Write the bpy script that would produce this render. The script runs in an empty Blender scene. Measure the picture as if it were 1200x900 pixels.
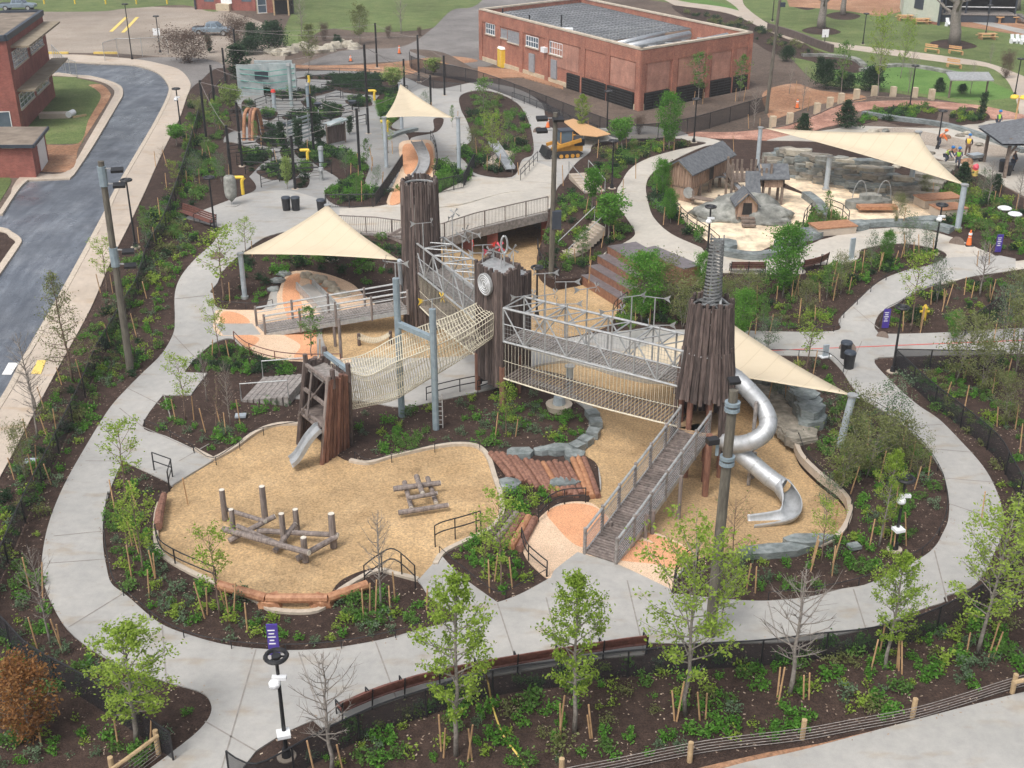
import bpy, bmesh, math, random
from mathutils import Vector, Matrix, Euler
from mathutils.geometry import delaunay_2d_cdt
from mathutils.noise import noise as pnoise
R = math.radians
rng = random.Random(11)
S = bpy.context.scene
COL = S.collection
# ---------------------------------------------------------------- camera, sky, sun, exposure
CAMH, PITCH, FPX = 27.0, R(25.04), 1370.0
cd = bpy.data.cameras.new('camera'); cam = bpy.data.objects.new('camera', cd); COL.objects.link(cam)
cam.location = (0, 0, CAMH); cam.rotation_euler = (R(90) - PITCH, 0, 0)
cd.sensor_width = 36; cd.lens = FPX / 1200 * 36; cd.clip_end = 6000; cd.clip_start = .5
S.camera = cam
W = bpy.data.worlds.new('World'); S.world = W; W.use_nodes = True
wn = W.node_tree
SUN_EL, SUN_AZ = R(58), R(215)
sky = wn.nodes.new('ShaderNodeTexSky'); sky.sky_type = 'NISHITA'; sky.sun_disc = False
sky.sun_elevation = SUN_EL; sky.sun_rotation = SUN_AZ
sky.air_density = 1.0; sky.dust_density = 6.0; sky.ozone_density = 1.0
hsv = wn.nodes.new('ShaderNodeHueSaturation'); hsv.inputs['Saturation'].default_value = .35
wn.links.new(sky.outputs[0], hsv.inputs['Color'])
wn.links.new(hsv.outputs[0], wn.nodes['Background'].inputs[0])
wn.nodes['Background'].inputs[1].default_value = .15
sl = bpy.data.lights.new('sun', 'SUN'); sl.energy = 1.05; sl.angle = R(14); sl.color = (1, .97, .93)
so = bpy.data.objects.new('sun', sl); COL.objects.link(so)
sd = Vector((math.sin(SUN_AZ) * math.cos(SUN_EL), math.cos(SUN_AZ) * math.cos(SUN_EL), math.sin(SUN_EL)))
so.rotation_euler = sd.to_track_quat('Z', 'Y').to_euler(); so.location = (0, 0, 80)
S.view_settings.view_transform = 'Standard'; S.view_settings.look = 'None'
S.view_settings.exposure = 0.36; S.view_settings.gamma = 1
S.view_settings.use_curve_mapping = False
S.cycles.max_bounces = 6; S.cycles.transparent_max_bounces = 8

# ---------------------------------------------------------------- the lie of the land
def sst(a, b, x):
    t = min(1, max(0, (x - a) / (b - a))); return t * t * (3 - 2 * t)
def T(x, y):                    # park ground: 2.5 m higher behind the play towers
    t = 2.5 * sst(59, 80, y)
    if 62 < y < 92 and -3 < x < 14:     # the bed that falls to the sunken corridor
        d2 = max(0, math.hypot(x - 3.6, y - 75.5) - 1.5); t *= 1 - .78 * math.exp(-(d2 / 3.2) ** 2)
    return t
def pitz(x, y):                 # floor of the wood chip play pits
    t = T(x, y); k = sst(-6, -1, x) * (1 - sst(100, 110, y))
    return t * (1 - k) - .55 * sst(4, 9, x) * sst(41, 45, y) * (1 - sst(60, 66, y))
cp, sp = math.cos(PITCH), math.sin(PITCH)
def ray(px, py):
    u = (px - 600) / FPX; v = (py - 450) / FPX
    return Vector((u, cp - v * sp, -sp - v * cp))
def gp(px, py, z=0.0):          # point of the photo at height z
    d = ray(px, py); t = (z - CAMH) / d.z
    return Vector((d.x * t, d.y * t, z))
def G(px, py, dz=0.0):          # point of the photo on the ground
    z = 0
    for i in range(8):
        p = gp(px, py, z); z = z * .3 + (T(p.x, p.y) + dz) * .7
    p.z = z; return p
def GP(px, py):                 # on the pit floor
    z = 0
    for i in range(8):
        p = gp(px, py, z); z = z * .3 + pitz(p.x, p.y) * .7
    p.z = z; return p
def at(px, py, Y):              # at distance Y
    d = ray(px, py); t = Y / d.y; return Vector((d.x * t, Y, CAMH + d.z * t))
def hgt(P, py):                 # height of a post standing at P whose top shows at row py
    return at(600, py, P.y).z - P.z
def scl(P):                     # photo pixels per metre at P
    return FPX / (P.y * cp + (CAMH - P.z) * sp)
def pts(s, k=5, closed=True):   # "x,y x,y*" -> smoothed list of pixels (* = sharp)
    a = []
    for w in s.split():
        sh = w.endswith('*'); q = w.rstrip('*').split(','); a.append((float(q[0]), float(q[1]), sh))
    n = len(a); out = []
    for i in range(n if closed else n - 1):
        p0, p1, p2, p3 = (a[(i - 1) % n], a[i], a[(i + 1) % n], a[(i + 2) % n]) if closed else \
            (a[max(i - 1, 0)], a[i], a[i + 1], a[min(i + 2, n - 1)])
        m1 = (0, 0) if p1[2] else ((p2[0] - p0[0]) / 2, (p2[1] - p0[1]) / 2)
        m2 = (0, 0) if p2[2] else ((p3[0] - p1[0]) / 2, (p3[1] - p1[1]) / 2)
        kk = 1 if (p1[2] and p2[2]) else k
        for j in range(kk):
            t = j / kk; t2 = t * t; t3 = t2 * t
            out.append(tuple((2 * t3 - 3 * t2 + 1) * p1[c] + (t3 - 2 * t2 + t) * m1[c] + (3 * t2 - 2 * t3) * p2[c] + (t3 - t2) * m2[c] for c in (0, 1)))
    if not closed: out.append(a[-1][:2])
    return out
def GL(s, k=5, dz=0.0, closed=False): return [G(x, y, dz) for x, y in pts(s, k, closed)]

# ---------------------------------------------------------------- materials
def _mat(name):
    m = bpy.data.materials.new(name); m.use_nodes = True
    return m, m.node_tree, m.node_tree.nodes['Principled BSDF']
def ramp(nt, fac, stops):
    r = nt.nodes.new('ShaderNodeValToRGB'); e = r.color_ramp.elements
    while len(e) < len(stops): e.new(.5)
    for k, (p, c) in enumerate(stops): e[k].position = p; e[k].color = (*c, 1)
    nt.links.new(fac, r.inputs[0]); return r.outputs[0]
def nz(nt, scale, detail=4, rough=.6, vec=None, stretch=None):
    n = nt.nodes.new('ShaderNodeTexNoise'); n.inputs['Scale'].default_value = scale
    n.inputs['Detail'].default_value = detail; n.inputs['Roughness'].default_value = rough
    if vec is None:
        g = nt.nodes.new('ShaderNodeNewGeometry'); vec = g.outputs['Position']
    if stretch:
        mp = nt.nodes.new('ShaderNodeMapping'); mp.inputs['Scale'].default_value = stretch
        nt.links.new(vec, mp.inputs[0]); vec = mp.outputs[0]
    nt.links.new(vec, n.inputs['Vector']); return n.outputs['Fac']
def mix(nt, a, b, fac, mode='MIX'):
    m = nt.nodes.new('ShaderNodeMix'); m.data_type = 'RGBA'; m.blend_type = mode
    for s_, v in ((0, fac), (6, a), (7, b)):
        if hasattr(v, 'links') or hasattr(v, 'is_linked'): nt.links.new(v, m.inputs[s_])
        else: m.inputs[s_].default_value = v if s_ == 0 else (*v, 1)
    return m.outputs[2]
def bump(nt, b, h, s, d=.05):
    n = nt.nodes.new('ShaderNodeBump'); n.inputs['Strength'].default_value = s; n.inputs['Distance'].default_value = d
    nt.links.new(h, n.inputs['Height']); nt.links.new(n.outputs[0], b.inputs['Normal'])
def M_noise(name, c1, c2, scale=3, rough=.85, detail=6, bs=.0, bd=.03, big=None, lo=.35, hi=.65, stretch=None, metal=0, obj=False, spec=None, isl=None):
    m, nt, b = _mat(name); vec = None
    if obj:
        tc = nt.nodes.new('ShaderNodeTexCoord'); vec = tc.outputs['Object']
    f = nz(nt, scale, detail, .65, vec, stretch); c = ramp(nt, f, [(lo, c1), (hi, c2)])
    if big:
        f2 = nz(nt, big[0], 3, .6); f2r = ramp(nt, f2, [(.38, (big[1],) * 3), (.62, (big[2],) * 3)])
        c = mix(nt, c, f2r, 1.0, 'MULTIPLY')
    if isl:
        g_ = nt.nodes.new('ShaderNodeNewGeometry'); c = mix(nt, c, ramp(nt, g_.outputs['Random Per Island'], [(0, (isl[0],) * 3), (.5, (1, .98, .97)), (1, (isl[1],) * 3)]), 1.0, 'MULTIPLY')
    nt.links.new(c, b.inputs['Base Color']); b.inputs['Roughness'].default_value = rough; b.inputs['Metallic'].default_value = metal
    if spec is not None: b.inputs['Specular IOR Level'].default_value = spec
    if bs: bump(nt, b, f, bs, bd)
    return m
def M_leaf(name, c1, c2, c3, tr=.48):
    m, nt, b = _mat(name); g = nt.nodes.new('ShaderNodeNewGeometry'); oi = nt.nodes.new('ShaderNodeObjectInfo')
    ad = nt.nodes.new('ShaderNodeMath'); ad.operation = 'MULTIPLY_ADD'; ad.inputs[1].default_value = .35
    ad.inputs[2].default_value = 0; nt.links.new(oi.outputs['Random'], ad.inputs[0])
    a2 = nt.nodes.new('ShaderNodeMath'); a2.operation = 'MULTIPLY_ADD'; a2.inputs[1].default_value = .65
    nt.links.new(g.outputs['Random Per Island'], a2.inputs[0]); nt.links.new(ad.outputs[0], a2.inputs[2])
    c = ramp(nt, a2.outputs[0], [(0, c1), (.5, c2), (1, c3)])
    nt.links.new(c, b.inputs['Base Color']); b.inputs['Roughness'].default_value = .6; b.inputs['Specular IOR Level'].default_value = .25
    t = nt.nodes.new('ShaderNodeBsdfTranslucent'); nt.links.new(c, t.inputs[0])
    mx = nt.nodes.new('ShaderNodeMixShader'); mx.inputs[0].default_value = tr
    nt.links.new(b.outputs[0], mx.inputs[1]); nt.links.new(t.outputs[0], mx.inputs[2])
    nt.links.new(mx.outputs[0], nt.nodes['Material Output'].inputs[0]); return m
def M_brick(name, c1, c2, mortar, sx=.22, sy=.075):
    m, nt, b = _mat(name)
    tc = nt.nodes.new('ShaderNodeUVMap'); br = nt.nodes.new('ShaderNodeTexBrick')
    nt.links.new(tc.outputs[0], br.inputs['Vector'])
    br.inputs['Scale'].default_value = 1; br.inputs['Brick Width'].default_value = sx; br.inputs['Row Height'].default_value = sy
    br.inputs['Mortar Size'].default_value = .006; br.inputs['Color1'].default_value = (*c1, 1); br.inputs['Color2'].default_value = (*c2, 1)
    br.inputs['Mortar'].default_value = (*mortar, 1); br.inputs['Bias'].default_value = 0
    f = nz(nt, .5, 6, .7); fr = ramp(nt, f, [(.35, (.72, .7, .7)), (.65, (1.12, 1.1, 1.08))])
    f3 = nz(nt, 2.2, 5, .7, None, (1, 1, .3)); fr3 = ramp(nt, f3, [(.35, (.86, .84, .84)), (.7, (1.12, 1.12, 1.1))])
    c = mix(nt, br.outputs[0], fr, 1.0, 'MULTIPLY'); c = mix(nt, c, fr3, 1.0, 'MULTIPLY')
    nt.links.new(c, b.inputs['Base Color']); b.inputs['Roughness'].default_value = .9; return m
M = {}
def P(name, *a, **k): M[name] = M_noise(name, *a, **k)
def m_concrete(name, lo, hi, scale=.35):
    m, nt, b = _mat(name)
    f = nz(nt, .22, 7, .62); c = ramp(nt, f, [(.3, lo), (.7, hi)])
    f2 = nz(nt, 2.4, 7, .7); c2 = ramp(nt, f2, [(.3, (.86, .86, .87)), (.7, (1.06, 1.06, 1.05))])
    c = mix(nt, c, c2, 1.0, 'MULTIPLY')
    f3 = nz(nt, .5, 3, .5, None, (1, 2.5, 1)); st = ramp(nt, f3, [(.56, (1, 1, 1)), (.72, (.90, .82, .72))])
    c = mix(nt, c, st, 1.0, 'MULTIPLY')
    f4 = nz(nt, 30, 4, .7); c4 = ramp(nt, f4, [(.3, (.93, .93, .93)), (.7, (1.05, 1.05, 1.05))]); c = mix(nt, c, c4, 1.0, 'MULTIPLY')
    nt.links.new(c, b.inputs['Base Color'])
    rr = ramp(nt, f, [(.35, (.38,) * 3), (.6, (.7,) * 3)]); nt.links.new(rr, b.inputs['Roughness']); M[name] = m
m_concrete('concrete', (.335, .33, .315), (.43, .415, .39))
m_concrete('pave_dark', (.20, .20, .195), (.32, .315, .305))
m_concrete('concrete_tan', (.42, .35, .28), (.55, .47, .39))
m_concrete('plaza', (.42, .39, .34), (.55, .51, .45))
def m_ground(name, cols, s1, s2, bs, bd, big=(.12, .8, 1.15)):
    m, nt, b = _mat(name)
    f = nz(nt, s1, 8, .75); c = ramp(nt, f, [(.25 + .5 * i / (len(cols) - 1), k) for i, k in enumerate(cols)])
    f2 = nz(nt, s2, 4, .7); sp_ = ramp(nt, f2, [(.35, (.65,) * 3), (.5, (1, 1, 1)), (.68, (1.45, 1.38, 1.3))])
    c = mix(nt, c, sp_, 1.0, 'MULTIPLY')
    f3 = nz(nt, big[0], 5, .6); b3 = ramp(nt, f3, [(.35, (big[1],) * 3), (.65, (big[2],) * 3)])
    c = mix(nt, c, b3, 1.0, 'MULTIPLY')
    nt.links.new(c, b.inputs['Base Color']); b.inputs['Roughness'].default_value = .95; b.inputs['Specular IOR Level'].default_value = .15
    bump(nt, b, f2, bs, bd); M[name] = m
m_ground('mulch', [(.032, .021, .018), (.060, .040, .033), (.105, .070, .056)], 2.2, 14, .9, .08)
m_ground('sand', [(.35, .24, .13), (.45, .315, .175), (.53, .38, .22)], .45, 11, .5, .04, (.16, .82, 1.08))
m_ground('fine_sand', [(.62, .50, .36), (.68, .56, .41), (.73, .61, .46)], .5, .9, .05, .02, (.2, .95, 1.04))
m_ground('grass', [(.07, .105, .035), (.115, .155, .055), (.19, .20, .09)], .5, 6, .5, .05, (.06, .8, 1.2))
m_ground('lawn', [(.07, .15, .035), (.115, .21, .055), (.15, .24, .075)], .6, 9, .4, .04, (.05, .85, 1.1))
m_ground('dirt', [(.085, .065, .052), (.12, .092, .075), (.17, .13, .105)], .25, 5, .4, .05, (.07, .8, 1.25))
m_ground('clay', [(.24, .12, .07), (.32, .18, .11), (.42, .28, .19)], .3, 5, .4, .05, (.09, .8, 1.2))
m_ground('gravel', [(.25, .20, .165), (.32, .275, .23), (.40, .35, .305)], .15, 8, .3, .03, (.05, .75, 1.15))
m_ground('asphalt', [(.060, .072, .092), (.095, .108, .130), (.165, .178, .20)], .35, 20, .25, .02, (.09, .72, 1.25))
M['asphalt'].node_tree.nodes['Principled BSDF'].inputs['Roughness'].default_value = .42
M['asphalt'].node_tree.nodes['Principled BSDF'].inputs['Specular IOR Level'].default_value = .5
m_ground('old_asphalt', [(.13, .125, .12), (.19, .18, .175), (.25, .24, .23)], .2, 12, .2, .02, (.06, .8, 1.2))
m_ground('rubber', [(.56, .28, .16), (.62, .32, .18), (.66, .37, .22)], .8, 25, .1, .01, (.3, .93, 1.06))
m_ground('rubber_pale', [(.56, .41, .29), (.62, .46, .33), (.66, .51, .38)], .8, 25, .1, .01, (.3, .93, 1.06))
m_ground('flag_red', [(.28, .14, .10), (.38, .21, .16), (.50, .32, .25)], .6, 6, .3, .03, (.3, .8, 1.15))
P('kerb', (.40, .34, .27), (.52, .45, .37), 5, .85)
P('slate', (.11, .135, .135), (.27, .30, .30), 3, .5, 9, .7, .06, stretch=(1, 1, 5), isl=(.7, 1.25), big=(.7, .75, 1.2))
P('slate_tan', (.14, .13, .105), (.31, .285, .24), 3, .7, 9, .8, .07, stretch=(1, 1, 5), isl=(.65, 1.25), big=(.6, .75, 1.2))
P('rock', (.12, .125, .11), (.33, .33, .30), 1.6, .85, 12, .9, .14, big=(.5, .7, 1.2))
P('boulder', (.30, .27, .21), (.50, .46, .38), 2, .85, 6, .3, .05)
P('bark_log', (.048, .034, .030), (.155, .118, .105), 9, .85, 6, .5, .03, stretch=(1, 1, .12), isl=(.5, 1.5))
P('grey_log', (.115, .095, .085), (.27, .23, .21), 8, .85, 6, .5, .03, stretch=(1, 1, .15), isl=(.7, 1.2))
P('red_log', (.12, .052, .036), (.28, .145, .10), 7, .7, 6, .4, .02, stretch=(1, 1, .15), isl=(.6, 1.3))
P('spire_grey', (.17, .18, .185), (.33, .34, .34), 6, .5, metal=.3)
P('orange_log', (.28, .12, .06), (.46, .24, .13), 5, .6, 6, .3, .02)
P('cut_end', (.55, .50, .42), (.70, .66, .58), 6, .8)
P('deck_wood', (.11, .09, .082), (.24, .20, .18), 5, .8, 6, .2, .01, isl=(.75, 1.2))
P('deck_grey', (.16, .145, .135), (.33, .30, .28), 5, .8)
P('deck_tan', (.28, .18, .10), (.45, .31, .18), 5, .75)
P('terrace_wood', (.17, .075, .045), (.29, .15, .10), 4, .45, 6)
P('terrace_top', (.11, .095, .10), (.19, .165, .17), 4, .35, 6)
P('house_wood', (.24, .15, .105), (.42, .30, .22), 5, .8, 6, .2, .02, stretch=(3, 3, .3), isl=(.75, 1.2))
P('old_wood', (.13, .095, .075), (.24, .19, .155), 5, .85, 6, .2, .02)
P('shingle', (.085, .09, .10), (.16, .17, .185), 4, .8, 6, .3, .02)
P('stake', (.42, .25, .12), (.58, .37, .20), 6, .8, big=(.5, .7, 1.1))
P('fence_wood', (.36, .25, .14), (.52, .38, .22), 6, .85)
P('galv', (.33, .34, .34), (.49, .50, .50), 5, .48, metal=.45)
P('steel', (.52, .54, .56), (.66, .68, .69), 3, .30, metal=.75)
P('steel_slide', (.38, .395, .405), (.54, .555, .57), 2.5, .52, metal=.55)
P('pipe_blue', (.22, .28, .32), (.30, .37, .41), 3, .5, metal=.2)
P('post_grey', (.33, .38, .42), (.44, .49, .53), 3, .5, metal=.1)
P('black', (.012, .012, .014), (.022, .022, .024), 5, .45)
P('mesh_black', (.012, .013, .018), (.03, .031, .038), 3, .7)
P('bench_wood', (.095, .035, .028), (.19, .08, .06), 6, .5)
P('bench_tan', (.50, .28, .13), (.62, .38, .19), 6, .6)
P('fabric', (.73, .63, .46), (.77, .67, .50), 1, .8)
P('rope', (.52, .48, .37), (.68, .63, .50), 6, .85)
P('utility', (.085, .075, .06), (.16, .145, .115), 6, .9, stretch=(1, 1, .2))
P('white', (.70, .72, .74), (.82, .83, .84), 4, .5)
P('yellow', (.75, .50, .04), (.82, .58, .07), 4, .5)
P('line_yellow', (.70, .50, .12), (.80, .60, .18), 6, .8)
P('line_white', (.65, .65, .62), (.80, .80, .78), 6, .8)
P('orange', (.80, .16, .03), (.85, .20, .05), 4, .5)
P('red', (.60, .04, .03), (.70, .06, .04), 4, .5)
P('pink', (.70, .08, .12), (.75, .12, .16), 4, .5)
P('purple', (.055, .03, .25), (.08, .05, .32), 4, .5)
P('lime', (.35, .75, .05), (.45, .85, .10), 4, .6)
P('blue', (.03, .15, .40), (.04, .2, .5), 4, .5)
P('teal', (.05, .25, .20), (.08, .33, .27), 4, .6)
P('jeans', (.04, .05, .08), (.08, .09, .12), 6, .9)
P('brown_cloth', (.10, .06, .045), (.16, .10, .08), 6, .9)
P('skin', (.40, .24, .17), (.46, .28, .20), 6, .6)
P('hut_roof', (.075, .08, .09), (.15, .16, .17), 4, .8)
P('roof_grey', (.17, .18, .19), (.28, .29, .30), .6, .8, 6, .1, .02, big=(.15, .8, 1.15))
P('roof_brown', (.16, .125, .095), (.26, .215, .17), .8, .9, 6, big=(.2, .8, 1.1))
P('canopy_brown', (.21, .17, .12), (.31, .26, .19), 1.2, .85)
P('coping', (.42, .36, .28), (.56, .49, .40), 1.5, .85)
P('limestone', (.44, .36, .25), (.58, .49, .36), 2, .85)
P('siding', (.50, .54, .46), (.56, .60, .52), 2, .7)
P('trim_navy', (.03, .04, .055), (.05, .06, .08), 3, .5)
P('door_grey', (.25, .26, .28), (.32, .33, .35), 3, .6)
P('glass', (.06, .09, .12), (.12, .16, .20), .5, .15)
P('paint_truck', (.20, .26, .31), (.24, .30, .36), 2, .28, metal=.3)
P('tyre', (.015, .015, .016), (.03, .03, .03), 6, .8)
P('loader_yellow', (.45, .21, .03), (.58, .29, .045), 3, .5)
P('cushion', (.18, .22, .24), (.26, .30, .32), 3, .8)
P('dry_grass', (.35, .25, .16), (.52, .40, .28), 20, .9)
P('trunk', (.16, .14, .12), (.30, .27, .24), 8, .9, 6, .3, .02)
P('trunk_brown', (.13, .085, .06), (.24, .17, .13), 8, .9)
P('panel_art', (.24, .30, .31), (.42, .46, .46), .9, .6, 4)
P('joint', (.22, .20, .18), (.30, .28, .26), 3, .9)
P('manhole', (.12, .09, .07), (.20, .15, .12), 10, .7)
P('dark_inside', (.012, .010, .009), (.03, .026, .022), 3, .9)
P('netmesh', (.05, .05, .055), (.09, .09, .095), 3, .8)
M['brick'] = M_brick('brick', (.42, .16, .105), (.31, .105, .072), (.40, .30, .23))
M['brick_school'] = M_brick('brick_school', (.33, .10, .08), (.25, .07, .055), (.28, .18, .15))
M['brick_pier'] = M_brick('brick_pier', (.28, .07, .05), (.20, .05, .035), (.22, .14, .11))
M['brick_pale'] = M_brick('brick_pale', (.48, .23, .17), (.40, .18, .13), (.44, .34, .28))
LF = {'bright': ((.17, .28, .03), (.30, .43, .06), (.42, .54, .12)), 'green': ((.07, .16, .03), (.13, .26, .055), (.22, .35, .10)),
      'olive': ((.11, .135, .04), (.20, .23, .08), (.31, .33, .15)), 'dark': ((.02, .05, .02), (.04, .085, .038), (.07, .125, .055)),
      'yellow': ((.18, .26, .06), (.27, .37, .10), (.38, .46, .18)), 'rust': ((.20, .09, .035), (.38, .19, .065), (.26, .20, .08)),
      'brown': ((.10, .065, .05), (.17, .12, .09), (.23, .17, .13)), 'teal': ((.08, .14, .07), (.14, .22, .12), (.24, .32, .20)),
      'lush': ((.06, .18, .02), (.12, .31, .04), (.22, .42, .08)), 'pale': ((.30, .30, .20), (.42, .42, .30), (.55, .52, .40)),
      'lilac': ((.16, .16, .15), (.24, .24, .24), (.32, .30, .32))}
for k, v in LF.items(): M['leaf_' + k] = M_leaf('leaf_' + k, *v)
_fb = M['fabric'].node_tree; _t = _fb.nodes.new('ShaderNodeBsdfTranslucent'); _t.inputs[0].default_value = (.75, .62, .45, 1)
_mx = _fb.nodes.new('ShaderNodeMixShader'); _mx.inputs[0].default_value = .25
_fb.links.new(_fb.nodes['Principled BSDF'].outputs[0], _mx.inputs[1]); _fb.links.new(_t.outputs[0], _mx.inputs[2])
_fb.links.new(_mx.outputs[0], _fb.nodes['Material Output'].inputs[0])

# ---------------------------------------------------------------- mesh builder
class MB:
    def __init__(s): s.v = []; s.f = []; s.uv = {}
    def poly(s, ps):
        i = len(s.v); s.v += [Vector(p) for p in ps]; s.f.append(tuple(range(i, i + len(ps)))); return s
    def box(s, c, d, rz=0, rx=0, ry=0, taper=1):
        m = Matrix.Translation(Vector(c)) @ Euler((rx, ry, rz)).to_matrix().to_4x4(); i = len(s.v)
        for z in (-.5, .5):
            k = 1 if z < 0 else taper
            for x, y in ((-.5, -.5), (.5, -.5), (.5, .5), (-.5, .5)):
                s.v.append(m @ Vector((x * d[0] * k, y * d[1] * k, z * d[2])))
        s.f += [tuple(i + j for j in q) for q in ((3, 2, 1, 0), (4, 5, 6, 7), (0, 1, 5, 4), (1, 2, 6, 5), (2, 3, 7, 6), (3, 0, 4, 7))]; return s
    def beam(s, a, b, w, h=None, up=Vector((0, 0, 1))):
        h = h or w; a = Vector(a); b = Vector(b); d = (b - a).normalized()
        if abs(d.dot(up)) > .98: up = Vector((0, 1, 0))
        x = d.cross(up).normalized() * w / 2; y = x.cross(d).normalized() * h / 2; i = len(s.v)
        for p in (a, b): s.v += [p - x - y, p + x - y, p + x + y, p - x + y]
        s.f += [tuple(i + j for j in q) for q in ((3, 2, 1, 0), (4, 5, 6, 7), (0, 1, 5, 4), (1, 2, 6, 5), (2, 3, 7, 6), (3, 0, 4, 7))]; return s
    def tube(s, ps, r, n=8, cap=True, squash=1):
        ps = [Vector(p) for p in ps]; rs = r if isinstance(r, (list, tuple)) else [r] * len(ps); i0 = len(s.v)
        d0 = (ps[1] - ps[0]).normalized(); up = Vector((0, 0, 1)) if abs(d0.z) < .95 else Vector((0, 1, 0))
        x = d0.cross(up).normalized()
        for k, p in enumerate(ps):
            d = ((ps[min(k + 1, len(ps) - 1)] - ps[max(k - 1, 0)])).normalized()
            x = (x - d * x.dot(d)).normalized(); y = d.cross(x)
            for j in range(n):
                a = 2 * math.pi * j / n; s.v.append(p + (x * math.cos(a) + y * math.sin(a) * squash) * rs[k])
        for k in range(len(ps) - 1):
            for j in range(n):
                a = i0 + k * n + j; b = i0 + k * n + (j + 1) % n; s.f.append((a, b, b + n, a + n))
        if cap:
            s.f.append(tuple(i0 + j for j in range(n - 1, -1, -1))); e = i0 + (len(ps) - 1) * n; s.f.append(tuple(e + j for j in range(n)))
        return s
    def disc(s, c, r, n=16, z=0.0):
        i = len(s.v); c = Vector(c); s.v += [c + Vector((math.cos(2 * math.pi * j / n) * r, math.sin(2 * math.pi * j / n) * r, z)) for j in range(n)]
        s.f.append(tuple(range(i, i + n))); return s
    def prism(s, ps, dz):       # ps: top loop, extruded down by dz
        n = len(ps); i = len(s.v); s.v += [Vector(p) for p in ps] + [Vector(p) - Vector((0, 0, dz)) for p in ps]
        s.f.append(tuple(range(i, i + n))); s.f.append(tuple(i + n + j for j in range(n - 1, -1, -1)))
        for j in range(n): k = (j + 1) % n; s.f.append((i + k, i + j, i + n + j, i + n + k))
        return s
    def ribbon(s, ps, w, h, dz=0.0):    # kerb: width w, height h, along ps
        ps = [Vector(p) for p in ps]; n = len(ps); i = len(s.v)
        for k, p in enumerate(ps):
            d = ps[min(k + 1, n - 1)] - ps[max(k - 1, 0)]; d.z = 0; d.normalize(); q = Vector((-d.y, d.x, 0)) * w / 2
            s.v += [p - q + Vector((0, 0, dz - .3)), p + q + Vector((0, 0, dz - .3)), p + q + Vector((0, 0, dz + h)), p - q + Vector((0, 0, dz + h))]
        for k in range(n - 1):
            a = i + 4 * k
            for j in range(4): s.f.append((a + j, a + (j + 1) % 4, a + 4 + (j + 1) % 4, a + 4 + j))
        s.f += [(i + 3, i + 2, i + 1, i), tuple(i + 4 * (n - 1) + j for j in range(4))]; return s
    def blob(s, c, r, n=8, m=6, jit=.15, seed=0, flat=1.0):
        i0 = len(s.v); c = Vector(c); r = Vector(r) if hasattr(r, '__len__') else Vector((r, r, r))
        for a in range(m + 1):
            th = math.pi * a / m
            for b in range(n):
                ph = 2 * math.pi * b / n; d = Vector((math.sin(th) * math.cos(ph), math.sin(th) * math.sin(ph), math.cos(th)))
                k = 1 + jit * pnoise(d * 1.7 + Vector((seed * 3.1, seed * 1.7, 0))) * 2
                s.v.append(c + Vector((d.x * r.x, d.y * r.y, d.z * r.z)) * k)
        for a in range(m):
            for b in range(n):
                p = i0 + a * n + b; q = i0 + a * n + (b + 1) % n; s.f.append((p, p + n, q + n, q))
        return s
    def build(s, name, mat, parent=None, smooth=False, origin=None, uvs=False):
        if parent is not None: o3 = parent['_w']; o3 = Vector(o3)
        elif origin is not None: o3 = Vector(origin)
        else:
            zs = min(v.z for v in s.v); n = len(s.v)
            o3 = Vector((sum(v.x for v in s.v) / n, sum(v.y for v in s.v) / n, zs))
        me = bpy.data.meshes.new(name); me.from_pydata([v - o3 for v in s.v], [], s.f)
        me.materials.append(M[mat] if isinstance(mat, str) else mat)
        if smooth:
            for p in me.polygons: p.use_smooth = True
        if uvs:
            ul = me.uv_layers.new(name='UVMap')
            for p in me.polygons:
                nx, ny = abs(p.normal.x), abs(p.normal.y)
                t = Vector((-p.normal.y, p.normal.x, 0)); t = t.normalized() if t.length > .01 else Vector((1, 0, 0))
                for li in p.loop_indices:
                    co = me.vertices[me.loops[li].vertex_index].co + o3
                    ul.data[li].uv = (co.dot(t), co.z) if abs(p.normal.z) < .7 else (co.x, co.y)
        o = bpy.data.objects.new(name, me); COL.objects.link(o); o['_w'] = tuple(o3)
        if parent is None: o.location = o3
        else: o.parent = parent
        return o
def tag(o, label, cat=None, group=None, kind=None):
    if label: o['label'] = label
    if cat: o['category'] = cat
    if group: o['group'] = group
    if kind: o['kind'] = kind
    return o
def thing(name, loc, label, cat, group=None):
    o = bpy.data.objects.new(name, None); COL.objects.link(o); o.location = loc; o['_w'] = tuple(loc)
    o.empty_display_size = .3
    return tag(o, label, cat, group)
def kids(o): return [c for c in bpy.data.objects if c.parent == o]
def dup(root, loc, rz=0, sc=1, label=None, group=None, children=None):
    r = root.copy(); COL.objects.link(r); r.location = loc; r.rotation_euler = (0, 0, rz)
    r.scale = (sc, sc, sc) if not hasattr(sc, '__len__') else sc
    if label: r['label'] = label
    if group: r['group'] = group
    for c in (children if children is not None else kids(root)):
        k = c.copy(); COL.objects.link(k); k.parent = r
        for g in kids_cache(c):
            h = g.copy(); COL.objects.link(h); h.parent = k
    return r
_kc = {}
def kids_cache(o):
    if o.name not in _kc: _kc[o.name] = kids(o)
    return _kc[o.name]

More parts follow.
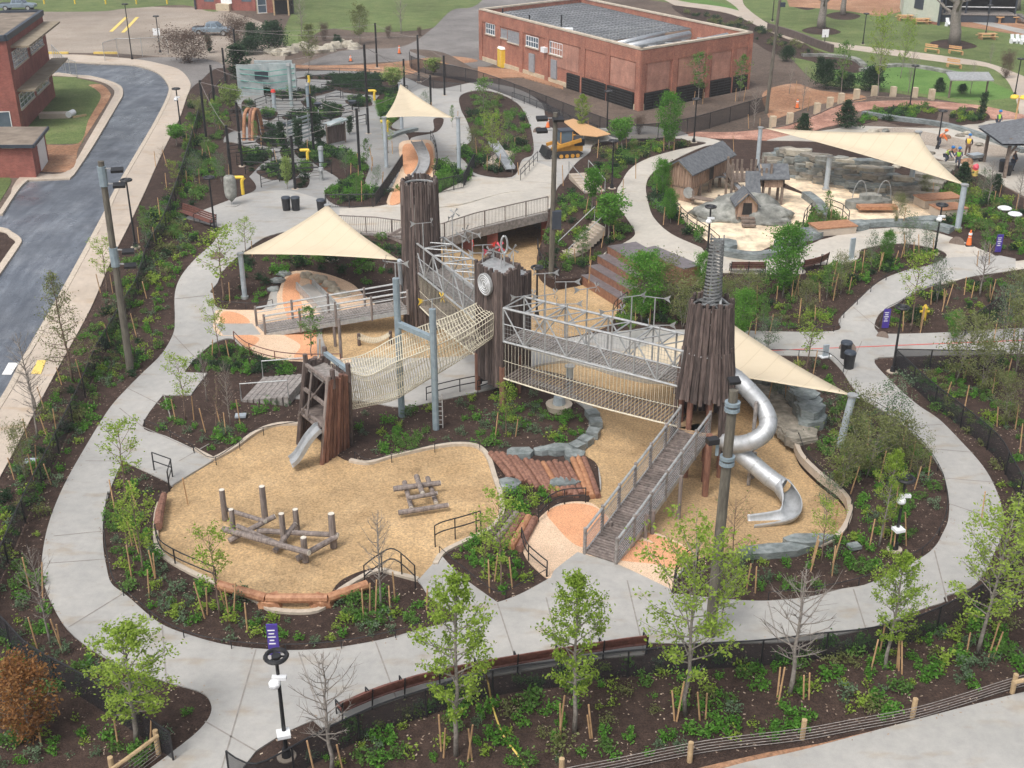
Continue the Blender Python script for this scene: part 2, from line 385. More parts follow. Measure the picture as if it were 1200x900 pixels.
def seams(name):
    m = M[name]; nt = m.node_tree; b = nt.nodes['Principled BSDF']; tc = nt.nodes.new('ShaderNodeTexCoord'); w = nt.nodes.new('ShaderNodeTexWave'); w.wave_type = 'BANDS'; w.inputs['Scale'].default_value = .26; w.inputs['Distortion'].default_value = .0
    mp = nt.nodes.new('ShaderNodeMapping'); mp.inputs['Rotation'].default_value = (0, 0, .6); nt.links.new(tc.outputs['Object'], mp.inputs[0]); nt.links.new(mp.outputs[0], w.inputs['Vector'])
    r = ramp(nt, w.outputs['Fac'], [(0, (.86, .84, .80)), (.012, (1, 1, 1))]); src = b.inputs['Base Color'].links[0].from_socket; c = mix(nt, src, r, 1.0, 'MULTIPLY'); nt.links.new(c, b.inputs['Base Color'])
seams('fabric')

# old tyre and rain streaks along the road, gloss that changes with the damp
nt = M['asphalt'].node_tree; b = nt.nodes['Principled BSDF']; f = nz(nt, .9, 6, .7, None, (1.6, .22, 1)); c = mix(nt, b.inputs['Base Color'].links[0].from_socket, ramp(nt, f, [(.35, (.75, .77, .8)), (.5, (1, 1, 1)), (.66, (1.4, 1.4, 1.38))]), 1.0, 'MULTIPLY'); nt.links.new(c, b.inputs['Base Color'])
f2 = nz(nt, .25, 4, .6); nt.links.new(ramp(nt, f2, [(.4, (.22,) * 3), (.6, (.55,) * 3)]), b.inputs['Roughness'])

nt = M['sand'].node_tree; b = nt.nodes['Principled BSDF']; f = nz(nt, .42, 5, .65); c = mix(nt, b.inputs['Base Color'].links[0].from_socket, ramp(nt, f, [(.30, (.78, .76, .74)), (.46, (1, 1, 1)), (.7, (1.06, 1.04, 1.0))]), 1.0, 'MULTIPLY'); nt.links.new(c, b.inputs['Base Color'])
# ---------------------------------------------------------------- ground regions (later ones lie over earlier ones)
REG = []
def reg(kind, s, k=5): REG.append((kind, [G(x, y) for x, y in pts(s, k)]))
reg('dirt', '-400,-100* 1600,-100* 1600,330* 1200,130 1050,118 960,120 900,118 880,125 800,160 760,150 700,165 640,150 600,108 520,85 480,90 440,85 330,80 290,88 240,75 200,100 -400,100*')
# far left lot, lawn strips
reg('gravel', '-400,-20* 60,-5* 180,8 260,12 330,40 330,85* 200,68 60,62 -400,70*')
reg('grass', '-400,-60* 600,-60* 600,12* 300,8 250,14 215,6 150,10 60,14 -400,8*')
reg('old_asphalt', '225,68 260,75 270,95* 255,105 222,108 210,85 165,74 165,68')
reg('grass', '355,-40* 500,-40* 545,10 510,32 440,38 380,35 345,60 330,45 340,20*')
reg('old_asphalt', '600,-40* 560,5 530,12 505,35 470,55 400,60 330,85 300,95* 360,80 480,72 560,80 600,60 600,20* 700,-10*')
reg('clay', '270,78 300,76 430,76 520,66 560,72 500,78 470,88 330,85')
reg('dirt', '480,60 520,62 570,88 640,110 700,125 745,140* 900,130 960,118 940,100 885,95 760,130 730,138 640,110 560,85')
# right: lawns, walks
reg('grass', '780,-60* 1500,-60* 1500,130* 1200,140 1140,124 1070,112 1000,104 955,95 920,62 880,35 820,10 760,0*')
reg('lawn', '1000,76 1060,78 1130,84 1170,100 1190,112 1150,118 1080,110 1010,100 960,92 970,78')
reg('lawn', '760,-5 830,8 880,14 870,10 820,-2 790,-12')
reg('mulch', '790,6 850,12 890,22 930,42 955,58 1010,75 1000,86 950,72 905,62 880,48 830,30 800,18')
reg('concrete_tan', '762,-8* 800,2 850,9 880,18 900,28 935,42 990,52 1060,60 1120,68 1160,75 1200,90* 1260,120* 1200,180* 1190,115 1165,82 1110,74 1050,66 985,57 930,48 895,34 870,22 845,14 790,6*')
reg('concrete_tan', '855,-30* 875,-30* 870,0 880,14 900,28* 875,22 862,8 850,0*')
reg('mulch', '940,35 962,31 985,37 975,41 950,40'); reg('mulch', '968,18 985,14 1008,18 1000,23 980,23')
reg('mulch', '1090,50 1118,46 1145,54 1130,58 1105,57'); reg('mulch', '925,6 940,4 958,8 945,12')
reg('clay', '1120,30* 1200,42* 1260,52* 1260,30* 1200,20* 1130,18*')
reg('clay', '920,-6* 1055,-6* 1055,14* 1030,19 1000,14 960,10 925,8*')
reg('concrete', '1120,22* 1200,40* 1300,58* 1300,52* 1200,35* 1124,18*')
# clay and flagstone band behind the play houses
reg('clay', '895,108 930,98 960,106 1010,112 1010,118 960,122 930,132 905,140 898,130')
reg('flag_red', '770,160 800,155 860,155 920,148 960,132 1000,121 1060,118 1120,121 1165,127 1260,150* 1260,165* 1190,148 1150,136 1110,128 1060,126 1010,130 985,145 965,150 940,158 900,165 850,168 800,168')
reg('plaza', '885,170 920,160 975,152 1000,148 1060,150 1110,150 1160,142 1200,140* 1260,150* 1260,230* 1200,230* 1150,205 1110,190 1060,176 1000,172 940,178 890,180')
reg('mulch', '1003,148 1010,135 1035,126 1085,124 1100,130 1092,145 1060,148 1030,142')
reg('mulch', '1112,143 1118,130 1140,126 1160,136 1150,145 1125,146')
reg('gravel', '1010,157 1050,150 1100,158 1150,168 1190,175 1180,185 1120,178 1080,170 1030,172')
# road and pavement at the left
reg('concrete_tan', '-20,60* 60,64 100,65 160,70 187,75 210,82 222,95 222,107 210,140 190,180 170,225 150,267 130,307 105,365 72,425 60,450 32,500 0,560 -60,660* -260,660* 0,320* 14,222* 29,205 72,204 88,190 103,165 128,122 134,110 131,103 118,96 90,91 64,89* -20,80*')
reg('grass', '-200,86* 64,90 90,92 116,98 126,106 124,115 100,160 92,168 50,169* -200,169*')
reg('clay', '104,100 118,99 128,107 128,116 108,148 92,174 82,200 28,201 -60,206* -60,168* 50,169* 92,168 104,140 118,115 112,105')
reg('grass', '-60,212* 10,208* 13,214 0,236 -60,330*')
reg('asphalt', '62,72* 87,73 125,75 160,77 185,85 197,97 199,110 185,140 162,180 136,225 122,255 75,342 32,417 15,450 0,475 -60,570* -300,570* -100,300* 0,252* 20,222 32,212* 82,210* 105,175 135,125 142,112 140,102 125,95 105,90 67,86* -20,84* -20,70*')
reg('asphalt', '-100,240* 0,248* 18,225* 60,225* 60,262* 0,267* -100,290*')
reg('kerb', '-60,262* 0,267 15,273 25,281 22,290 0,322* -60,420*')
reg('mulch', '-60,268* 0,272 11,278 18,284 14,290 0,310* -60,400*')
# park bed that everything else is cut out of
reg('mulch', '222,107 235,95 255,80 290,84 330,80 430,85 480,92 540,90 600,105 640,120 700,165 745,150 800,160 900,165 1000,170 1150,205 1300,300* 1500,600* 1500,900* 1500,1100* -400,1100* -200,760* -60,660* 0,560 32,500 72,425 105,365 130,307 150,267 170,225 190,180 210,140')
# garden at the back left
reg('pave_dark', '262,165 272,155 285,152 282,128 276,118 288,100 310,90 350,84 420,84 470,90 500,102 525,104 560,96 582,99 610,106 635,122 646,150 700,160 745,148 800,155 800,163 745,160 700,172 690,180 672,195 655,222 650,232 640,247 607,257 557,269 512,283 470,277 400,272 350,271 322,275 300,287 275,300 262,268* 216,256* 238,247* 275,233 300,222 290,205 270,190')
reg('concrete', '470,150 485,108 520,104 560,96 582,99 610,106 635,122 646,150 700,160 745,148 800,155 800,163 745,160 700,172 690,180 672,195 655,222 650,232 640,247 600,240 540,225 510,190')
reg('concrete', '262,268* 216,256* 238,247* 275,233 300,226 340,224 380,235 440,243 470,250 470,277 400,272 350,271 322,275 300,287 275,300')
reg('mulch', '263,112 272,115 276,130 280,148 262,158 252,175 262,198 282,214 270,232 238,245 215,250 190,230 215,160 235,115')
reg('mulch', '296,108 330,116 365,114 392,107 390,102 360,108 325,109 300,103'); reg('mulch', '322,92 345,92 370,88 420,86 470,92 440,98 400,96 380,94')
reg('mulch', '330,138 350,132 392,128 400,137 375,142 350,146'); reg('mulch', '300,165 320,158 340,165 330,172 310,172')
reg('mulch', '400,104 420,100 455,104 450,110 425,108'); reg('mulch', '383,98 430,98 480,106 470,112 440,112 410,110 390,104')
reg('mulch', '345,176 362,172 368,182 352,186'); reg('mulch', '262,168 290,172 312,185 318,195 300,202 322,212 345,200 325,190 310,190 285,212 268,195')
reg('mulch', '318,200 335,196 352,202 340,212 322,210'); reg('mulch', '362,176 382,170 412,180 432,195 428,215 440,225 465,222* 478,190 478,160 455,150 440,120 455,108 480,112 472,135 460,150 505,155 508,140 520,140 512,155 480,165 520,190 600,225* 553,208* 543,222 480,245* 400,243 380,225 398,212 372,195 360,185')
reg('plaza', '440,243* 512,229 543,222 553,208* 600,211 613,190 650,200 650,232 640,247 607,257 557,269 512,283 470,277 400,272 390,255')
reg('plaza', '690,172 720,168 745,158 800,163 800,170 762,185 740,197 725,217 724,240 735,257 744,272 740,280 722,290 700,300* 760,330* 804,320 935,322 940,312 985,310 1005,304 1012,292 1055,286 1072,287 1100,293 1108,301 1092,312 1060,318 1100,333 1137,325 1190,317 1240,310* 1240,300* 1182,307 1160,297 1132,285 1100,274 1062,267 1020,269 985,268 957,284 930,292 880,302 830,296 820,290 787,275 767,257 760,240 759,225 765,205 790,188 825,172 850,168 800,160')
reg('mulch', '540,112 565,106 590,112 610,125 622,150 625,180 612,188 600,208 560,205 545,190 535,178 552,165 548,145 540,128')
reg('mulch', '692,180 700,168 745,163 790,164 828,168 790,177 757,187 737,200 722,222 705,218 695,200')
reg('mulch', '647,235 660,215 680,232 720,262 742,268 740,279 715,292 680,320 650,325 630,320 633,290 645,262')
for s_ in ('285,118 300,122 296,134 284,130', '308,128 326,132 318,142 306,138', '352,118 372,121 362,128', '378,126 396,122 404,130 388,134', '286,140 300,144 292,152', '306,148 322,150 330,157 312,156', '366,150 380,152 378,162 366,160', '384,152 398,150 402,158 390,162', '328,176 340,174 344,184 332,186', '302,178 316,176 322,184 308,186', '404,118 430,116 436,124 416,126', '352,194 366,192 366,202 354,202', '345,210 362,208 360,220 346,220', '372,166 380,168 378,178', '442,92 470,96 462,104 446,102', '395,92 408,94 400,101 386,99'): reg('mulch', s_, 3)
# front loop path
reg('concrete', '262,268 250,285 228,305 212,325 205,345 205,375 203,392 190,415 168,437 150,455 128,480 100,525 75,570 58,612 50,650 50,675 57,700 75,733 100,757 140,780 195,800 235,812 247,825 246,840 232,858 205,880 178,900 120,940* 240,960* 300,881* 332,861 367,845* 377,854* 410,841 440,829 475,817 500,809 550,797 600,789 687,775 755,768* 758,754* 800,755 850,754 900,754 950,751 1010,739 1050,727 1085,713 1107,706 1137,690 1152,675 1162,655 1175,625 1175,600 1165,570 1150,545 1125,517 1100,492 1075,475 1047,450 1026,428 1028,421 1040,419 1115,417 1200,415* 1300,412* 1300,384* 1200,385 1115,390 1040,392 1027,388 1025,380 1032,367 1050,357 1070,345 1100,333 1137,325 1190,317* 1190,300* 1109,303 1090,311 1060,318 1030,331 1000,358 983,375 975,389 860,388 780,387 735,388 690,393 650,400 618,405 560,410 440,415 385,425 400,440 330,470 200,500* 260,420 330,400* 325,340* 251,345 255,332 265,314 300,287 320,275 300,260*')
reg('mulch', '300,285 322,275 350,271 407,272 480,277 500,285 490,320 440,345 420,340 387,325 325,335 310,362 287,365 255,361 251,345 255,332 265,314')
reg('rubber_pale', '256,364 287,364 322,362 325,345 337,322 353,318 363,318 387,323 412,333 425,345 440,360 420,375 385,395 380,407 385,417 412,422 400,428 353,424 320,422 295,414 280,403 273,395 258,394 250,385 252,370')
reg('rubber', '262,366 282,369 293,379 270,381 258,378'); reg('rubber', '275,392 296,394 304,399 292,408 280,400')
reg('rubber', '337,326 352,322 350,340 355,368 345,390 335,368 331,345'); reg('rubber', '365,326 385,336 378,347 366,338'); reg('rubber', '330,390 372,386 376,418 345,420 352,405')
reg('concrete', '352,337* 362,333* 395,362* 378,372*'); reg('concrete', '370,372* 380,372* 382,420* 372,420*'); reg('concrete', '252,380* 296,380* 306,393* 262,394*')
reg('mulch', '216,437* 228,422 250,403 270,397 280,405 295,416 320,425 352,427 358,440* 300,440*')
reg('mulch', '191,464* 300,463 352,468 420,470 470,478 515,470 580,455 600,448 640,455 672,470 687,482 690,495 688,515 680,528 700,540* 705,590* 662,590 645,597 630,610 617,625 611,637 615,652 625,665 643,679* 610,697 583,707* 545,680 520,655 512,640 520,632 545,627 573,620 500,560 300,560 250,540* 227,527 195,512 167,500')
reg('mulch', '144,541* 135,560 126,585 121,610 121,640 125,665 131,685 150,700 187,731 225,746 262,756 300,761 350,763 400,759 450,750 487,740 525,730 536,724 505,702 488,680 455,660 300,620 210,575 200,567*')
reg('sand', '204,568 230,545 250,539 275,525 300,507 325,498 352,497 380,520 410,540 460,535 510,524 540,521 560,524 572,536 580,560 588,585 587,605 575,620 545,635 520,648 510,662 490,680 462,673 440,665 400,680 372,712 322,712 300,700 262,688 225,672 195,655 184,640 183,610 188,590')
reg('concrete', '187,559* 200,548* 227,528* 250,540* 204,568*')
reg('concrete', '490,681* 507,662* 545,680* 583,707* 536,724*')
reg('mulch', '787,696* 790,682 817,655 860,640 930,600 900,500 860,450 850,425 870,415* 900,416 970,419* 975,423 988,437 996,450 1012,469 1035,482 1060,500 1085,525 1097,542 1107,562 1112,587 1111,610 1105,625 1095,642 1075,657 1020,684 987,691 950,700 900,705 850,703')
reg('sand', '690,430 725,438 770,440 810,428 862,420 868,450 890,470 907,487 925,505 932,517 940,535 962,557 985,575 995,590 994,610 980,630 935,645 900,652 850,648 817,655* 785,632 750,620 715,610 690,588 704,575 700,545 684,530 700,512 706,495 698,482 685,470 655,455 630,447 618,440 625,430 660,424')
reg('rubber_pale', '686,589 662,590 645,597 630,610 617,625 611,637 615,652 625,665 643,679 651,668 677,648* 690,652 721,661 787,692* 797,670 817,652 785,632 750,620 720,612 700,595')
reg('rubber', '641,601 662,592 686,592 705,600 716,618 700,640 675,640 650,616'); reg('rubber', '746,634 770,640 800,660 790,668 765,662 722,656 735,640'); reg('rubber', '752,624 785,634 812,650 800,658 770,640')
reg('sand', '378,385 400,372 430,362 460,352 478,338 500,325 510,310 500,290 470,275 480,250 540,240 600,225 636,232 642,255 632,290 629,305 634,320 650,328 672,327 682,325* 715,288* 757,300* 745,345* 731,357 722,370 716,380 690,390 650,397 600,402 560,415 510,420 440,420 400,420 384,412')
reg('mulch', '716,384 722,370 733,352 760,335 804,321 855,321 935,323 950,318 985,312 1005,306 1012,297 1020,290 1050,286 1072,288 1100,293 1109,301 1090,311 1060,318 1030,331 1000,358 983,375 975,389* 860,387 780,386 735,387')
# beds and play sand round the little houses
reg('mulch', '757,225 763,205 790,190 822,192 880,180 900,178 905,205 940,228 955,245 940,262 948,280 905,292 870,300 838,297 820,288 787,274 767,256')
reg('mulch', '885,178 960,182 1060,185 1110,195 1140,208 1195,235* 1260,290* 1195,305* 1160,297 1132,285 1120,278 1100,270 1060,268 1010,262 960,240 900,205')
reg('fine_sand', '793,245 792,225 800,205 855,200 893,203 900,215 925,222 945,230 952,245 948,262 940,275 915,283 880,297 845,294 835,288 820,275 805,262')
reg('fine_sand', '903,207 950,209 1000,214 1050,225 1100,240 1118,250 1100,260 1060,262 1000,266 965,255 950,232 920,215')
reg('mulch', '938,272 945,262 950,250 970,247 990,262 992,272 960,282 945,280')
reg('mulch', '1026,425 1028,421 1040,420 1115,417 1200,415 1300,412* 1500,600* 1500,1000* 1200,740* 1107,706 1137,690 1152,675 1162,655 1175,625 1175,600 1165,570 1150,545 1125,517 1100,492 1075,475 1047,450')
reg('clay', '800,905* 850,893 900,882* 960,872* 1060,848* 1200,812* 1400,760* 1400,780* 1200,820* 1000,868* 860,898* 780,930*')
reg('concrete', '780,925* 860,898 940,880 1060,848 1200,812 1400,768* 1500,1100* 600,1100*')

def inside(p, poly):
    c = False; n = len(poly); j = n - 1; x, y = p[0], p[1]
    for i in range(n):
        a, b = poly[i], poly[j]
        if (a[1] > y) != (b[1] > y) and x < (b[0] - a[0]) * (y - a[1]) / (b[1] - a[1]) + a[0]: c = not c
        j = i
    return c
BB = [(min(p.x for p in q), max(p.x for p in q), min(p.y for p in q), max(p.y for p in q)) for k, q in REG]
def kind_at(x, y):
    for i in range(len(REG) - 1, -1, -1):
        b = BB[i]
        if b[0] <= x <= b[1] and b[2] <= y <= b[3] and inside((x, y), REG[i][1]): return REG[i][0]
    return 'dirt'
def make_ground():
    vs, es = [], []
    for k, q in REG:
        i = len(vs); n = len(q); vs += [Vector((p.x, p.y)) for p in q]; es += [(i + j, i + (j + 1) % n) for j in range(n)]
    y = 20.0
    while y < 100:
        x = -60
        while x <= 60: vs.append(Vector((x + rng.uniform(-.2, .2), y + rng.uniform(-.2, .2)))); x += 1.5
        y += 1.3 if y > 55 else 1.8
    for a in (-2500, -600, -150, 0, 150, 600, 2500):
        for b in (-400, 5, 120, 200, 320, 900, 4000): vs.append(Vector((a + .3, b + .7)))
    for b in (62, 66, 70, 74, 78, 82):
        for a in range(-2400, 2500, 100): vs.append(Vector((a + .1, b + .2)))
    r = delaunay_2d_cdt(vs, es, [], 0, 1e-3)
    V, F = r[0], r[2]; groups = {}
    for f in F:
        c = sum((V[i] for i in f), Vector((0, 0))) / len(f); groups.setdefault(kind_at(c.x, c.y), []).append(f)
    names = {'dirt': ('dirt_ground', 0), 'gravel': ('gravel_lot', .02), 'grass': ('grass_ground', .03), 'lawn': ('lawn', .035), 'old_asphalt': ('service_road', .02),
             'clay': ('clay_ground', .02), 'mulch': ('mulch_bed', 0), 'concrete': ('path', .05), 'pave_dark': ('garden_paving', .045), 'plaza': ('plaza_paving', .05), 'concrete_tan': ('pavement', .06),
             'flag_red': ('flagstone_path', .04), 'asphalt': ('road', -.06), 'kerb': ('kerb_island', .07), 'sand': ('wood_chip_ground', -.04),
             'rubber': ('rubber_paving', .052), 'rubber_pale': ('pale_rubber_paving', .051), 'fine_sand': ('play_sand', -.03)}
    for k, fs in groups.items():
        nm, dz = names[k]; idx = {}; mv = []; mf = []
        for f in fs:
            g = []
            for i in f:
                if i not in idx:
                    idx[i] = len(mv); x, y = V[i]
                    z = (pitz(x, y) if k == 'sand' else T(x, y)) + dz
                    if k == 'mulch': z += .05 * pnoise(Vector((x * .5, y * .5, 0)))
                    mv.append(Vector((x, y, z)))
                g.append(idx[i])
            mf.append(tuple(g))
        ec = {}
        for f in mf:
            for a, b in zip(f, f[1:] + f[:1]): ec[(a, b)] = 1
        for (a, b) in list(ec):
            if (b, a) not in ec:
                q = []
                for i in (a, b):
                    v = mv[i]; d = .35 + (max(0, T(v.x, v.y) - pitz(v.x, v.y)) if k != 'sand' and 30 < v.y < 100 and -20 < v.x < 25 else 0)
                    mv.append(v - Vector((0, 0, d))); q.append(len(mv) - 1)
                mf.append((b, a, q[0], q[1]))
        b = MB(); b.v = mv; b.f = mf
        tag(b.build(nm, k, origin=(0, 0, 0)), None, kind='structure')
make_ground()
# ---------------------------------------------------------------- timber play towers and what joins them
V3 = Vector
def lerp(a, b, t): return a + (b - a) * t
def vz(p, z): return V3((p.x, p.y, z))
def logwall(mb, a, b, z0, z1, r=.11, jit=.12, a1=None, b1=None, seed=1, gap=1.0, z0f=None):
    # a row of round logs from a to b (tops a1..b1)
    q = random.Random(seed); a1 = a1 or a; b1 = b1 or b; L = (V3((b.x - a.x, b.y - a.y, 0))).length; n = max(2, int(L / (r * 2 * gap)))
    for i in range(n + 1):
        t = i / n; p = lerp(a, b, t); s = lerp(a1, b1, t); zb = (z0f(t) if z0f else z0) + q.uniform(-jit, jit); zt = z1 + q.uniform(-jit, jit)
        rr = r * q.uniform(.85, 1.12)
        mb.tube([(p.x, p.y, zb), (lerp(p, s, .5).x + q.uniform(-.02, .02), lerp(p, s, .5).y, (zb + zt) / 2), (s.x, s.y, zt)], [rr * 1.05, rr, rr * .93], 7)
def rings(mb, c, r, z, w=.06, n=28, r2=None):
    mb.tube([(c.x + math.cos(2 * math.pi * i / n) * r, c.y + math.sin(2 * math.pi * i / n) * r, z) for i in range(n + 1)], w, 5, False)
def cyl_tower(c, rb, rt, z0, z1, n, seed, zfun=None, gapf=None, lr=.1):
    mb = MB(); q = random.Random(seed)
    for i in range(n):
        a = 2 * math.pi * (i + q.uniform(-.2, .2)) / n; zb = (zfun(a) if zfun else z0) + q.uniform(-.12, .12); zt = z1 + q.uniform(-.12, .22)
        if gapf and gapf(a, q): continue
        def rad(z): return rb + (rt - rb) * (z - z0) / (z1 - z0)
        rr = lr * q.uniform(.8, 1.15); o = q.uniform(-.04, .04)
        mb.tube([(c.x + math.cos(a) * (rad(z) + o), c.y + math.sin(a) * (rad(z) + o), z) for z in (zb, (zb + zt) / 2, zt)], [rr * 1.1, rr, rr * .9], 6)
    return mb
def radial_floor(c, r, z, t=.1, n=24):
    return MB().prism([(c.x + math.cos(2 * math.pi * i / n) * r, c.y + math.sin(2 * math.pi * i / n) * r, z) for i in range(n)], t)
# --- tall round tower at the back
C1 = at(494, 300, 65.6); C1 = vz(C1, pitz(C1.x, C1.y))
t1 = thing('log_tower', C1, 'tallest straight round tower of dark vertical logs, beside the back footbridge', 'play tower')
cyl_tower(C1, 1.12, 1.0, 0, 9.2, 44, 3, zfun=lambda a: -.05, gapf=lambda a, q: q.random() < .04, lr=.095).build('log_wall', 'bark_log', t1)
b = cyl_tower(C1, 1.12, 1.0, 0, 9.2, 44, 3, zfun=lambda a: 8.0, lr=.05)
b.build('upper_posts', 'grey_log', t1)
for r_, z_, w_ in ((.88, 9.0, .06), (.88, 8.5, .05), (1.0, 4.3, .06)): b = MB(); rings(b, C1, r_, z_, w_); b.build('ring', 'galv', t1)
for z in (2.0, 4.0): radial_floor(C1, .95, z).build('floor', 'deck_wood', t1)
b = MB()
for s in (0, 1): b.beam(C1 + V3((-1.0, -.2, 5.9 + s * -.9)), C1 + V3((-1.9, -.2, 5.4)), .14)
b.beam(C1 + V3((-1.0, .2, 5.4)), C1 + V3((-2.0, .2, 5.4)), .14); b.build('brace', 'grey_log', t1)
# --- round tower with the steel spiral
C3 = at(834, 360, 49.2); C3 = vz(C3, pitz(C3.x, C3.y))
t3 = thing('log_tower', C3, 'tapering round tower of slim dark logs with a steel spiral spire and tube slide', 'play tower')
ent = math.atan2(-1.2, -1.0)
def z3(a):
    d = abs((a - ent + math.pi) % (2 * math.pi) - math.pi); return 3.75 if d < 1.05 else (.9 if d < 1.9 else .5)
cyl_tower(C3, 1.5, .92, 0, 8.1, 45, 5, zfun=z3, gapf=lambda a, q: False, lr=.085).build('log_wall', 'bark_log', t3)
b = cyl_tower(C3, 1.42, 1.12, 3.2, 5.9, 40, 8, zfun=lambda a: 3.6, lr=.09); b.build('inner_wall', 'bark_log', t3)
for z, r in ((2.0, 1.3), (4.0, 1.15)): radial_floor(C3, r, z).build('floor', 'deck_tan' if z < 3 else 'deck_wood', t3)
for r_, z_, w_ in ((.84, 7.3, .04), (1.1, 5.8, .05)): b = MB(); rings(b, C3, r_, z_, w_); b.build('ring', 'galv', t3)
b = MB(); rings(b, C3, .84, 7.9, .05)
for i in range(6): a = i * math.pi / 3; b.beam(C3 + V3((math.cos(a) * .84, math.sin(a) * .84, 7.9 - C3.z)), C3 + V3((0, 0, 8.0 - C3.z)), .07)
b.build('ring', 'galv', t3)
for i in range(7):
    a = i * 2 * math.pi / 7 + .3; p = C3 + V3((math.cos(a) * 1.05, math.sin(a) * 1.05, -.2)); MB().tube([p, vz(p, 4.2)], .14, 8).build('post', 'red_log', t3)
for (px, py) in ((826, 580), (905, 20)):
    if px > 900: continue
    p = GP(px, py); MB().tube([vz(p, p.z - .2), vz(p, 2.6)], .15, 8).build('post', 'red_log', t3)
sp_ = thing('spiral_spire', vz(C3, 8.0), 'grey steel corkscrew spire standing on the log tower with the tube slide', 'sculpture'); b = MB()
ps, n = [], 200
for turn in (0, math.pi):
    b2 = MB(); ps = [C3 + V3((math.cos(turn + i * .30) * (.44 - .14 * i / n), math.sin(turn + i * .30) * (.44 - .14 * i / n), 8.0 - C3.z + 3.0 * i / n)) for i in range(n)]
    for i in range(n - 1):
        b2.poly([ps[i], ps[i + 1], ps[i + 1] + V3((0, 0, .085)), ps[i] + V3((0, 0, .085))]); p, q = ps[i], ps[i + 1]; c = vz(C3, p.z)
        b2.poly([p, q, lerp(q, vz(C3, q.z), .15), lerp(p, vz(C3, p.z), .15)])
    b2.build('spiral_band', 'spire_grey', sp_)
b = MB()
for a in (.3, 2.2, 4.2): b.beam(C3 + V3((math.cos(a) * .4, math.sin(a) * .4, 8.0 - C3.z)), C3 + V3((math.cos(a) * .34, math.sin(a) * .34, 11.2 - C3.z)), .05)
b.build('support', 'spire_grey', sp_)
b = MB()
for a in range(5): b.beam(C3 + V3((math.cos(a * 1.26) * .75, math.sin(a * 1.26) * .75, 8.0 - C3.z)), C3 + V3((math.cos(a * 1.26 + 1) * .38, math.sin(a * 1.26 + 1) * .38, 8.35 - C3.z)), .1, .05)
b.build('foot', 'spire_grey', sp_)
# --- square tower with the disc
L2, F2, R2 = gp(558, 309, 7.2), gp(588, 323, 7.2), gp(608, 311, 7.2); B2 = L2 + R2 - F2; c2 = (L2 + R2) / 2
t2 = thing('log_tower', vz(c2, 0), 'square tower of dark vertical logs with a pale round disc, between the two truss bridges', 'play tower')
b = MB(); logwall(b, L2, F2, .9, 7.25, .11, .1, seed=2); logwall(b, F2, R2, 1.0, 7.25, .11, .1, seed=3); logwall(b, R2, B2, .4, 7.3, seed=4); logwall(b, B2, L2, .4, 7.3, seed=5)
b.build('log_wall', 'bark_log', t2)
x2 = gp(621, 318, 6.5); x3 = x2 + (B2 - R2) * .6
b = MB(); logwall(b, R2, x2, .5, 6.5, .1, .08, seed=6); logwall(b, x2, x3, .5, 6.5, .1, .08, seed=7); b.build('log_screen', 'bark_log', t2)
MB().prism([vz(p, 7.12) for p in (L2, F2, R2, B2)], .1).build('roof_plate', 'galv', t2)
MB().prism([vz(p, 6.42) for p in (R2, x2, x3, B2)], .1).build('roof_plate', 'galv', t2)
for z in (2.0, 4.0): MB().prism([vz(lerp(p, c2, .08), z) for p in (L2, F2, R2, B2)], .12).build('floor', 'deck_wood', t2)
for p in (L2, F2, R2, B2): MB().tube([vz(p, -.2), vz(p, 2.2)], .15, 8).build('post', 'red_log', t2)
nrm = (F2 - L2).cross(V3((0, 0, 1))).normalized(); nrm = nrm if nrm.y < 0 else -nrm
dc = at(569, 333, (lerp(L2, F2, .42)).y - .25); b = MB(); ux = (F2 - L2); ux.z = 0; ux.normalize(); rd = .58
for k, (r0, o) in enumerate(((rd, .10), (rd * .82, .135), (rd * .5, .16))):
    b.prism([dc + nrm * o * 0 + ux * math.cos(2 * math.pi * i / 28) * r0 + V3((0, 0, math.sin(2 * math.pi * i / 28) * r0 * 1.05)) + nrm * o for i in range(28)], 0.0)
b2 = MB().tube([dc - nrm * .05, dc + nrm * .09], rd, 28); b2.f += [tuple(len(b2.v) + i for i in f) for f in b.f[:0]]
b2.build('disc', 'galv', t2); b3 = MB()
for r0 in (.52, .40, .28, .15): b3.tube([dc + nrm * .10 + ux * math.cos(2 * math.pi * i / 24) * r0 + V3((0, 0, math.sin(2 * math.pi * i / 24) * r0)) for i in range(25)], .018, 4, False)
b3.build('disc_engraving', 'white', t2)
# --- low open tower with the small slide
a0, f0, r0 = gp(350, 519), gp(377, 543), gp(411, 521); a1, f1, r1 = gp(358, 423, 4.4), gp(385, 443, 4.4), gp(408, 434, 4.4)
k0, k1 = a0 + r0 - f0, a1 + r1 - f1; c4 = (a0 + r0) / 2
t4 = thing('slide_tower', vz(c4, 0), 'low leaning tower of reddish logs with a small slide on the front wood chips', 'play tower')
b = MB(); logwall(b, f0, r0, -.1, 4.3, .13, .1, vz(f1, 0), vz(r1, 0), 9); b.build('log_wall', 'red_log', t4)
b = MB(); logwall(b, k0, r0, -.1, 4.3, .13, .12, vz(k1, 0), vz(r1, 0), 10); logwall(b, a0, k0, -.1, 4.3, .13, .12, vz(a1, 0), vz(k1, 0), 11); b.build('log_wall', 'bark_log', t4)
b = MB(); b.tube([vz(a0, -.1), vz(a1, 4.5)], .11, 8).tube([vz(f0, -.1), vz(f1, 4.5)], .11, 8).tube([vz(lerp(a0, f0, .5), 1.9), vz(lerp(a1, f1, .3), 4.3)], .06, 6).tube([vz(lerp(a0, f0, .1), 1.6), vz(lerp(a1, f1, .9), 4.3)], .04, 6)
b.build('corner_post', 'grey_log', t4); b = MB()
def mid4(s, t, z): k = z / 4.4; return vz(lerp(lerp(a0, a1, k), lerp(f0, f1, k), s), z)
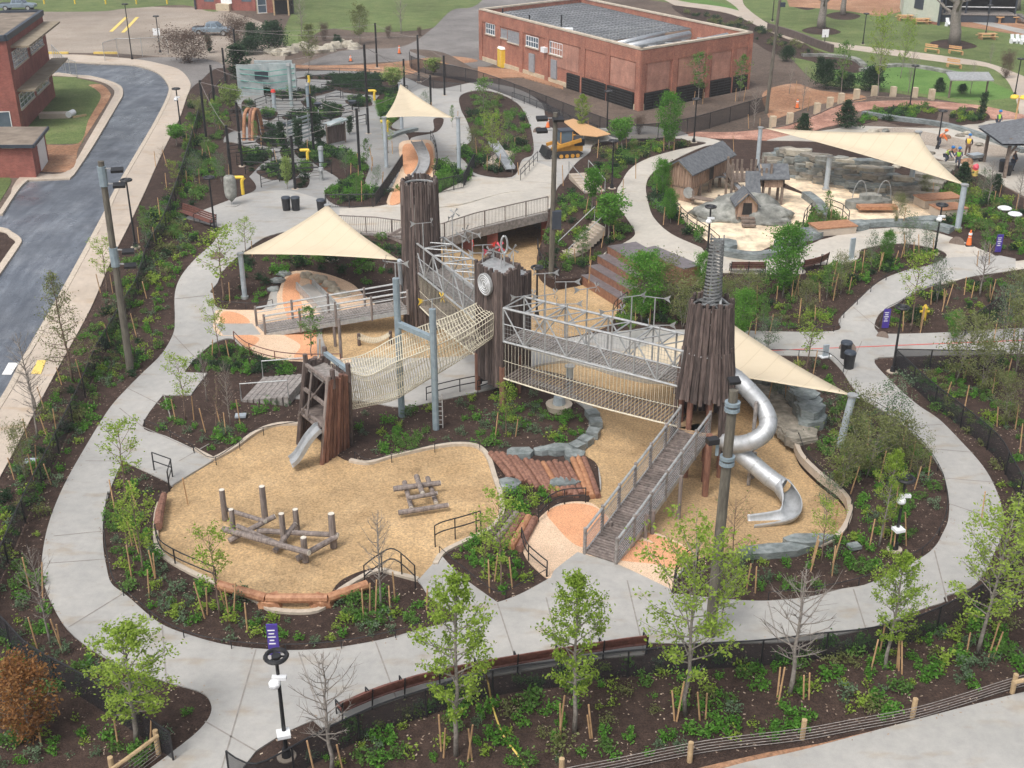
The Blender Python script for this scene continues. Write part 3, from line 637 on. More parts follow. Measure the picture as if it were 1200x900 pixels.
for z in (4.25, 3.0, 1.9): MB().beam(mid4(0, 0, z), mid4(1, 0, z), .14, .14).build('cross_beam', 'grey_log', t4)
MB().prism([vz(lerp(p, (a1 + r1) / 2, .06), 4.0) for p in (a1, f1, r1, k1)], .1).build('roof_deck', 'deck_grey', t4)
MB().beam(vz(k1, 4.45), vz(r1, 4.4), .2, .2).build('blue_beam', 'pipe_blue', t4)
for p in (a1, k1, r1, lerp(f1, r1, .2)): MB().tube([vz(p, 3.8), vz(p, 4.75)], .12, 8).build('post_top', 'bark_log', t4)
MB().prism([vz(lerp(p, c4, .1), 1.75) for p in (a0, f0, r0, k0)], .1).build('floor', 'deck_wood', t4)
def slide_chute(pts_, w, name, parent, mat='steel_slide', hw=.2):
    b = MB(); L, Rr = [], []
    for i, p in enumerate(pts_):
        d = pts_[min(i + 1, len(pts_) - 1)] - pts_[max(i - 1, 0)]; d.z = 0; d.normalize(); q = V3((-d.y, d.x, 0)) * w / 2; L.append(p + q); Rr.append(p - q)
    for i in range(len(pts_) - 1):
        b.poly([L[i], Rr[i], Rr[i + 1], L[i + 1]]); dn = V3((0, 0, -.04)); b.poly([L[i + 1] + dn, Rr[i + 1] + dn, Rr[i] + dn, L[i] + dn])
    o = b.build(name, mat, parent, True)
    for e in (L, Rr):
        b = MB()
        for i in range(len(e) - 1): b.beam(e[i] + V3((0, 0, hw / 2)), e[i + 1] + V3((0, 0, hw / 2)), .05, hw)
        b.build('side_rail', mat, parent)
    return o
def curve(c, k=8):
    out = []; n = len(c)
    for i in range(n - 1):
        p0, p1, p2, p3 = c[max(i - 1, 0)], c[i], c[i + 1], c[min(i + 2, n - 1)]
        for j in range(k):
            t = j / k; out.append(.5 * ((2 * p1) + (p2 - p0) * t + (2 * p0 - 5 * p1 + 4 * p2 - p3) * t * t + (3 * p1 - p0 - 3 * p2 + p3) * t ** 3))
    out.append(c[-1]); return out
s0 = gp(371, 505, 1.75); e0 = gp(341, 543, .28)
sl_ = thing('slide', vz(e0, 0), 'small straight steel slide coming out of the low log tower', 'slide')
slide_chute(curve([s0 + (s0 - e0) * .12 + V3((0, 0, -.12)), s0, lerp(s0, e0, .35) + V3((0, 0, .05)), lerp(s0, e0, .75) - V3((0, 0, .12)), e0]), .8, 'chute', sl_)
# --- rope net tunnel and its steel portal
net = thing('rope_net_bridge', at(480, 470, 53), 'sagging tunnel of cream rope net between the low log tower and the square tower', 'net bridge')
ws = [(0, gp(388, 424, 4.3), gp(407, 436, 4.2)), (.22, at(425, 416, 52.3), at(432, 440, 50.6)), (.42, at(460, 397, 53.2), at(462, 425, 51.3)), (.62, at(492, 383, 54.6), at(498, 411, 52.5)), (.82, at(530, 369, 56), at(540, 391, 54)), (1, at(563, 353, 57.0), at(578, 367, 55.6))]
fa, ne = curve([w[1] for w in ws], 12), curve([w[2] for w in ws], 12); bot = curve([at(412, 478, 50.6), at(440, 473, 51.2), at(470, 466, 51.9), at(505, 447, 53), at(545, 424, 54.3), at(578, 401, 55.5)], 12)
rows = []
for a, c, d in zip(fa, ne, bot):
    c = lerp(a, c, 1); h = d.z; w = lerp(a, c, .5); cs = []
    d2 = vz(a, d.z + .1); ctrl = [a, lerp(a, d2, .6), vz(lerp(a, c, .3), d.z), vz(lerp(a, c, .75), d.z - .02), lerp(c, d, .75), lerp(c, d, .35), c, lerp(a, c, .5) - V3((0, 0, .12)), a]
    rows.append(curve(ctrl, 2))
b = MB(); m_, n_ = len(rows), len(rows[0]); rr = []
dense = []
for i in range(m_ - 1):
    for s in (0,): dense.append([lerp(rows[i][j], rows[i + 1][j], s) for j in range(n_)])
dense.append(rows[-1])
for i, rw in enumerate(dense):
    for j in range(n_): b.v.append(rw[j])
    if i:
        for j in range(n_ - 1): k = (i - 1) * n_ + j; b.f.append((k, k + 1, k + 1 + n_, k + n_))
no = b.build('netting', 'rope', net); wm = no.modifiers.new('w', 'WIREFRAME'); wm.thickness = .04; wm.use_boundary = True
MB().tube(fa, .028, 6).build('rim_rope', 'rope', net); MB().tube(ne, .028, 6).build('rim_rope', 'rope', net)
pt = thing('steel_portal', G(491, 495), 'blue grey steel goal frame straddling the rope net tunnel', 'frame')
pr, pl = G(511, 503), G(471, 488); hr, hl = hgt(pr, 362), hgt(pl, 326)
for p, h in ((pr, hr), (pl, hl)): MB().tube([p, p + V3((0, 0, h))], .17, 10).build('post', 'pipe_blue', pt)
MB().beam(pl + V3((0, 0, hgt(pl, 379))), pr + V3((0, 0, hgt(pr, 397))), .26, .26).build('cross_beam', 'pipe_blue', pt)
b = MB()
for i in range(7): b.beam(pr + V3((.35, -.05, .3 + i * .25)), pr + V3((.15, -.05, .3 + i * .25)), .03)
b.beam(pr + V3((.35, -.05, .1)), pr + V3((.35, -.05, 2)), .05); b.build('ladder', 'galv', pt)
# --- steel truss bridges
def truss(a, b_, far, n, label, nm, posts, low=True):
    t = thing(nm, vz((a + b_) / 2, 2), label, 'bridge'); zt, zb, zl = 5.8, 4.0, 2.0; u = (b_ - a); u.z = 0; L = u.length
    A = [[vz(lerp(a, b_, i / n) + far * s, 0) for i in range(n + 1)] for s in (0, 1)]
    m = MB()
    for s in (0, 1):
        for z in (zt, zb): m.tube([vz(A[s][0], z), vz(A[s][-1], z)], .065, 7)
        m.tube([vz(A[s][0], zb + .95), vz(A[s][-1], zb + .95)], .03, 6)
    m.build('chord', 'galv', t); m = MB()
    for s in (0, 1):
        for i in range(n + 1): m.tube([vz(A[s][i], zb), vz(A[s][i], zt)], .045, 6)
        for i in range(n): m.tube([vz(A[s][i + (i % 2)], zt), vz(A[s][i + 1 - (i % 2)], zb)], .04, 6)
    for i in range(n): m.tube([vz(A[0][i], zt), vz(A[1][i + 1], zt)], .035, 6)
    for i in range(n + 1): m.tube([vz(A[0][i], zt), vz(A[1][i], zt)], .04, 6); m.tube([vz(A[0][i], zb), vz(A[1][i], zb)], .05, 6)
    m.build('brace', 'galv', t); m = MB(); nn = int(L / .17)
    for s in (0, 1):
        for i in range(nn): p = lerp(A[s][0], A[s][-1], (i + .5) / nn); m.beam(vz(p, zb), vz(p, zb + .95), .014)
        for k in range(1, 4): m.beam(vz(A[s][0], zb + .95 * k / 4), vz(A[s][-1], zb + .95 * k / 4), .010)
    m.build('railing_mesh', 'galv', t); m = MB(); nn = int(L / .16)
    for i in range(nn):
        p = vz(lerp(A[0][0], A[0][-1], (i + .5) / nn), zb + .05); m.beam(p + far * .08, p + far * .92, .09, .04)
    m.build('upper_deck', 'deck_grey', t)
    if low:
        m = MB(); nn = int(L / .2); o = far * .03
        for i in range(nn): p = vz(lerp(A[0][0], A[0][-1], (i + .5) / nn), zl - .12 * math.sin(math.pi * (i + .5) / nn)); m.tube([p - far * .0, p + far * 1.0], .05, 5)
        m.build('rope_deck', 'deck_wood', t); m = MB()
        for s in (0, 1):
            q = [vz(lerp(A[s][0], A[s][-1], i / 24), zl - .05 - .12 * math.sin(math.pi * i / 24)) for i in range(25)]; m.tube(q, .045, 6)
            m.tube([p + V3((0, 0, 1.0)) for p in q], .014, 5)
            k = int(L / .2)
            for i in range(k): p = lerp(A[s][0], A[s][-1], (i + .5) / k); m.beam(vz(p, zl - .1), vz(p, zb), .017)
        m.build('hanging_rope', 'rope', t)
    return A
na, nb = at(590, 402, 54.3), at(797, 462, 48.9); dd = vz(nb - na, 0).normalized(); fr = V3((-dd.y, dd.x, 0)) * 1.9
TA = truss(vz(na, 0), vz(nb, 0), fr, 8, 'long silver truss bridge with a rope bridge hung below it, left of the spiral tower', 'truss_bridge', None)
nc, nd = at(487, 317, 64.9), at(556, 355, 57.3); dd2 = vz(nd - nc, 0).normalized(); fr2 = V3((-dd2.y, dd2.x, 0)) * 1.8
fr2 = fr2 if fr2.x > 0 else -fr2
TB = truss(vz(nc, 0), vz(nd, 0), fr2, 6, 'shorter silver truss bridge running back from the disc tower to the tallest tower', 'truss_bridge', None)
def whirligig(P, h, ang, label, col='galv', kind=0):
    t = thing('whirligig', P, label, 'wind vane', 'whirligigs standing on the bridges and towers')
    MB().tube([P, P + V3((0, 0, h))], .032, 6).build('pole', 'galv', t); u = V3((math.cos(ang), math.sin(ang), 0)); v = V3((-u.y, u.x, 0)); H = P + V3((0, 0, h))
    MB().beam(H - u * .55, H + u * .5, .035).build('arm', 'galv', t)
    b = MB()
    for k in range(4):
        a = k * math.pi / 2 + .4; e = v * math.cos(a) + V3((0, 0, math.sin(a))); w = v * -math.sin(a) + V3((0, 0, math.cos(a))); c = H + u * .52
        b.poly([c + e * .04, c + e * .3 + w * .10 + u * .03, c + e * .33 - w * .02, c + e * .04 - w * .03])
        b.poly([c + e * .04 - w * .03 - u * .006, c + e * .33 - w * .02 - u * .006, c + e * .3 + w * .10 + u * .024, c + e * .04 - u * .006])
    b.build('rotor', col, t); b = MB(); c = H - u * .5
    b.prism([c + u * .12, c - u * .25 + V3((0, 0, .2)), c - u * .16, c - u * .25 - V3((0, 0, .2))], 0.012) if False else b.poly([c + u * .12, c - u * .25 + V3((0, 0, .2)), c - u * .16, c - u * .25 - V3((0, 0, .2))])
    b.build('tail_fin', col if col != 'galv' else 'galv', t)
wl = [(TA[0][1], .9), (TA[1][1], 1.5), (TA[1][2], 1.3), (TA[1][3], 1.2), (TA[0][3], 1.0), (TA[1][5], 1.3), (TA[0][5], 1.2), (TA[1][6], 1.5), (TA[0][7], 1.0), (TA[0][2], 1.2)]
ORD = ['first', 'second', 'third', 'fourth', 'fifth', 'sixth', 'seventh', 'eighth', 'ninth', 'tenth', 'eleventh', 'twelfth', 'thirteenth', 'fourteenth', 'fifteenth', 'sixteenth', 'seventeenth']
WO = [0, 1, 3, 5, 4, 7, 6, 8, 9, 2]
for i, (p, h) in enumerate(wl): whirligig(vz(p, 5.8), h, rng.uniform(2.7, 3.6) if i % 3 else 0.4, 'grey whirligig %s along the long truss bridge, counted from the disc tower' % ORD[[0, 4, 5, 7, 2, 8, 6, 1, 9, 3][i] if False else WO[i]])
for i, (p, h, c) in enumerate([(TB[0][1], 1.5, 'galv'), (TB[1][1], 1.7, 'galv'), (TB[1][3], 1.5, 'galv'), (TB[1][4], 1.2, 'red'), (TB[1][5], 1.4, 'galv'), (TB[1][2], .9, 'galv')]):
    whirligig(vz(p, 5.8), h, .3 + i, 'grey whirligig %s along the back truss bridge' % ['nearest the tallest tower on the near rail', 'nearest the tallest tower on the far rail', 'in the middle of the far rail', '', 'nearest the disc tower on the far rail', 'on the lower pole of the far rail'][i] if c != 'red' else 'whirligig with red blades on the back truss bridge', c)
for i, (x, y, c, l) in enumerate([(563, 306, 'galv', 'back left'), (578, 303, 'pink', 'back'), (604, 311, 'galv', 'right'), (588, 314, 'galv', 'front')]):
    whirligig(vz(lerp(gp(x, y, 7.15), c2, .12), 7.12), .5 + .1 * i, .8 * i, 'whirligig with pink blades on the disc tower roof' if c == 'pink' else 'grey whirligig standing at the %s corner of the disc tower roof' % l, c)
whirligig(pl + V3((0, 0, hl)), .8, 2.8, 'grey whirligig on top of the left post of the blue steel frame')
whirligig(pr + V3((0, 0, hr)), .5, .5, 'grey whirligig with yellow blades on the right post of the blue steel frame', 'yellow')
rg = gp(591, 303, 7.5); t = thing('ring_sculpture', vz(rg, 7.12), 'small steel hoop standing on the roof of the disc tower', 'sculpture')
b = MB(); b.tube([rg + V3((0, 0, -.4)), rg + V3((0, 0, .25))], .05, 6); b.build('stem', 'galv', t)
b = MB(); b.tube([rg + V3((math.sin(i * .35) * .16, 0, .75 + math.cos(i * .35) * .45)) for i in range(19)], .06, 6, False); b.build('hoop', 'galv', t)
# --- railed ramps
def ramp_walk(a, b_, c, d, label, posts, mat='deck_wood', bars=5, extra=()):
    # a,b near/left edge start->end, c,d the other edge
    t = thing('ramp', vz((a + c) / 2, min(a.z, c.z)), label, 'ramp'); n = int((b_ - a).length / .15); m = MB()
    for i in range(n):
        s = (i + .5) / n; m.beam(lerp(a, b_, s), lerp(c, d, s), .125, .05)
    m.build('deck', mat, t); m = MB()
    for p, q in ((a, b_), (c, d)): m.beam(p - V3((0, 0, .12)), q - V3((0, 0, .12)), .08, .26)
    m.build('stringer', 'galv', t); m = MB(); ms = MB()
    for p, q in ((a, b_), (c, d)):
        m.tube([p + V3((0, 0, 1.1)), q + V3((0, 0, 1.1))], .06, 7); m.tube([p + V3((0, 0, .8)), q + V3((0, 0, .8))], .028, 6)
        for k in range(bars): z = .12 + k * .14; ms.beam(p + V3((0, 0, z)), q + V3((0, 0, z)), .022)
    m.build('handrail', 'galv', t); ms.build('railing_bars', 'galv', t)
    for p, q in ((a, b_), (c, d)):
        for i in range(posts + 1):
            w = lerp(p, q, i / posts); MB().tube([w - V3((0, 0, .3)), w + V3((0, 0, 1.22))], .075, 8).build('post', 'grey_log' if bars < 5 else 'deck_grey', t)
    for (px, py, z) in extra: w = GP(px, py); MB().tube([w - V3((0, 0, .1)), vz(w, z)], .09, 8).build('support_post', 'grey_log', t)
    return t
a, c = gp(685, 648, .08), gp(722, 660, .08); b_, d = at(796, 499, 48.6), at(831, 503, 48.0)
ramp_walk(a, vz(b_, 2.0), c, vz(d, 2.0), 'wide boarded ramp with steel railings rising from the orange paving to the spiral tower', 6, extra=[(756, 632, 1.2), (764, 628, 1.2), (795, 608, 1.8), (715, 628, .7)])
ramp_walk(G(311, 391, .1), vz(at(478, 362, 63.8), 2.0), G(301, 381, .1), vz(at(470, 350, 65.3), 2.0), 'narrow grey boarded ramp with steel handrails leading from the left path to the tallest tower', 4, 'deck_grey', 2, extra=[(400, 420, 2.5), (393, 405, 1.4)])
pd = thing('landing_platform', vz(at(812, 500, 48.3), 2.0), 'tan boarded landing at the top of the wide ramp', 'platform'); m = MB(); q0, q1 = vz(b_, 2.02), vz(d, 2.02); ou = vz(C3, 2.02)
for i in range(12): m.beam(lerp(q0, lerp(q0, ou, .8), i / 12), lerp(q1, lerp(q1, ou, .8), i / 12), .16, .05)
m.build('deck', 'deck_tan', pd)
# --- tube slide
tsl = thing('tube_slide', GP(905, 600), 'silver steel tube slide curling out of the spiral tower down to the wood chips', 'slide')
cps = [(846, 434, 4.75), (862, 443, 4.65), (877, 457, 4.45), (892, 474, 4.15), (900, 491, 3.8), (897, 506, 3.45), (882, 517, 3.1), (862, 521, 2.8), (850, 517, 2.55), (852, 520, 2.3), (866, 530, 1.95), (884, 545, 1.55), (902, 560, 1.1), (917, 570, .75)]
def Yat(i): return 0
# world track: out to the right, round the front, back under itself and away
w0 = C3; trk = [(1.0, .0, 4.75), (1.5, -.15, 4.65), (2.1, -.55, 4.4), (2.75, -.95, 4.05), (3.05, -1.45, 3.65), (2.8, -1.9, 3.3), (2.1, -2.0, 2.95), (1.45, -1.65, 2.6), (1.35, -1.2, 2.35), (1.75, -1.15, 2.1), (2.4, -1.5, 1.75), (3.0, -1.95, 1.3), (3.6, -2.45, .75), (3.95, -2.85, .3)]
tr_ = [at(x, y, C3.y + k[1]) for (x, y, z), k in zip(cps, trk)]
cv = curve(tr_, 5)
MB().tube(cv, .41, 18, False).build('tube', 'steel_slide', tsl, True)
b = MB()
for i in range(0, len(cv) - 1, 5):
    d_ = (cv[i + 1] - cv[i]).normalized(); b.tube([cv[i], cv[i] + d_ * .06], .43, 18, False)
b.build('joint_ring', 'galv', tsl)
ex = [tr_[-1]] + [gp(x, y, z) for x, y, z in ((928, 588, .05), (924, 600, -.1), (908, 605, -.2), (880, 609, -.25))]; exc = curve(ex, 6)
b = MB(); rws = []
for i, p in enumerate(exc):
    d_ = exc[min(i + 1, len(exc) - 1)] - exc[max(i - 1, 0)]; d_.normalize(); x = d_.cross(V3((0, 0, 1))).normalized(); up = x.cross(d_).normalized()
    hi = math.pi * (1.0 if i > 8 else 1.0 + .9 * (1 - i / 8)); rws.append([p + (x * math.cos(math.pi * 1.5 + hi / 2 * (2 * j / 12 - 1)) + up * math.sin(math.pi * 1.5 + hi / 2 * (2 * j / 12 - 1))) * .41 for j in range(13)])
for rw in rws: b.v += rw
for i in range(len(rws) - 1):
    for j in range(12): k = i * 13 + j; b.f.append((k, k + 1, k + 14, k + 13))
o = b.build('exit_trough', 'steel_slide', tsl, True); sm_ = o.modifiers.new('s', 'SOLIDIFY'); sm_.thickness = .04
for (px, py, yt) in ((877, 568, 471), (882, 560, 530)):
    p = GP(px, py); MB().tube([p, p + V3((0, 0, hgt(p, yt)))], .09, 8).build('support_post', 'deck_grey', tsl)
# --- climbing logs on the front chips
def logthing(specs, label, name='climbing_logs'):
    p0 = gp(*specs[0][1][:2]); t = thing(name, vz(p0, 0), label, 'climbing frame')
    for nm, a, b_, r in specs:
        p, q = gp(*a), gp(*b_) if len(b_) == 3 else None
        if q is None: q = p + V3((0, 0, hgt(p, b_[0])))
        o = MB().tube([p, lerp(p, q, .5), q], [r * 1.05, r, r * .95], 9).build(nm, 'grey_log', t); d_ = (q - p).normalized()
        MB().tube([q, q + d_ * .015], r * .9, 9).build('cut_end', 'cut_end', t)
    return t
logthing([('post', (264, 609, 0), (574,), .13), ('post', (274, 625, 0), (597,), .12), ('post', (311, 611, 0), (570,), .14), ('post', (333, 637, 0), (602,), .13), ('post', (348, 620, 0), (597,), .13), ('post', (391, 641, 0), (602,), .15), ('post', (358, 658, 0), (630,), .14),
          ('log', (262, 620, .45), (362, 648, .95), .13), ('log', (268, 634, .15), (322, 605, .7), .12), ('log', (265, 597, .4), (311, 611, .7), .10), ('log', (277, 616, .8), (333, 640, .1), .10), ('log', (302, 622, .25), (396, 627, .6), .12), ('log', (322, 646, .15), (346, 614, .6), .12), ('log', (348, 655, .2), (394, 629, .55), .13)],
         'jumble of grey climbing logs with seven upright posts on the front wood chips')
logthing([('log', (461, 573, .5), (516, 566, .5), .13), ('log', (467, 601, .25), (525, 592, .25), .12), ('log', (478, 584, .55), (512, 578, .55), .10), ('log', (474, 565, .35), (482, 595, .15), .11), ('log', (501, 560, .35), (511, 589, .15), .11), ('log', (488, 558, .75), (495, 578, .65), .12)],
         'low grid of grey climbing logs right of centre on the front wood chips')
# --- shade sails
def sail(cs, label, posts, sag=.12):
    t = thing('shade_sail', vz(cs[0], cs[0].z), label, 'shade sail'); n = 16; ctr = sum(cs, V3((0, 0, 0))) / 3; b = MB(); idx = {}
    for i in range(n + 1):
        for j in range(n + 1 - i):
            u, v = i / n, j / n; w = 1 - u - v; p = cs[0] * u + cs[1] * v + cs[2] * w; k = min(u, v, w) * 3
            e = 4 * (u * v + v * w + w * u) / 1.333 ; pull = sag * (4 * u * v * (1 - w) ** 2 + 4 * v * w * (1 - u) ** 2 + 4 * u * w * (1 - v) ** 2) * (1 - k) ** 1
            p = lerp(p, ctr, pull); p = p - V3((0, 0, .35 * k)); idx[i, j] = len(b.v); b.v.append(p)
    for i in range(n):
        for j in range(n - i):
            b.f.append((idx[i, j], idx[i + 1, j], idx[i, j + 1]))
            if j < n - i - 1: b.f.append((idx[i + 1, j], idx[i + 1, j + 1], idx[i, j + 1]))
    o = b.build('fabric', 'fabric', t, True); s_ = o.modifiers.new('s', 'SOLIDIFY'); s_.thickness = .015
    for c in cs: MB().tube([c, c + (c - ctr).normalized() * .35], .03, 5).build('corner_fitting', 'galv', t)
def sail_post(px, py, yt, label, foot=True, r=.16, dx=0, fpx=None):
    p = G(px, py); h = hgt(p, yt); t = thing('sail_post', p, label, 'post'); q = p + V3((dx, 0, h))
    MB().tube([p, q], r, 12).build('pole', 'post_grey', t); MB().tube([q, q + V3((0, 0, .08))], r * 1.4, 12).build('cap', 'galv', t)
    if foot: MB().tube([p - V3((0, 0, .2)), p + V3((0, 0, .12))], r * 1.5, 12).build('base_plate', 'galv', t)
    if foot == 2: MB().tube([p - V3((0, 0, 1.2)), p - V3((0, 0, -.0))], [.45, .55], 14).build('footing', 'concrete_tan', t)
    return q
A = sail_post(287, 349, 298, 'grey steel post at the left corner of the left shade sail', dx=-.0); B_ = sail_post(388, 303, 241, 'steel post under the peak of the left shade sail', 2); C_ = at(468, 305, 64.5)
sail([A, B_ + V3((0, 0, .05)), C_], 'cream triangular shade sail beside the tallest log tower', 0, .10)
tp = thing('sail_post', vz(at(473, 370, 66.5), T(0, 66.5)), 'slim grey post behind the tallest log tower', 'post'); q = vz(at(473, 370, 66.5), T(0, 66.5)); MB().tube([q, C_], .13, 10).build('pole', 'post_grey', tp)
A = sail_post(453, 197, 138, 'left front post of the small back shade sail', 2); B_ = sail_post(538, 200, 138, 'right front post of the small back shade sail', 2); C_ = sail_post(471, 152, 98, 'rear post of the small back shade sail', 1)
sail([A, B_ + V3((-.4, 0, 0)), C_], 'small cream shade sail over the back slide', 0, .12)
A = sail_post(886, 210, 150, 'leftmost grey post of the right shade sail'); B_ = sail_post(1122, 268, 217, 'front right post of the right shade sail', r=.2); C_ = sail_post(1066, 225, 155, 'rear post of the right shade sail', r=.2)
sail_post(968, 222, 184, 'short post under the middle of the right shade sail', r=.2)
sail([A + V3((.3, 0, 0)), B_, C_], 'wide cream shade sail at the right above the stone terraces', 0, .11)
A = sail_post(984, 523, 464, 'leaning grey post at the right tip of the sail behind the spiral tower', False, .19, .3); B_ = G(667, 458); hb = hgt(B_, 430); q = thing('sail_post', B_, 'short grey post under the long truss bridge', 'post'); MB().tube([B_, B_ + V3((0, 0, hb))], .2, 12).build('pole', 'post_grey', q); MB().tube([B_ + V3((0, 0, hb)), B_ + V3((0, 0, hb + .08))], .28, 12).build('cap', 'galv', q)
C_ = sail_post(846, 424, 374, 'post hidden behind the spiral tower holding the sail', r=.18)
sail([A, gp(700, 419, 2.6), C_], 'cream shade sail behind the spiral log tower', 0, .09)
# --- footbridge at the back
fb = thing('footbridge', V3((-2, 84, 0)), 'pale concrete footbridge with metal railings over the wood chip underpass', 'bridge')
ed = [G(x, y) for x, y in ((398, 273), (440, 275), (470, 279), (518, 283), (557, 270), (607, 258), (642, 250))]; bk = [G(x, y) for x, y in ((398, 246), (440, 243), (470, 241), (512, 229), (553, 208), (600, 211), (642, 232))]
b = MB()
for i in range(len(ed) - 1): b.prism([p + V3((0, 0, .09)) for p in (ed[i], ed[i + 1], bk[i + 1], bk[i])], .5)
b.build('deck', 'plaza', fb); b = MB()
for i in range(len(ed) - 1): b.beam(ed[i] + V3((0, -.06, -.2)), ed[i + 1] + V3((0, -.06, -.2)), .14, .62)
b.build('edge_beam', 'deck_grey', fb)
for x, y in ((522, 288), (548, 284), (577, 270), (640, 262), (455, 292), (490, 292)):
    p = gp(x, y + 14, 0); p = at(x, y, (ed[2].y + .9) if x < 500 else lerp(ed[3], ed[6], (x - 518) / 124).y + .9)
    MB().box(vz(p, .9), (.75, .75, 2.4)).build('brick_pier', 'brick_pier', fb, uvs=True)
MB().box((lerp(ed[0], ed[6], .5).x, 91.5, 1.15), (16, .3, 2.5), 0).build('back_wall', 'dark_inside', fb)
def railing(ps, name, label, cat, h=1.05, sp=1.8, bars=.14, mat='black', r=.035, group=None, rails=1, barr=.012):
    t = thing(name, ps[0], label, cat, group); L = [0]
    for i in range(len(ps) - 1): L.append(L[-1] + (ps[i + 1] - ps[i]).length)
    def pos(s):
        s = min(max(s, 0), L[-1])
        for i in range(len(ps) - 1):
            if s <= L[i + 1] + 1e-6: return lerp(ps[i], ps[i + 1], (s - L[i]) / max(1e-6, L[i + 1] - L[i]))
        return ps[-1]
    n = max(1, round(L[-1] / sp)); b = MB()
    for k in range(rails): b.tube([p + V3((0, 0, h * (1 - k * .9 / max(1, rails)))) for p in ps], r, 6)
    b.build('rail', mat, t); b = MB()
    for i in range(n + 1):
        p = pos(L[-1] * i / n); b.beam(p - V3((0, 0, .1)), p + V3((0, 0, h)), r * 1.8)
        if (i % 1 == 0): b.build('post', mat, t); b = MB()
    if bars:
        m = MB(); k = int(L[-1] / bars); m.tube([p + V3((0, 0, .1)) for p in ps], r * .6, 5)
        for i in range(k): p = pos(bars * (i + .5)); m.beam(p + V3((0, 0, .1)), p + V3((0, 0, h)), barr * 2)
        m.build('balusters', mat, t)
    return t
M['rail_brown'] = M_noise('rail_brown', (.12, .10, .09), (.2, .17, .15), 5, .5)
railing([p + V3((0, 0, .1)) for p in ed], 'bridge_railing', 'brown metal railing along the near edge of the back footbridge', 'railing', 1.15, 1.9, .13, 'rail_brown', .04)
railing(GL('482,243* 512,228 543,221* 556,196*', 2, .05), 'bridge_railing', 'black railing along the far edge of the back footbridge, right of the tallest tower', 'railing', 1.1, 1.8, .13)
railing(GL('382,244* 440,243* 456,220 472,195*', 2, .05), 'bridge_railing', 'black railing along the far edge of the plaza, left of the tallest tower', 'railing', 1.0, 1.8, .13)
# ---------------------------------------------------------------- buildings
class Wall:         # vertical plane through ground line a->b; rectangles on it are read off the photo
    def __init__(s, a, b):
        s.a = vz(a, 0); s.u = vz(b - a, 0); s.L = s.u.length; s.u.normalize(); s.n = V3((s.u.y, -s.u.x, 0))
        if s.n.dot(-s.a) < 0: s.n = -s.n
    def hit(s, px, py):
        d = ray(px, py); c = V3((0, 0, CAMH)); t = (s.a - c).dot(s.n) / d.dot(s.n); return c + d * t
    def rect(s, mb, q, o0, o1):     # q = four pixel corners (tl, tr, br, bl) or 3D points
        ps = [s.hit(*p) if len(p) == 2 else p for p in q]; f = [p + s.n * o1 for p in ps]; k = [p + s.n * o0 for p in ps]; i = len(mb.v); mb.v += f + k
        mb.f += [tuple(i + j for j in r) for r in ((0, 1, 2, 3), (7, 6, 5, 4), (1, 0, 4, 5), (2, 1, 5, 6), (3, 2, 6, 7), (0, 3, 7, 4))]
    def sq(s, px, y0, y1, w):       # level rectangle centred at px, between photo rows y0,y1 and w metres wide
        t = s.hit(px, y0); z1 = s.hit(px, y1).z; return s.box3(t, w, t.z, z1)
    def box3(s, c, w, z0, z1):
        a, b = c - s.u * w / 2, c + s.u * w / 2; return [vz(a, z0), vz(b, z0), vz(b, z1), vz(a, z1)]
def shell(A, B, C, z0, z1, th=.3):
    D = B + C - A; m = MB(); ps = [A, B, D, C]
    for p, q in zip(ps, ps[1:] + ps[:1]):
        d = vz(q - p, 0).normalized(); n = V3((d.y, -d.x, 0)); ctr = (A + D) / 2
        if n.dot(ctr - p) < 0: n = -n
        i = len(m.v); m.v += [vz(p, z0), vz(q, z0), vz(q + (n - d) * th, z0), vz(p + (n + d) * th, z0), vz(p, z1), vz(q, z1), vz(q + (n - d) * th, z1), vz(p + (n + d) * th, z1)]
        m.f += [tuple(i + j for j in r) for r in ((0, 1, 5, 4), (2, 3, 7, 6), (4, 5, 6, 7), (3, 2, 1, 0))]
    return m
def window(w, parent, c, wd, z0, z1, nx=3, ny=2, frame='white', glass='glass'):
    q = w.box3(c, wd, z0, z1); m = MB(); w.rect(m, q, -.05, .03); g = m.build('window', glass, parent); m = MB(); f = .07
    for i in range(nx + 1): s = (i / nx - .5) * wd; w.rect(m, w.box3(c + w.u * s, f, z0, z1), .02, .06)
    for j in range(ny + 1): z = lerp(z0, z1, j / ny); w.rect(m, w.box3(c, wd + f, z - f / 2, z + f / 2), .02, .065)
    o = m.build('frame', frame, parent); o.parent = g; m = MB(); zl = min(z0, z1); w.rect(m, w.box3(c, wd + .3, zl - .16, zl - .03), -.02, .14); o = m.build('sill', 'coping', parent); o.parent = g
# -- central brick building
A, B, C = gp(752, 57, 8.5), gp(563, 10, 8.5), gp(881, 37, 8.5); D = B + C - A
bb = thing('brick_building', vz((A + D) / 2, 2.5), 'large red brick building with a grey ribbed roof, silver ducts and black ground floor vents', 'building')
shell(A, B, C, 1.5, 8.35).build('wall', 'brick', bb, uvs=True)
m = MB(); ps = [A, B, D, C]; ctr = (A + D) / 2
for p, q in zip(ps, ps[1:] + ps[:1]):
    d = vz(q - p, 0).normalized(); n = V3((d.y, -d.x, 0)); n = n if n.dot(ctr - p) > 0 else -n; m.beam(vz(p, 8.44) + n * .12 - d * .05, vz(q, 8.44) + n * .12 + d * .05, .5, .17)
m.build('coping', 'coping', bb)
def rp(s, t, z): return vz(lerp(lerp(A, B, s), lerp(C, D, s), t), z)
m = MB(); m.prism([rp(.30, .012, 7.6), rp(.99, .012, 7.9), rp(.99, .988, 7.9), rp(.30, .988, 7.6)], .25); rf = m.build('roof', 'roof_grey', bb)
m = MB()
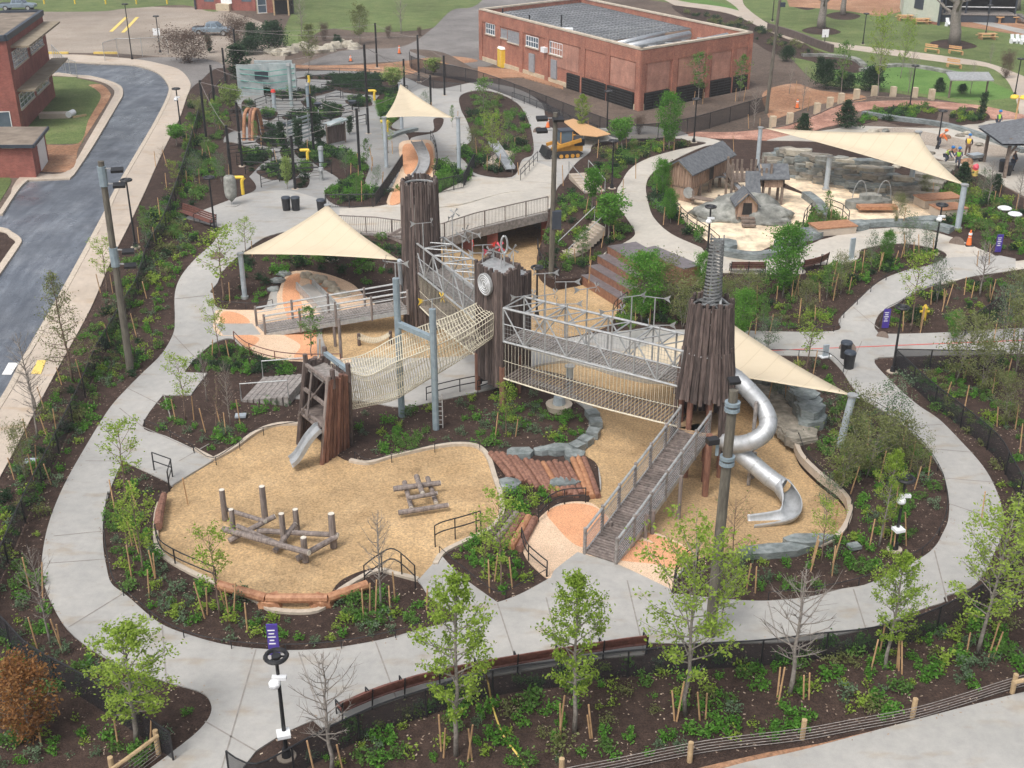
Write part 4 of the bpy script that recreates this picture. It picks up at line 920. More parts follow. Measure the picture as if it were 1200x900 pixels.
for i in range(30): t = .03 + .94 * i / 29; m.beam(rp(.30, t, 7.63), rp(.99, t, 7.93), .05, .06)
for i in range(18): s = .32 + .66 * i / 17; m.beam(rp(s, .02, 7.62 + .3 * (s - .3) / .69), rp(s, .98, 7.62 + .3 * (s - .3) / .69), .03, .04)
o = m.build('roof_seam', 'shingle', bb); o.parent = rf
MB().prism([rp(.01, .012, 6.4), rp(.30, .012, 6.4), rp(.30, .988, 6.4), rp(.01, .988, 6.4)], .2).build('sunken_roof', 'roof_grey', bb)
MB().prism([rp(.298, .012, 7.5), rp(.302, .012, 7.5), rp(.302, .988, 7.5), rp(.298, .988, 7.5)], 1.1).build('roof_step', 'brick', bb)
for s, t0, t1_, r in ((.17, .06, .72, .42), (.07, .20, .90, .36), (.24, .15, .6, .3)):
    m = MB().tube([rp(s, t0, 7.5), rp(s, t1_, 7.9)], r, 12); m.build('duct', 'steel', bb, True)
m = MB()
for t in (.15, .3, .45, .6, .75): m.box(rp(.12, t, 7.1), (.9, .5, 1.3)); m.beam(rp(.05, t, 6.4), rp(.05, t, 8.2), .1)
m.build('duct_support', 'galv', bb)
m = MB()
for i in range(9): m.beam(rp(.29, .03 + i * .08, 7.6), rp(.29, .03 + i * .08, 8.5), .05)
m.beam(rp(.29, .03, 8.5), rp(.29, .67, 8.5), .05); m.beam(rp(.29, .03, 8.1), rp(.29, .67, 8.1), .05); m.build('guard_rail', 'galv', bb)
for s, t, h in ((.93, .12, .8), (.74, .12, .8), (.60, .22, 1.2)): MB().tube([rp(s, t, 7.8), rp(s, t, 7.8 + h)], .09, 8).build('vent_pipe', 'black', bb)
MB().box(rp(.49, .1, 7.95), (1.6, 1.2, .5)).build('roof_hatch', 'white', bb)
wl_ = Wall(A, B); wr = Wall(A, C); m = MB()
LA = (B - A); LA.z = 0
for s in (.995, .86, .70, .53, .31, .17, .006): m = MB(); wl_.rect(m, wl_.box3(lerp(A, B, s), .8, 2.4, 8.3), -.05, .14); m.build('pilaster', 'brick', bb, uvs=True)
for s in (.008, .29, .60, .84, .99): m = MB(); wr.rect(m, wr.box3(lerp(A, C, s), .7, 2.4, 8.3), -.05, .14); m.build('pilaster', 'brick', bb, uvs=True)
m = MB()
wl_.rect(m, wl_.box3(lerp(A, B, .5), LA.length * .99, 7.1, 8.3), -.05, .10); wr.rect(m, wr.box3(lerp(A, C, .5), (C - A).length * .99, 7.0, 8.3), -.05, .10)
m.build('frieze', 'brick', bb, uvs=True)
for w, s, q in ((wr, .15, 3.2), (wr, .445, 4.0), (wr, .72, 3.0), (wr, .915, 1.6)): m = MB(); w.rect(m, w.box3(lerp(A, C, s), q, 4.2, 7.0), -.02, .05); m.build('infill_panel', 'brick_pale', bb, uvs=True)
for s, q in ((.09, 4.4), (.24, 3.6), (.42, 5.6)): m = MB(); wl_.rect(m, wl_.box3(lerp(A, B, s), q, 4.4, 7.0), -.02, .05); m.build('infill_panel', 'brick_pale' if s != .24 else 'brick', bb, uvs=True)
m = MB(); wl_.rect(m, wl_.box3(lerp(A, B, .5), LA.length, 1.6, 3.0), -.03, .11); wr.rect(m, wr.box3(lerp(A, C, .5), (C - A).length, 1.6, 3.1), -.03, .11); m.build('base_course', 'limestone', bb)
for w, e, ss in ((wl_, B, ((.095, 4.6), (.24, 4.4), (.36, 2.4))), (wr, C, ((.14, 3.4), (.44, 4.0), (.72, 3.2), (.91, 2.2)))):
    for s, q in ss:
        m = MB(); c = lerp(A, e, s); w.rect(m, w.box3(c, q, 2.3, 4.15), -.03, .19); g = m.build('vent_grille', 'dark_inside', bb); m = MB()
        for k in range(7): z = 2.4 + k * .27; w.rect(m, w.box3(c, q, z, z + .1), .1, .24)
        for k in range(4): w.rect(m, w.box3(c + w.u * (k / 3 - .5) * q, .09, 2.3, 4.15), .1, .26)
        o = m.build('louvre', 'black', bb); o.parent = g
for px, y0, y1, wd in ((602, 37, 50, 2.6), (624, 43, 55, 2.7), (652, 50, 64, 2.6)):
    c = wl_.hit(px, (y0 + y1) / 2); z = [wl_.hit(px, y).z for y in (y0, y1)]; window(wl_, bb, c, wd, z[1], z[0], 5, 2, 'white' if px != 602 else 'door_grey', 'glass' if px != 602 else 'door_grey')
for px, y0, y1, n in ((575, 28, 40, 4), (590, 34, 44, 0)):
    c = wl_.hit(px, (y0 + y1) / 2); z = [wl_.hit(px, y).z for y in (y0, y1)]; window(wl_, bb, c, 2.2 if n else 1.8, z[1], z[0], max(n, 1), 2, 'white' if n else 'door_grey', 'glass' if n else 'door_grey')
for px, y0, y1 in ((624, 63, 84), (650, 70, 92)):
    m = MB(); c = wl_.hit(px, y0); wl_.rect(m, wl_.box3(c, 1.15, wl_.hit(px, y1).z, c.z), -.02, .17); m.build('door', 'door_grey', bb)
m = MB(); wl_.rect(m, wl_.sq(641, 55, 61, .8), 0, .6); m.build('wall_unit', 'white', bb)
# -- ramp pad, ledge by the doors
tag(MB().prism([G(560, 92, .1), G(612, 90, .1), G(660, 104, .1), G(660, 100, .1), G(612, 82, .1), G(560, 78, .1)], .3).build('pavement', 'clay'), None, kind='structure')
# -- portable toilet
p = G(592, 78); t = thing('portable_toilet', p, 'yellow portable toilet with a white roof against the brick building', 'portable toilet'); rz = .35
MB().box(p + V3((0, 0, 1.05)), (1.45, 1.4, 2.2), rz).build('body', 'yellow', t); MB().box(p + V3((0, 0, 2.2)), (1.55, 1.5, .25), rz, taper=.75).build('roof', 'white', t)
MB().box(p + V3((-.24, -.68, 1.05)), (.95, .05, 1.8), rz).build('door', 'line_yellow', t); MB().tube([p + V3((.3, .3, 2.2)), p + V3((.3, .3, 2.7))], .05, 6).build('vent_pipe', 'white', t)
# -- school building at the left edge
zt = 11.0; A = gp(6, 44, zt); B = gp(49, 14, zt); wS = Wall(A, B); dl = vz(A - B, 0); C = A + V3((-14, -2.5, 0))
sb = thing('school_building', vz(A, 2.3), 'two storey red brick building with long flat window canopies at the left edge', 'building')
shell(A, B, C, 1.0, zt - .2).build('wall', 'brick_school', sb, uvs=True)
D = B + C - A; MB().prism([vz(p, zt) for p in (A, B, D, C)], .22).build('roof', 'roof_brown', sb); m = MB()
for p, q in ((A, B), (A, C), (B, D)): m.beam(vz(p, zt - .05), vz(q, zt - .05), .35, .5)
m.build('fascia', 'trim_navy', sb)
def Z(px, y): return wS.hit(px, y).z
for (x0, x1, y0, y1) in ((13, 32, 64, 66), (33, 50, 50, 52)): pass
for px, ya, yb in ((23, 54, 74), (42, 41, 58), (31, 102, 121), (49, 87, 104)):
    c = wS.hit(px, (ya + yb) / 2); L_ = (B - A).length; window(wS, sb, c, L_ * .36, Z(px, yb), Z(px, ya), 4, 3)
for ya, yb in ((53, 26), (102, 71)):
    p, q = wS.hit(12 if ya < 80 else 19, ya), wS.hit(51 if ya < 80 else 61, yb); zc = (p.z + q.z) / 2; n = wS.n
    p, q = vz(p, zc), vz(q, zc); MB().prism([p, q, q + n * 1.6, p + n * 1.6], .18).build('canopy', 'canopy_brown', sb)
wF = Wall(A, C); 
for px, ya, yb in ((3, 133, 148),): c = wF.hit(px, 140); window(wF, sb, c, 1.4, wF.hit(px, 150).z, wF.hit(px, 131).z, 1, 1)
# annex shed
a, b_, zt = gp(36, 169, 5.2), gp(51, 149, 5.2), 5.2; c = a + V3((-9, 0, 0)); d = b_ + c - a
sh = thing('brick_shed', vz(a, 2.4), 'small red brick shed with a brown roof and white door beside the road', 'shed')
shell(a, b_, c, 1.5, 5.0, .2).build('wall', 'brick_school', sh, uvs=True)
n1 = wS.n; MB().prism([a + V3((.3, -.3, 0)), b_ + V3((.3, .2, 0)), d + V3((0, .2, 0)), c + V3((0, -.3, 0))], .1).build('roof', 'roof_brown', sh)
m = MB(); m.beam(a + V3((.32, -.32, -.1)), b_ + V3((.32, .2, -.1)), .12, .25); m.beam(a + V3((.3, -.32, -.1)), c + V3((0, -.32, -.1)), .12, .25); m.build('fascia', 'trim_navy', sh)
wA = Wall(a, b_); m = MB(); cc = wA.hit(46, 160); wA.rect(m, wA.box3(cc, (b_ - a).length * .5, 2.5, 4.7), -.02, .06); m.build('door', 'white', sh)
wB = Wall(a, c); m = MB(); wB.rect(m, wB.sq(9, 170, 174, 1.0), -.02, .04); m.build('lintel', 'coping', sh)
p = G(66, 138); t = thing('concrete_hatch', p, 'low concrete hatch with a rounded white lid on the grass beside the brick building', 'hatch')
MB().box(p + V3((0, 0, .25)), (2.9, 1.1, .5), .1).build('slab', 'concrete_tan', t); MB().tube([p + V3((1.4, -.5, .4)), p + V3((1.5, .6, .4))], .3, 12).build('lid', 'white', t); MB().box(p + V3((2.2, .2, .12)), (1.4, .1, .2), .8).build('timber', 'fence_wood', t)
# -- buildings along the top
p0, p1 = G(228, 11), G(300, 13); q = vz(p1 - p0, 0); q.normalize(); n = V3((-q.y, q.x, 0)); t = thing('brick_building', vz(p0, 2.5), 'long red brick wall building at the top left behind the gravel lot', 'building')
shell(p0, p1, p0 + n * 12, 2.0, 7.5).build('wall', 'brick_school', t, uvs=True); MB().prism([vz(p, 7.6) for p in (p0, p1, p1 + n * 12, p0 + n * 12)], .3).build('roof', 'roof_brown', t)
w = Wall(p0, p1); m = MB(); w.rect(m, w.sq(264, -12, 4, 1.8), -.02, .08); m.build('door', 'white', t); m = MB(); w.rect(m, w.sq(263, 4, 12, 2.2), -.02, .9); m.build('steps', 'limestone', t); MB().tube([w.hit(230, 12) + w.n * .2, w.hit(230, 12) + w.n * .2 + V3((0, 0, 5))], .14, 8).build('downpipe', 'trim_navy', t)
for x in (244, 288): m = MB(); w.rect(m, w.sq(x, -8, 2, 1.6), -.02, .05); m.build('window', 'glass', t)
p0, p1 = G(301, 16), G(319, 15); n = V3((0, 1, 0)); t = thing('brick_house', vz(p0, 2.5), 'narrow brown brick house with a tall white framed window at the top', 'house'); z9 = 9
shell(p0, p1, p0 + n * 8, 2, z9).build('wall', 'limestone', t); MB().prism([vz(p, z9 + .1) for p in (p0, p1, p1 + n * 8, p0 + n * 8)], .3).build('roof', 'roof_brown', t); w = Wall(p0, p1)
window(w, t, w.hit(307, 8), 1.3, w.hit(307, 15).z, w.hit(307, -3).z, 1, 2); m = MB(); w.rect(m, w.sq(315, -8, 15, 1.0), -.02, .05); m.build('brick_panel', 'brick', t, uvs=True)
p0 = G(321, 18); t = thing('porch', p0, 'small raised porch on pale posts beside the narrow brick house', 'porch')
MB().box(p0 + V3((1.3, 1.2, 2.4)), (3.2, 2.6, .25)).build('floor', 'fence_wood', t)
for x in (0.1, 2.3): MB().beam(p0 + V3((x, 0, 0)), p0 + V3((x, 0, 2.3)), .22).build('post', 'fence_wood', t)
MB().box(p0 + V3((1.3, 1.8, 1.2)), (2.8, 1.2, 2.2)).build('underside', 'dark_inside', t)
# top right house
A = G(1100, 30); B = G(1057, 21); z1 = A.z + 6.5; C = A + V3((3, 11, 0)); t = thing('house', vz(A, 2.5), 'pale green clapboard house with a dark window at the top right', 'house')
shell(A, B, C, 2.2, z1, .25).build('wall', 'siding', t); w = Wall(A, B); m = MB(); w.rect(m, w.sq(1079, -8, 11, 2.0), -.02, .07); m.build('window', 'trim_navy', t); m = MB()
for k in range(14): w.rect(m, w.box3((A + B) / 2, (A - B).length, 3.0 + k * .4, 3.05 + k * .4), -.02, .02)
m.build('clapboard', 'siding', t); MB().beam(vz(A, 2.3) + w.n * .1, vz(A, z1) + w.n * .1, .3).build('corner_board', 'trim_navy', t); MB().prism([vz(p, z1 + .6) for p in (A, B, B + (C - A), C)], .5).build('roof', 'shingle', t)
m = MB(); w.rect(m, w.box3((A + B) / 2, (A - B).length, 2.3, 2.9), -.02, .05); m.build('foundation', 'brick', t, uvs=True)
P0 = G(1103, 26); t = thing('porch', P0, 'dark covered porch with steps on the right side of the pale green house', 'porch'); P1 = P0 + V3((13, -1.5, 0))
def pp(s, d, z): return lerp(P0, P1, s) + V3((1.3 * 0, d, z))
MB().prism([pp(0, 0, 1.3), pp(.8, 0, 1.3), pp(.8, 4, 1.3), pp(0, 4, 1.3)], .25).build('floor', 'deck_grey', t)
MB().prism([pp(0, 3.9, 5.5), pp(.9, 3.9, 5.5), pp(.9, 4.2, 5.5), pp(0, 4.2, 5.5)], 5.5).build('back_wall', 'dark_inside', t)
MB().prism([pp(0, .1, 1.0), pp(.8, .1, 1.0), pp(.8, .3, 1.0), pp(0, .3, 1.0)], 1.2).build('lattice', 'trim_navy', t)
for s in (0.02, .25, .5, .78): MB().beam(pp(s, .1, 1.3), pp(s, .1, 4.6), .22).build('column', 'trim_navy', t)
for s in (0, 1): m = MB(); [m.beam(pp(.8 + s * .15, -.2 - k * .0, 1.2), pp(.97 + s * .0, -1.8, .1), .12) for k in range(1)]; m.build('stair_rail', 'trim_navy', t)
m = MB()
for k in range(5): m.box(pp(.83 + k * .03, 1.2 - k * .5, 1.1 - k * .22), (1.8, .5, .2))
m.build('step', 'deck_grey', t); m = MB(); m.beam(pp(0, .1, 2.2), pp(.78, .1, 2.2), .1); m.build('handrail', 'white', t)
MB().prism([pp(0, -.3, 4.9), pp(.92, -.3, 4.9), pp(.92, 4.2, 5.7), pp(0, 4.2, 5.7)], .2).build('roof', 'shingle', t)

# ---------------------------------------------------------------- play houses on the right
def gable_house(pa, pb, pc, zf, ze, zr, label, nm='playhouse', wall='house_wood'):
    # pa near-left corner, pb near-right along the eave, pc back of the gable end
    t = thing(nm, vz(pa, T(pa.x, pa.y)), label, 'playhouse'); pd_ = pb + pc - pa; ra, rb = (pa + pc) / 2, (pb + pd_) / 2
    m = MB(); m.poly([vz(pa, zf), vz(pb, zf), vz(pb, ze), vz(pa, ze)]); m.poly([vz(pd_, zf), vz(pc, zf), vz(pc, ze), vz(pd_, ze)])
    m.poly([vz(pa, zf), vz(pa, ze), vz(ra, zr), vz(pc, ze), vz(pc, zf)]); m.poly([vz(pb, zf), vz(pd_, zf), vz(pd_, ze), vz(rb, zr), vz(pb, ze)])
    o = m.build('wall', wall, t); s = o.modifiers.new('s', 'SOLIDIFY'); s.thickness = .1
    u = vz(pb - pa, 0).normalized(); v = vz(pc - pa, 0).normalized(); m = MB(); ov = .3
    for e, sg in ((pa, -1), (pc, 1)):
        f = e + pb - pa; k = .25 * (zr - ze) / ((pc - pa).length / 2)
        q = [vz(e - u * ov + v * sg * .25, ze - k), vz(f + u * ov + v * sg * .25, ze - k), vz(rb + u * ov, zr), vz(ra - u * ov, zr)]
        if sg < 0: m.prism([p + V3((0, 0, .12)) for p in q], .1)
        else: m.prism([p + V3((0, 0, .12)) for p in reversed(q)], .1)
    m.build('roof', 'hut_roof', t); m = MB(); n = int((pb - pa).length / .28)
    for i in range(n): p = lerp(pa, pb, (i + .5) / n) - v * .075; m.beam(vz(p, zf), vz(p, ze), .05, .04)
    n = int((pc - pa).length / .28)
    for i in range(n): p = lerp(pa, pc, (i + .5) / n) - u * .075; z = ze + (zr - ze) * (1 - abs(2 * (i + .5) / n - 1)) * .9; m.beam(vz(p, zf), vz(p, z), .05, .04)
    m.build('board_batten', wall, t); m = MB()
    for e in (pa, pc): m.beam(vz(e, ze) - u * .12, vz(ra, zr) - u * .12, .08, .2)
    m.build('barge_board', 'deck_tan', t)
    return t, u, v
def Pz(px, py, z): return gp(px, py, z)
TZ = 2.5
pa, pb, pc = Pz(810, 205, TZ + 3.1), Pz(858, 185, TZ + 3.1), Pz(799, 196, TZ + 3.1)
pa = gp(811, 203, TZ + 2.2); pb = gp(858, 181, TZ + 2.2); pc = gp(797, 189, TZ + 2.9); pc = pa + (pc - pa) * 2
t, u, v = gable_house(pa, pb, pc, TZ + 1.0, TZ + 2.2, TZ + 2.95, 'long raised timber playhouse with a grey shingle roof and a wall of vertical boards')
m = MB(); m.poly([vz(pa, TZ), vz(pa, TZ + 1.1), vz(pc, TZ + 1.1), vz(pc, TZ)]); m.poly([vz(pa, TZ), vz(lerp(pa, pb, .12), TZ), vz(lerp(pa, pb, .22), TZ + 1.1), vz(pa, TZ + 1.1)]); o = m.build('gable_skirt', 'house_wood', t); o.modifiers.new('s', 'SOLIDIFY').thickness = .1
for i, s in enumerate((.25, .5, .75, .98)):
    for e in (pa, pc): p = lerp(e, e + pb - pa, s) + v * (.1 if e is pa else -.1); MB().beam(vz(p, TZ - .1), vz(p, TZ + 1.05), .2).build('post', 'old_wood', t)
MB().prism([vz(p, TZ + 1.05) for p in (pa, pb, pb + pc - pa, pc)], .12).build('floor', 'old_wood', t)
p = lerp(pa, pb, .45) - v * .14; m = MB(); m.poly([vz(p - u * .35, TZ + 1.1), vz(p + u * .35, TZ + 1.1), vz(p + u * .35, TZ + 2.1), vz(p - u * .35, TZ + 2.1)]); m.build('doorway', 'dark_inside', t)
m = MB(); p = lerp(pa, pb, .8); 
for s in (-.35, .35): m.beam(vz(p + u * s, TZ + 1.05), vz(p + u * s, TZ) - v * 1.6, .08, .2)
m.build('slide_rail', 'old_wood', t); q = [vz(p - u * .3, TZ + 1.0), vz(p + u * .3, TZ + 1.0), vz(p + u * .3, TZ + .1) - v * 1.6, vz(p - u * .3, TZ + .1) - v * 1.6]; MB().poly(q).build('slide', 'steel_slide', t)
m = MB(); p = vz(pa, TZ + .75) - u * .1 + v * .1; m.tube([p - u * .02, p - u * .12], .42, 14); m.build('round_panel', 'galv', t)
# lower covered run in front
t = thing('boardwalk', G(820, 228), 'low grey timber walkway under the long playhouse leading to the rock', 'walkway')
a, b_ = G(812, 231, .5), G(842, 236, .55); MB().beam(a, b_, .7, .1).build('deck', 'old_wood', t)
a2, b2 = G(843, 235, .55), G(862, 229, .8); MB().beam(a2, b2, .7, .1).build('deck', 'old_wood', t); 
for p in (a, b_, b2): MB().beam(vz(p, TZ - .1), vz(p, p.z + .5), .15).build('post', 'old_wood', t)
t = thing('lean_to', G(845, 222), 'small grey lean-to deck with a ramp in front of the long playhouse', 'playhouse')
m = MB(); p = G(838, 222); m.prism([p + V3((-.6, -.3, 1.1)), p + V3((1.4, -.3, 1.1)), p + V3((2.3, 1.2, .5)), p + V3((0, 1.4, .9))], .1); m.build('roof', 'shingle', t)
for d in ((-.5, -.2), (1.3, -.2), (0, 1.2)): MB().beam(p + V3((*d, 0)), p + V3((*d, 1.2)), .12).build('post', 'old_wood', t)
# rock mound with the small houses
p = G(868, 256); rk = thing('rock_mound', p, 'large smooth grey boulder mound in the pale sand under the small playhouses', 'rock')
m = MB()
for (x, y, r, s) in ((850, 252, (2.4, 1.7, 1.0), 1), (872, 248, (2.6, 1.8, 1.35), 2), (893, 254, (2.2, 1.9, .9), 3), (904, 259, (1.5, 1.1, .4), 4), (840, 256, (1.5, 1.0, .45), 5)):
    m.blob(G(x, y), r, 18, 12, .16, s)
m.build('boulder', 'rock', rk, True)
pa, pb, pc = gp(866, 250, TZ + 1.9), gp(882, 250, TZ + 1.9), gp(866, 243, TZ + 1.9)
g0 = G(874, 260); pa, pb, pc = g0 + V3((-.65, 0, 0)), g0 + V3((.65, 0, 0)), g0 + V3((-.65, 1.6, 0))
# gable facing the camera: swap axes
t, u, v = gable_house(pa, pa + V3((0, 1.6, 0)), pb, TZ + .4, TZ + 1.35, TZ + 2.0, 'tiny shingled playhouse with front steps set against the rock mound')
m = MB(); c = (pa + pb) / 2 + V3((0, -.12, 0)); m.poly([vz(c, TZ + .55) + V3((-.35, 0, 0)), vz(c, TZ + .55) + V3((.35, 0, 0)), vz(c, TZ + 1.4) + V3((.3, 0, 0)), vz(c, TZ + 1.4) + V3((-.3, 0, 0))]); m.build('doorway', 'dark_inside', t)
for e in (pa, pb): MB().beam(vz(e, TZ), vz(e, TZ + .55), .18).build('post', 'old_wood', t)
m = MB()
for k in range(3): m.box(c + V3((0, -.35 - k * .32, .42 - k * .16)), (.95, .36, .12))
m.build('step', 'old_wood', t)
g1 = G(876, 236); t = thing('lookout_deck', g1, 'square timber lookout with slatted walls on top of the rock mound', 'playhouse')
MB().box(g1 + V3((0, .4, 1.7)), (2.9, 2.3, .12)).build('floor', 'old_wood', t); m = MB()
for x in (-1.4, -1.05, -.7, -.35, .35, .7, 1.05, 1.4): m.beam(g1 + V3((x, -.7, 1.7)), g1 + V3((x, -.7, 2.7)), .16, .05); m.beam(g1 + V3((x, 1.5, 1.7)), g1 + V3((x, 1.5, 2.8)), .16, .05)
for y in (-.3, .1, .5, .9): m.beam(g1 + V3((-1.45, y, 1.7)), g1 + V3((-1.45, y, 2.7)), .05, .2); m.beam(g1 + V3((1.45, y, 1.7)), g1 + V3((1.45, y, 2.7)), .05, .2)
m.build('slat_wall', 'old_wood', t)
for x, y in ((-1.4, -.7), (1.4, -.7), (-1.4, 1.5), (1.4, 1.5)): MB().beam(g1 + V3((x, y, -.2)), g1 + V3((x, y, 3.0)), .16).build('post', 'old_wood', t)
m = MB().poly([g1 + V3((-.5, -.75, 2.5)), g1 + V3((.5, -.75, 2.5)), g1 + V3((.6, -1.9, .9)), g1 + V3((-.6, -1.9, .9))]); m.build('hood', 'hut_roof', t)
g2 = G(903, 238); q = g2 + V3((0, .2, 0)); t, u, v = gable_house(q + V3((-.8, -.6, 0)), q + V3((.8, -.6, 0)), q + V3((-.8, 1.0, 0)), TZ + 1.3, TZ + 2.1, TZ + 2.75, 'small raised playhouse with a dark grey roof right of the timber lookout')
for x, y in ((-.7, -.5), (.7, -.5), (-.7, .9), (.7, .9)): MB().beam(q + V3((x, y, -.2)), q + V3((x, y, 1.5)), .18).build('post', 'old_wood', t)
# pavilion at the right edge
g = G(1192, 205); t = thing('pavilion', g, 'open timber pavilion with a dark hipped roof at the right edge', 'pavilion'); m = MB(); ap = g + V3((2.4, 1.5, 4.6)); cs = [g + V3(d) for d in ((-2.3, -1.6, 2.9), (6.5, -1.8, 2.9), (6.8, 5, 2.9), (-2.0, 4.6, 2.9))]
for p, q in zip(cs, cs[1:] + cs[:1]): m.poly([p, q, ap])
m.poly([c - V3((0, 0, .15)) for c in reversed(cs)]); m.build('roof', 'shingle', t)
for c in cs: p = lerp(c, ap, .18); MB().beam(vz(p, TZ - .1), vz(p, 5.7), .22).build('post', 'old_wood', t)
for d in ((-.6, 0), (2, 0)): MB().beam(g + V3((d[0] - 1, -1.1, 1.6)), g + V3((d[0] - .2, -1.1, 2.9)), .14).build('brace', 'old_wood', t)
g = G(1133, 115); t = thing('shelter', g, 'small shelter with a silver sheet roof beyond the red flagstone path', 'shelter'); MB().prism([g + V3(d) for d in ((-2.2, -.6, 2.0), (2.2, -.8, 2.0), (2.2, 1, 2.5), (-2.2, 1.1, 2.5))], .12).build('roof', 'galv', t)
for x in (-1.9, 1.9): MB().beam(g + V3((x, 0, -.1)), g + V3((x, 0, 2.1)), .15).build('post', 'old_wood', t)
# flat stone slabs: terraces, ledges, seat walls
def slab(mb, px, py, w, d, h, z0=0, rz=0, seed=0, n=7):
    q = random.Random(seed + int(px * 7 + py)); p = G(px, py, z0); ps = []
    for i in range(n):
        a = 2 * math.pi * i / n + q.uniform(-.25, .25); k = q.uniform(.82, 1.1); x, y = math.cos(a) * w / 2 * k, math.sin(a) * d / 2 * k
        ps.append(p + V3((x * math.cos(rz) - y * math.sin(rz), x * math.sin(rz) + y * math.cos(rz), h + q.uniform(-.03, .03))))
    mb.prism(ps, h + .2)
cnt = 0
q = random.Random(5)
for row, (x0, y0, x1, y1, z, n) in enumerate(((902, 199, 1098, 238, .15, 19), (900, 193, 1085, 230, .4, 19), (900, 188, 1070, 222, .65, 18), (903, 184, 1065, 215, .9, 17), (905, 180, 1060, 209, 1.15, 16), (912, 176, 1045, 200, 1.4, 14), (918, 173, 1030, 192, 1.65, 11))):
    for i in range(n):
        s = (i + q.uniform(.2, .8)) / n; m = MB(); slab(m, lerp(x0, x1, s), lerp(y0, y1, s) + q.uniform(-2, 2) + 4 * math.sin(s * 3), q.uniform(1.3, 2.6), q.uniform(.8, 1.3), q.uniform(.16, .26), z - .2, q.uniform(-.3, .3), i)
        tag(m.build('stone_slab', q.choice(['slate', 'slate_tan', 'slate_tan', 'rock', 'boulder'])), 'flat grey stone slab stacked in the terraces under the wide right shade sail', 'stone', 'stone slabs of the right terraces')
m = MB()
for k in range(6): m.box(G(1075 + k * 5, 228 - k * 7.0, .2 + k * .17), (2.6, .9, .4), -.5)
tag(m.build('stone_steps', 'slate_tan'), 'flight of grey stone steps below the wide right shade sail', 'steps')
def seatwall(s, w, h, label, mat='slate', group=None):
    ps = GL(s, 4); tag(MB().ribbon(ps, w, h).build('seat_wall', mat), label, 'wall')
seatwall('944,231 956,240 964,250 962,258', .7, .45, 'curved grey slate seat wall between the two pale sand areas')
seatwall('846,298 880,303 910,300 935,294', .7, .4, 'slate topped wall along the near edge of the playhouse sand')
seatwall('995,267 1030,264 1062,264 1098,268 1115,272', .8, .35, 'long slate ledge along the right sand area')
seatwall('1011,135 1050,141 1090,146 1120,152 1160,165 1200,180', .6, .4, 'curved slate wall beyond the workers at the top right')
for x, y, w, d, lb in ((1002, 267, 2.6, 1.6, 'square slate block at the left end of the long slate ledge'), (948, 277, 3, 1.6, 'flat slate slab left of the wooden topped bench block'), (925, 288, 2.4, 1.4, 'flat slate slab beside the playhouse sand'), (850, 290, 1.6, 2.2, 'stack of slate at the foot of the black lamp by the playhouse sand'), (1080, 262, 3.0, 1.2, 'slate slab in the middle of the long ledge'), (893, 213, 2.4, 1.5, 'slate slab right of the long playhouse')):
    m = MB(); slab(m, x, y, w, d, .4, 0, .2); tag(m.build('stone_slab', 'slate'), lb, 'stone')
for x, y, w, d, h, lb in ((975, 272, 3.0, 1.5, .5, 'orange wood topped bench block beside the small round bed'), (1098, 240, 3.2, 1.6, .6, 'red wood topped block at the far right end of the sand'), (1110, 252, 2.2, 1.6, .6, 'orange wood topped block beside the black lamp post at the right')):
    t = thing('bench_block', G(x, y), lb, 'bench'); p = G(x, y); MB().box(p + V3((0, 0, h / 2)), (w * .95, d * .95, h), .25).build('base', 'concrete_tan', t); MB().box(p + V3((0, 0, h + .04)), (w, d, .08), .25).build('seat', 'bench_wood' if False else 'orange_log', t)
m = MB(); [slab(m, *a) for a in ((1010, 243, 2.8, 1.6, .5), (1026, 241, 2.4, 1.4, .5), (1018, 240, 1.8, 1.2, .8))]; t = thing('rock_table', G(1018, 243), 'flat grey rocks with a wooden bench and metal hoops in the right sand', 'rock'); m.build('rock', 'rock', t)
MB().box(G(1027, 248) + V3((0, 0, .35)), (2.8, .8, .25), .02).build('bench_seat', 'orange_log', t); m = MB()
for dx in (-.9, .9): m.tube([G(1020, 241) + V3((dx + math.cos(a / 8 * math.pi) * .5, 0, .6 + math.sin(a / 8 * math.pi) * 1.3)) for a in range(9)], .03, 5)
m.build('hoop', 'galv', t)
# boulder ledge right of the tube slide
for row, (s, w, h, mt) in enumerate((('893,448 912,452 930,466 942,480 948,496', 1.3, .95, 'slate'), ('884,455 900,470 912,485 926,500 938,512', 1.5, .3, 'slate_tan'))):
    m = MB(); pl9 = pts(s, 3, False)
    for i, (x, y) in enumerate(pl9): slab(m, x, y, 1.5, w * 1.2, h * (1 - .05 * (i % 3)), 0, -.9, i); slab(m, x + 2, y + 2, 1.4, w * 1.35, h * .55, 0, -.8, i + 9)
    tag(m.build('rock_ledge', mt), ('upper curving ledge' if row == 0 else 'lower step') + ' of grey slate rock right of the tube slide', 'rock')
t = thing('stone_ledge', G(690, 500), 'curved row of thick slate blocks left of the wide ramp', 'wall')
for (x, y, rz) in ((694, 489, .3), (698, 499, .1), (695, 511, -.3), (686, 520, -.6), (676, 527, -.8)): MB().box(G(x, y) + V3((0, 0, .15)), (.62, .62, .4), rz).build('slate_block', 'slate', t)
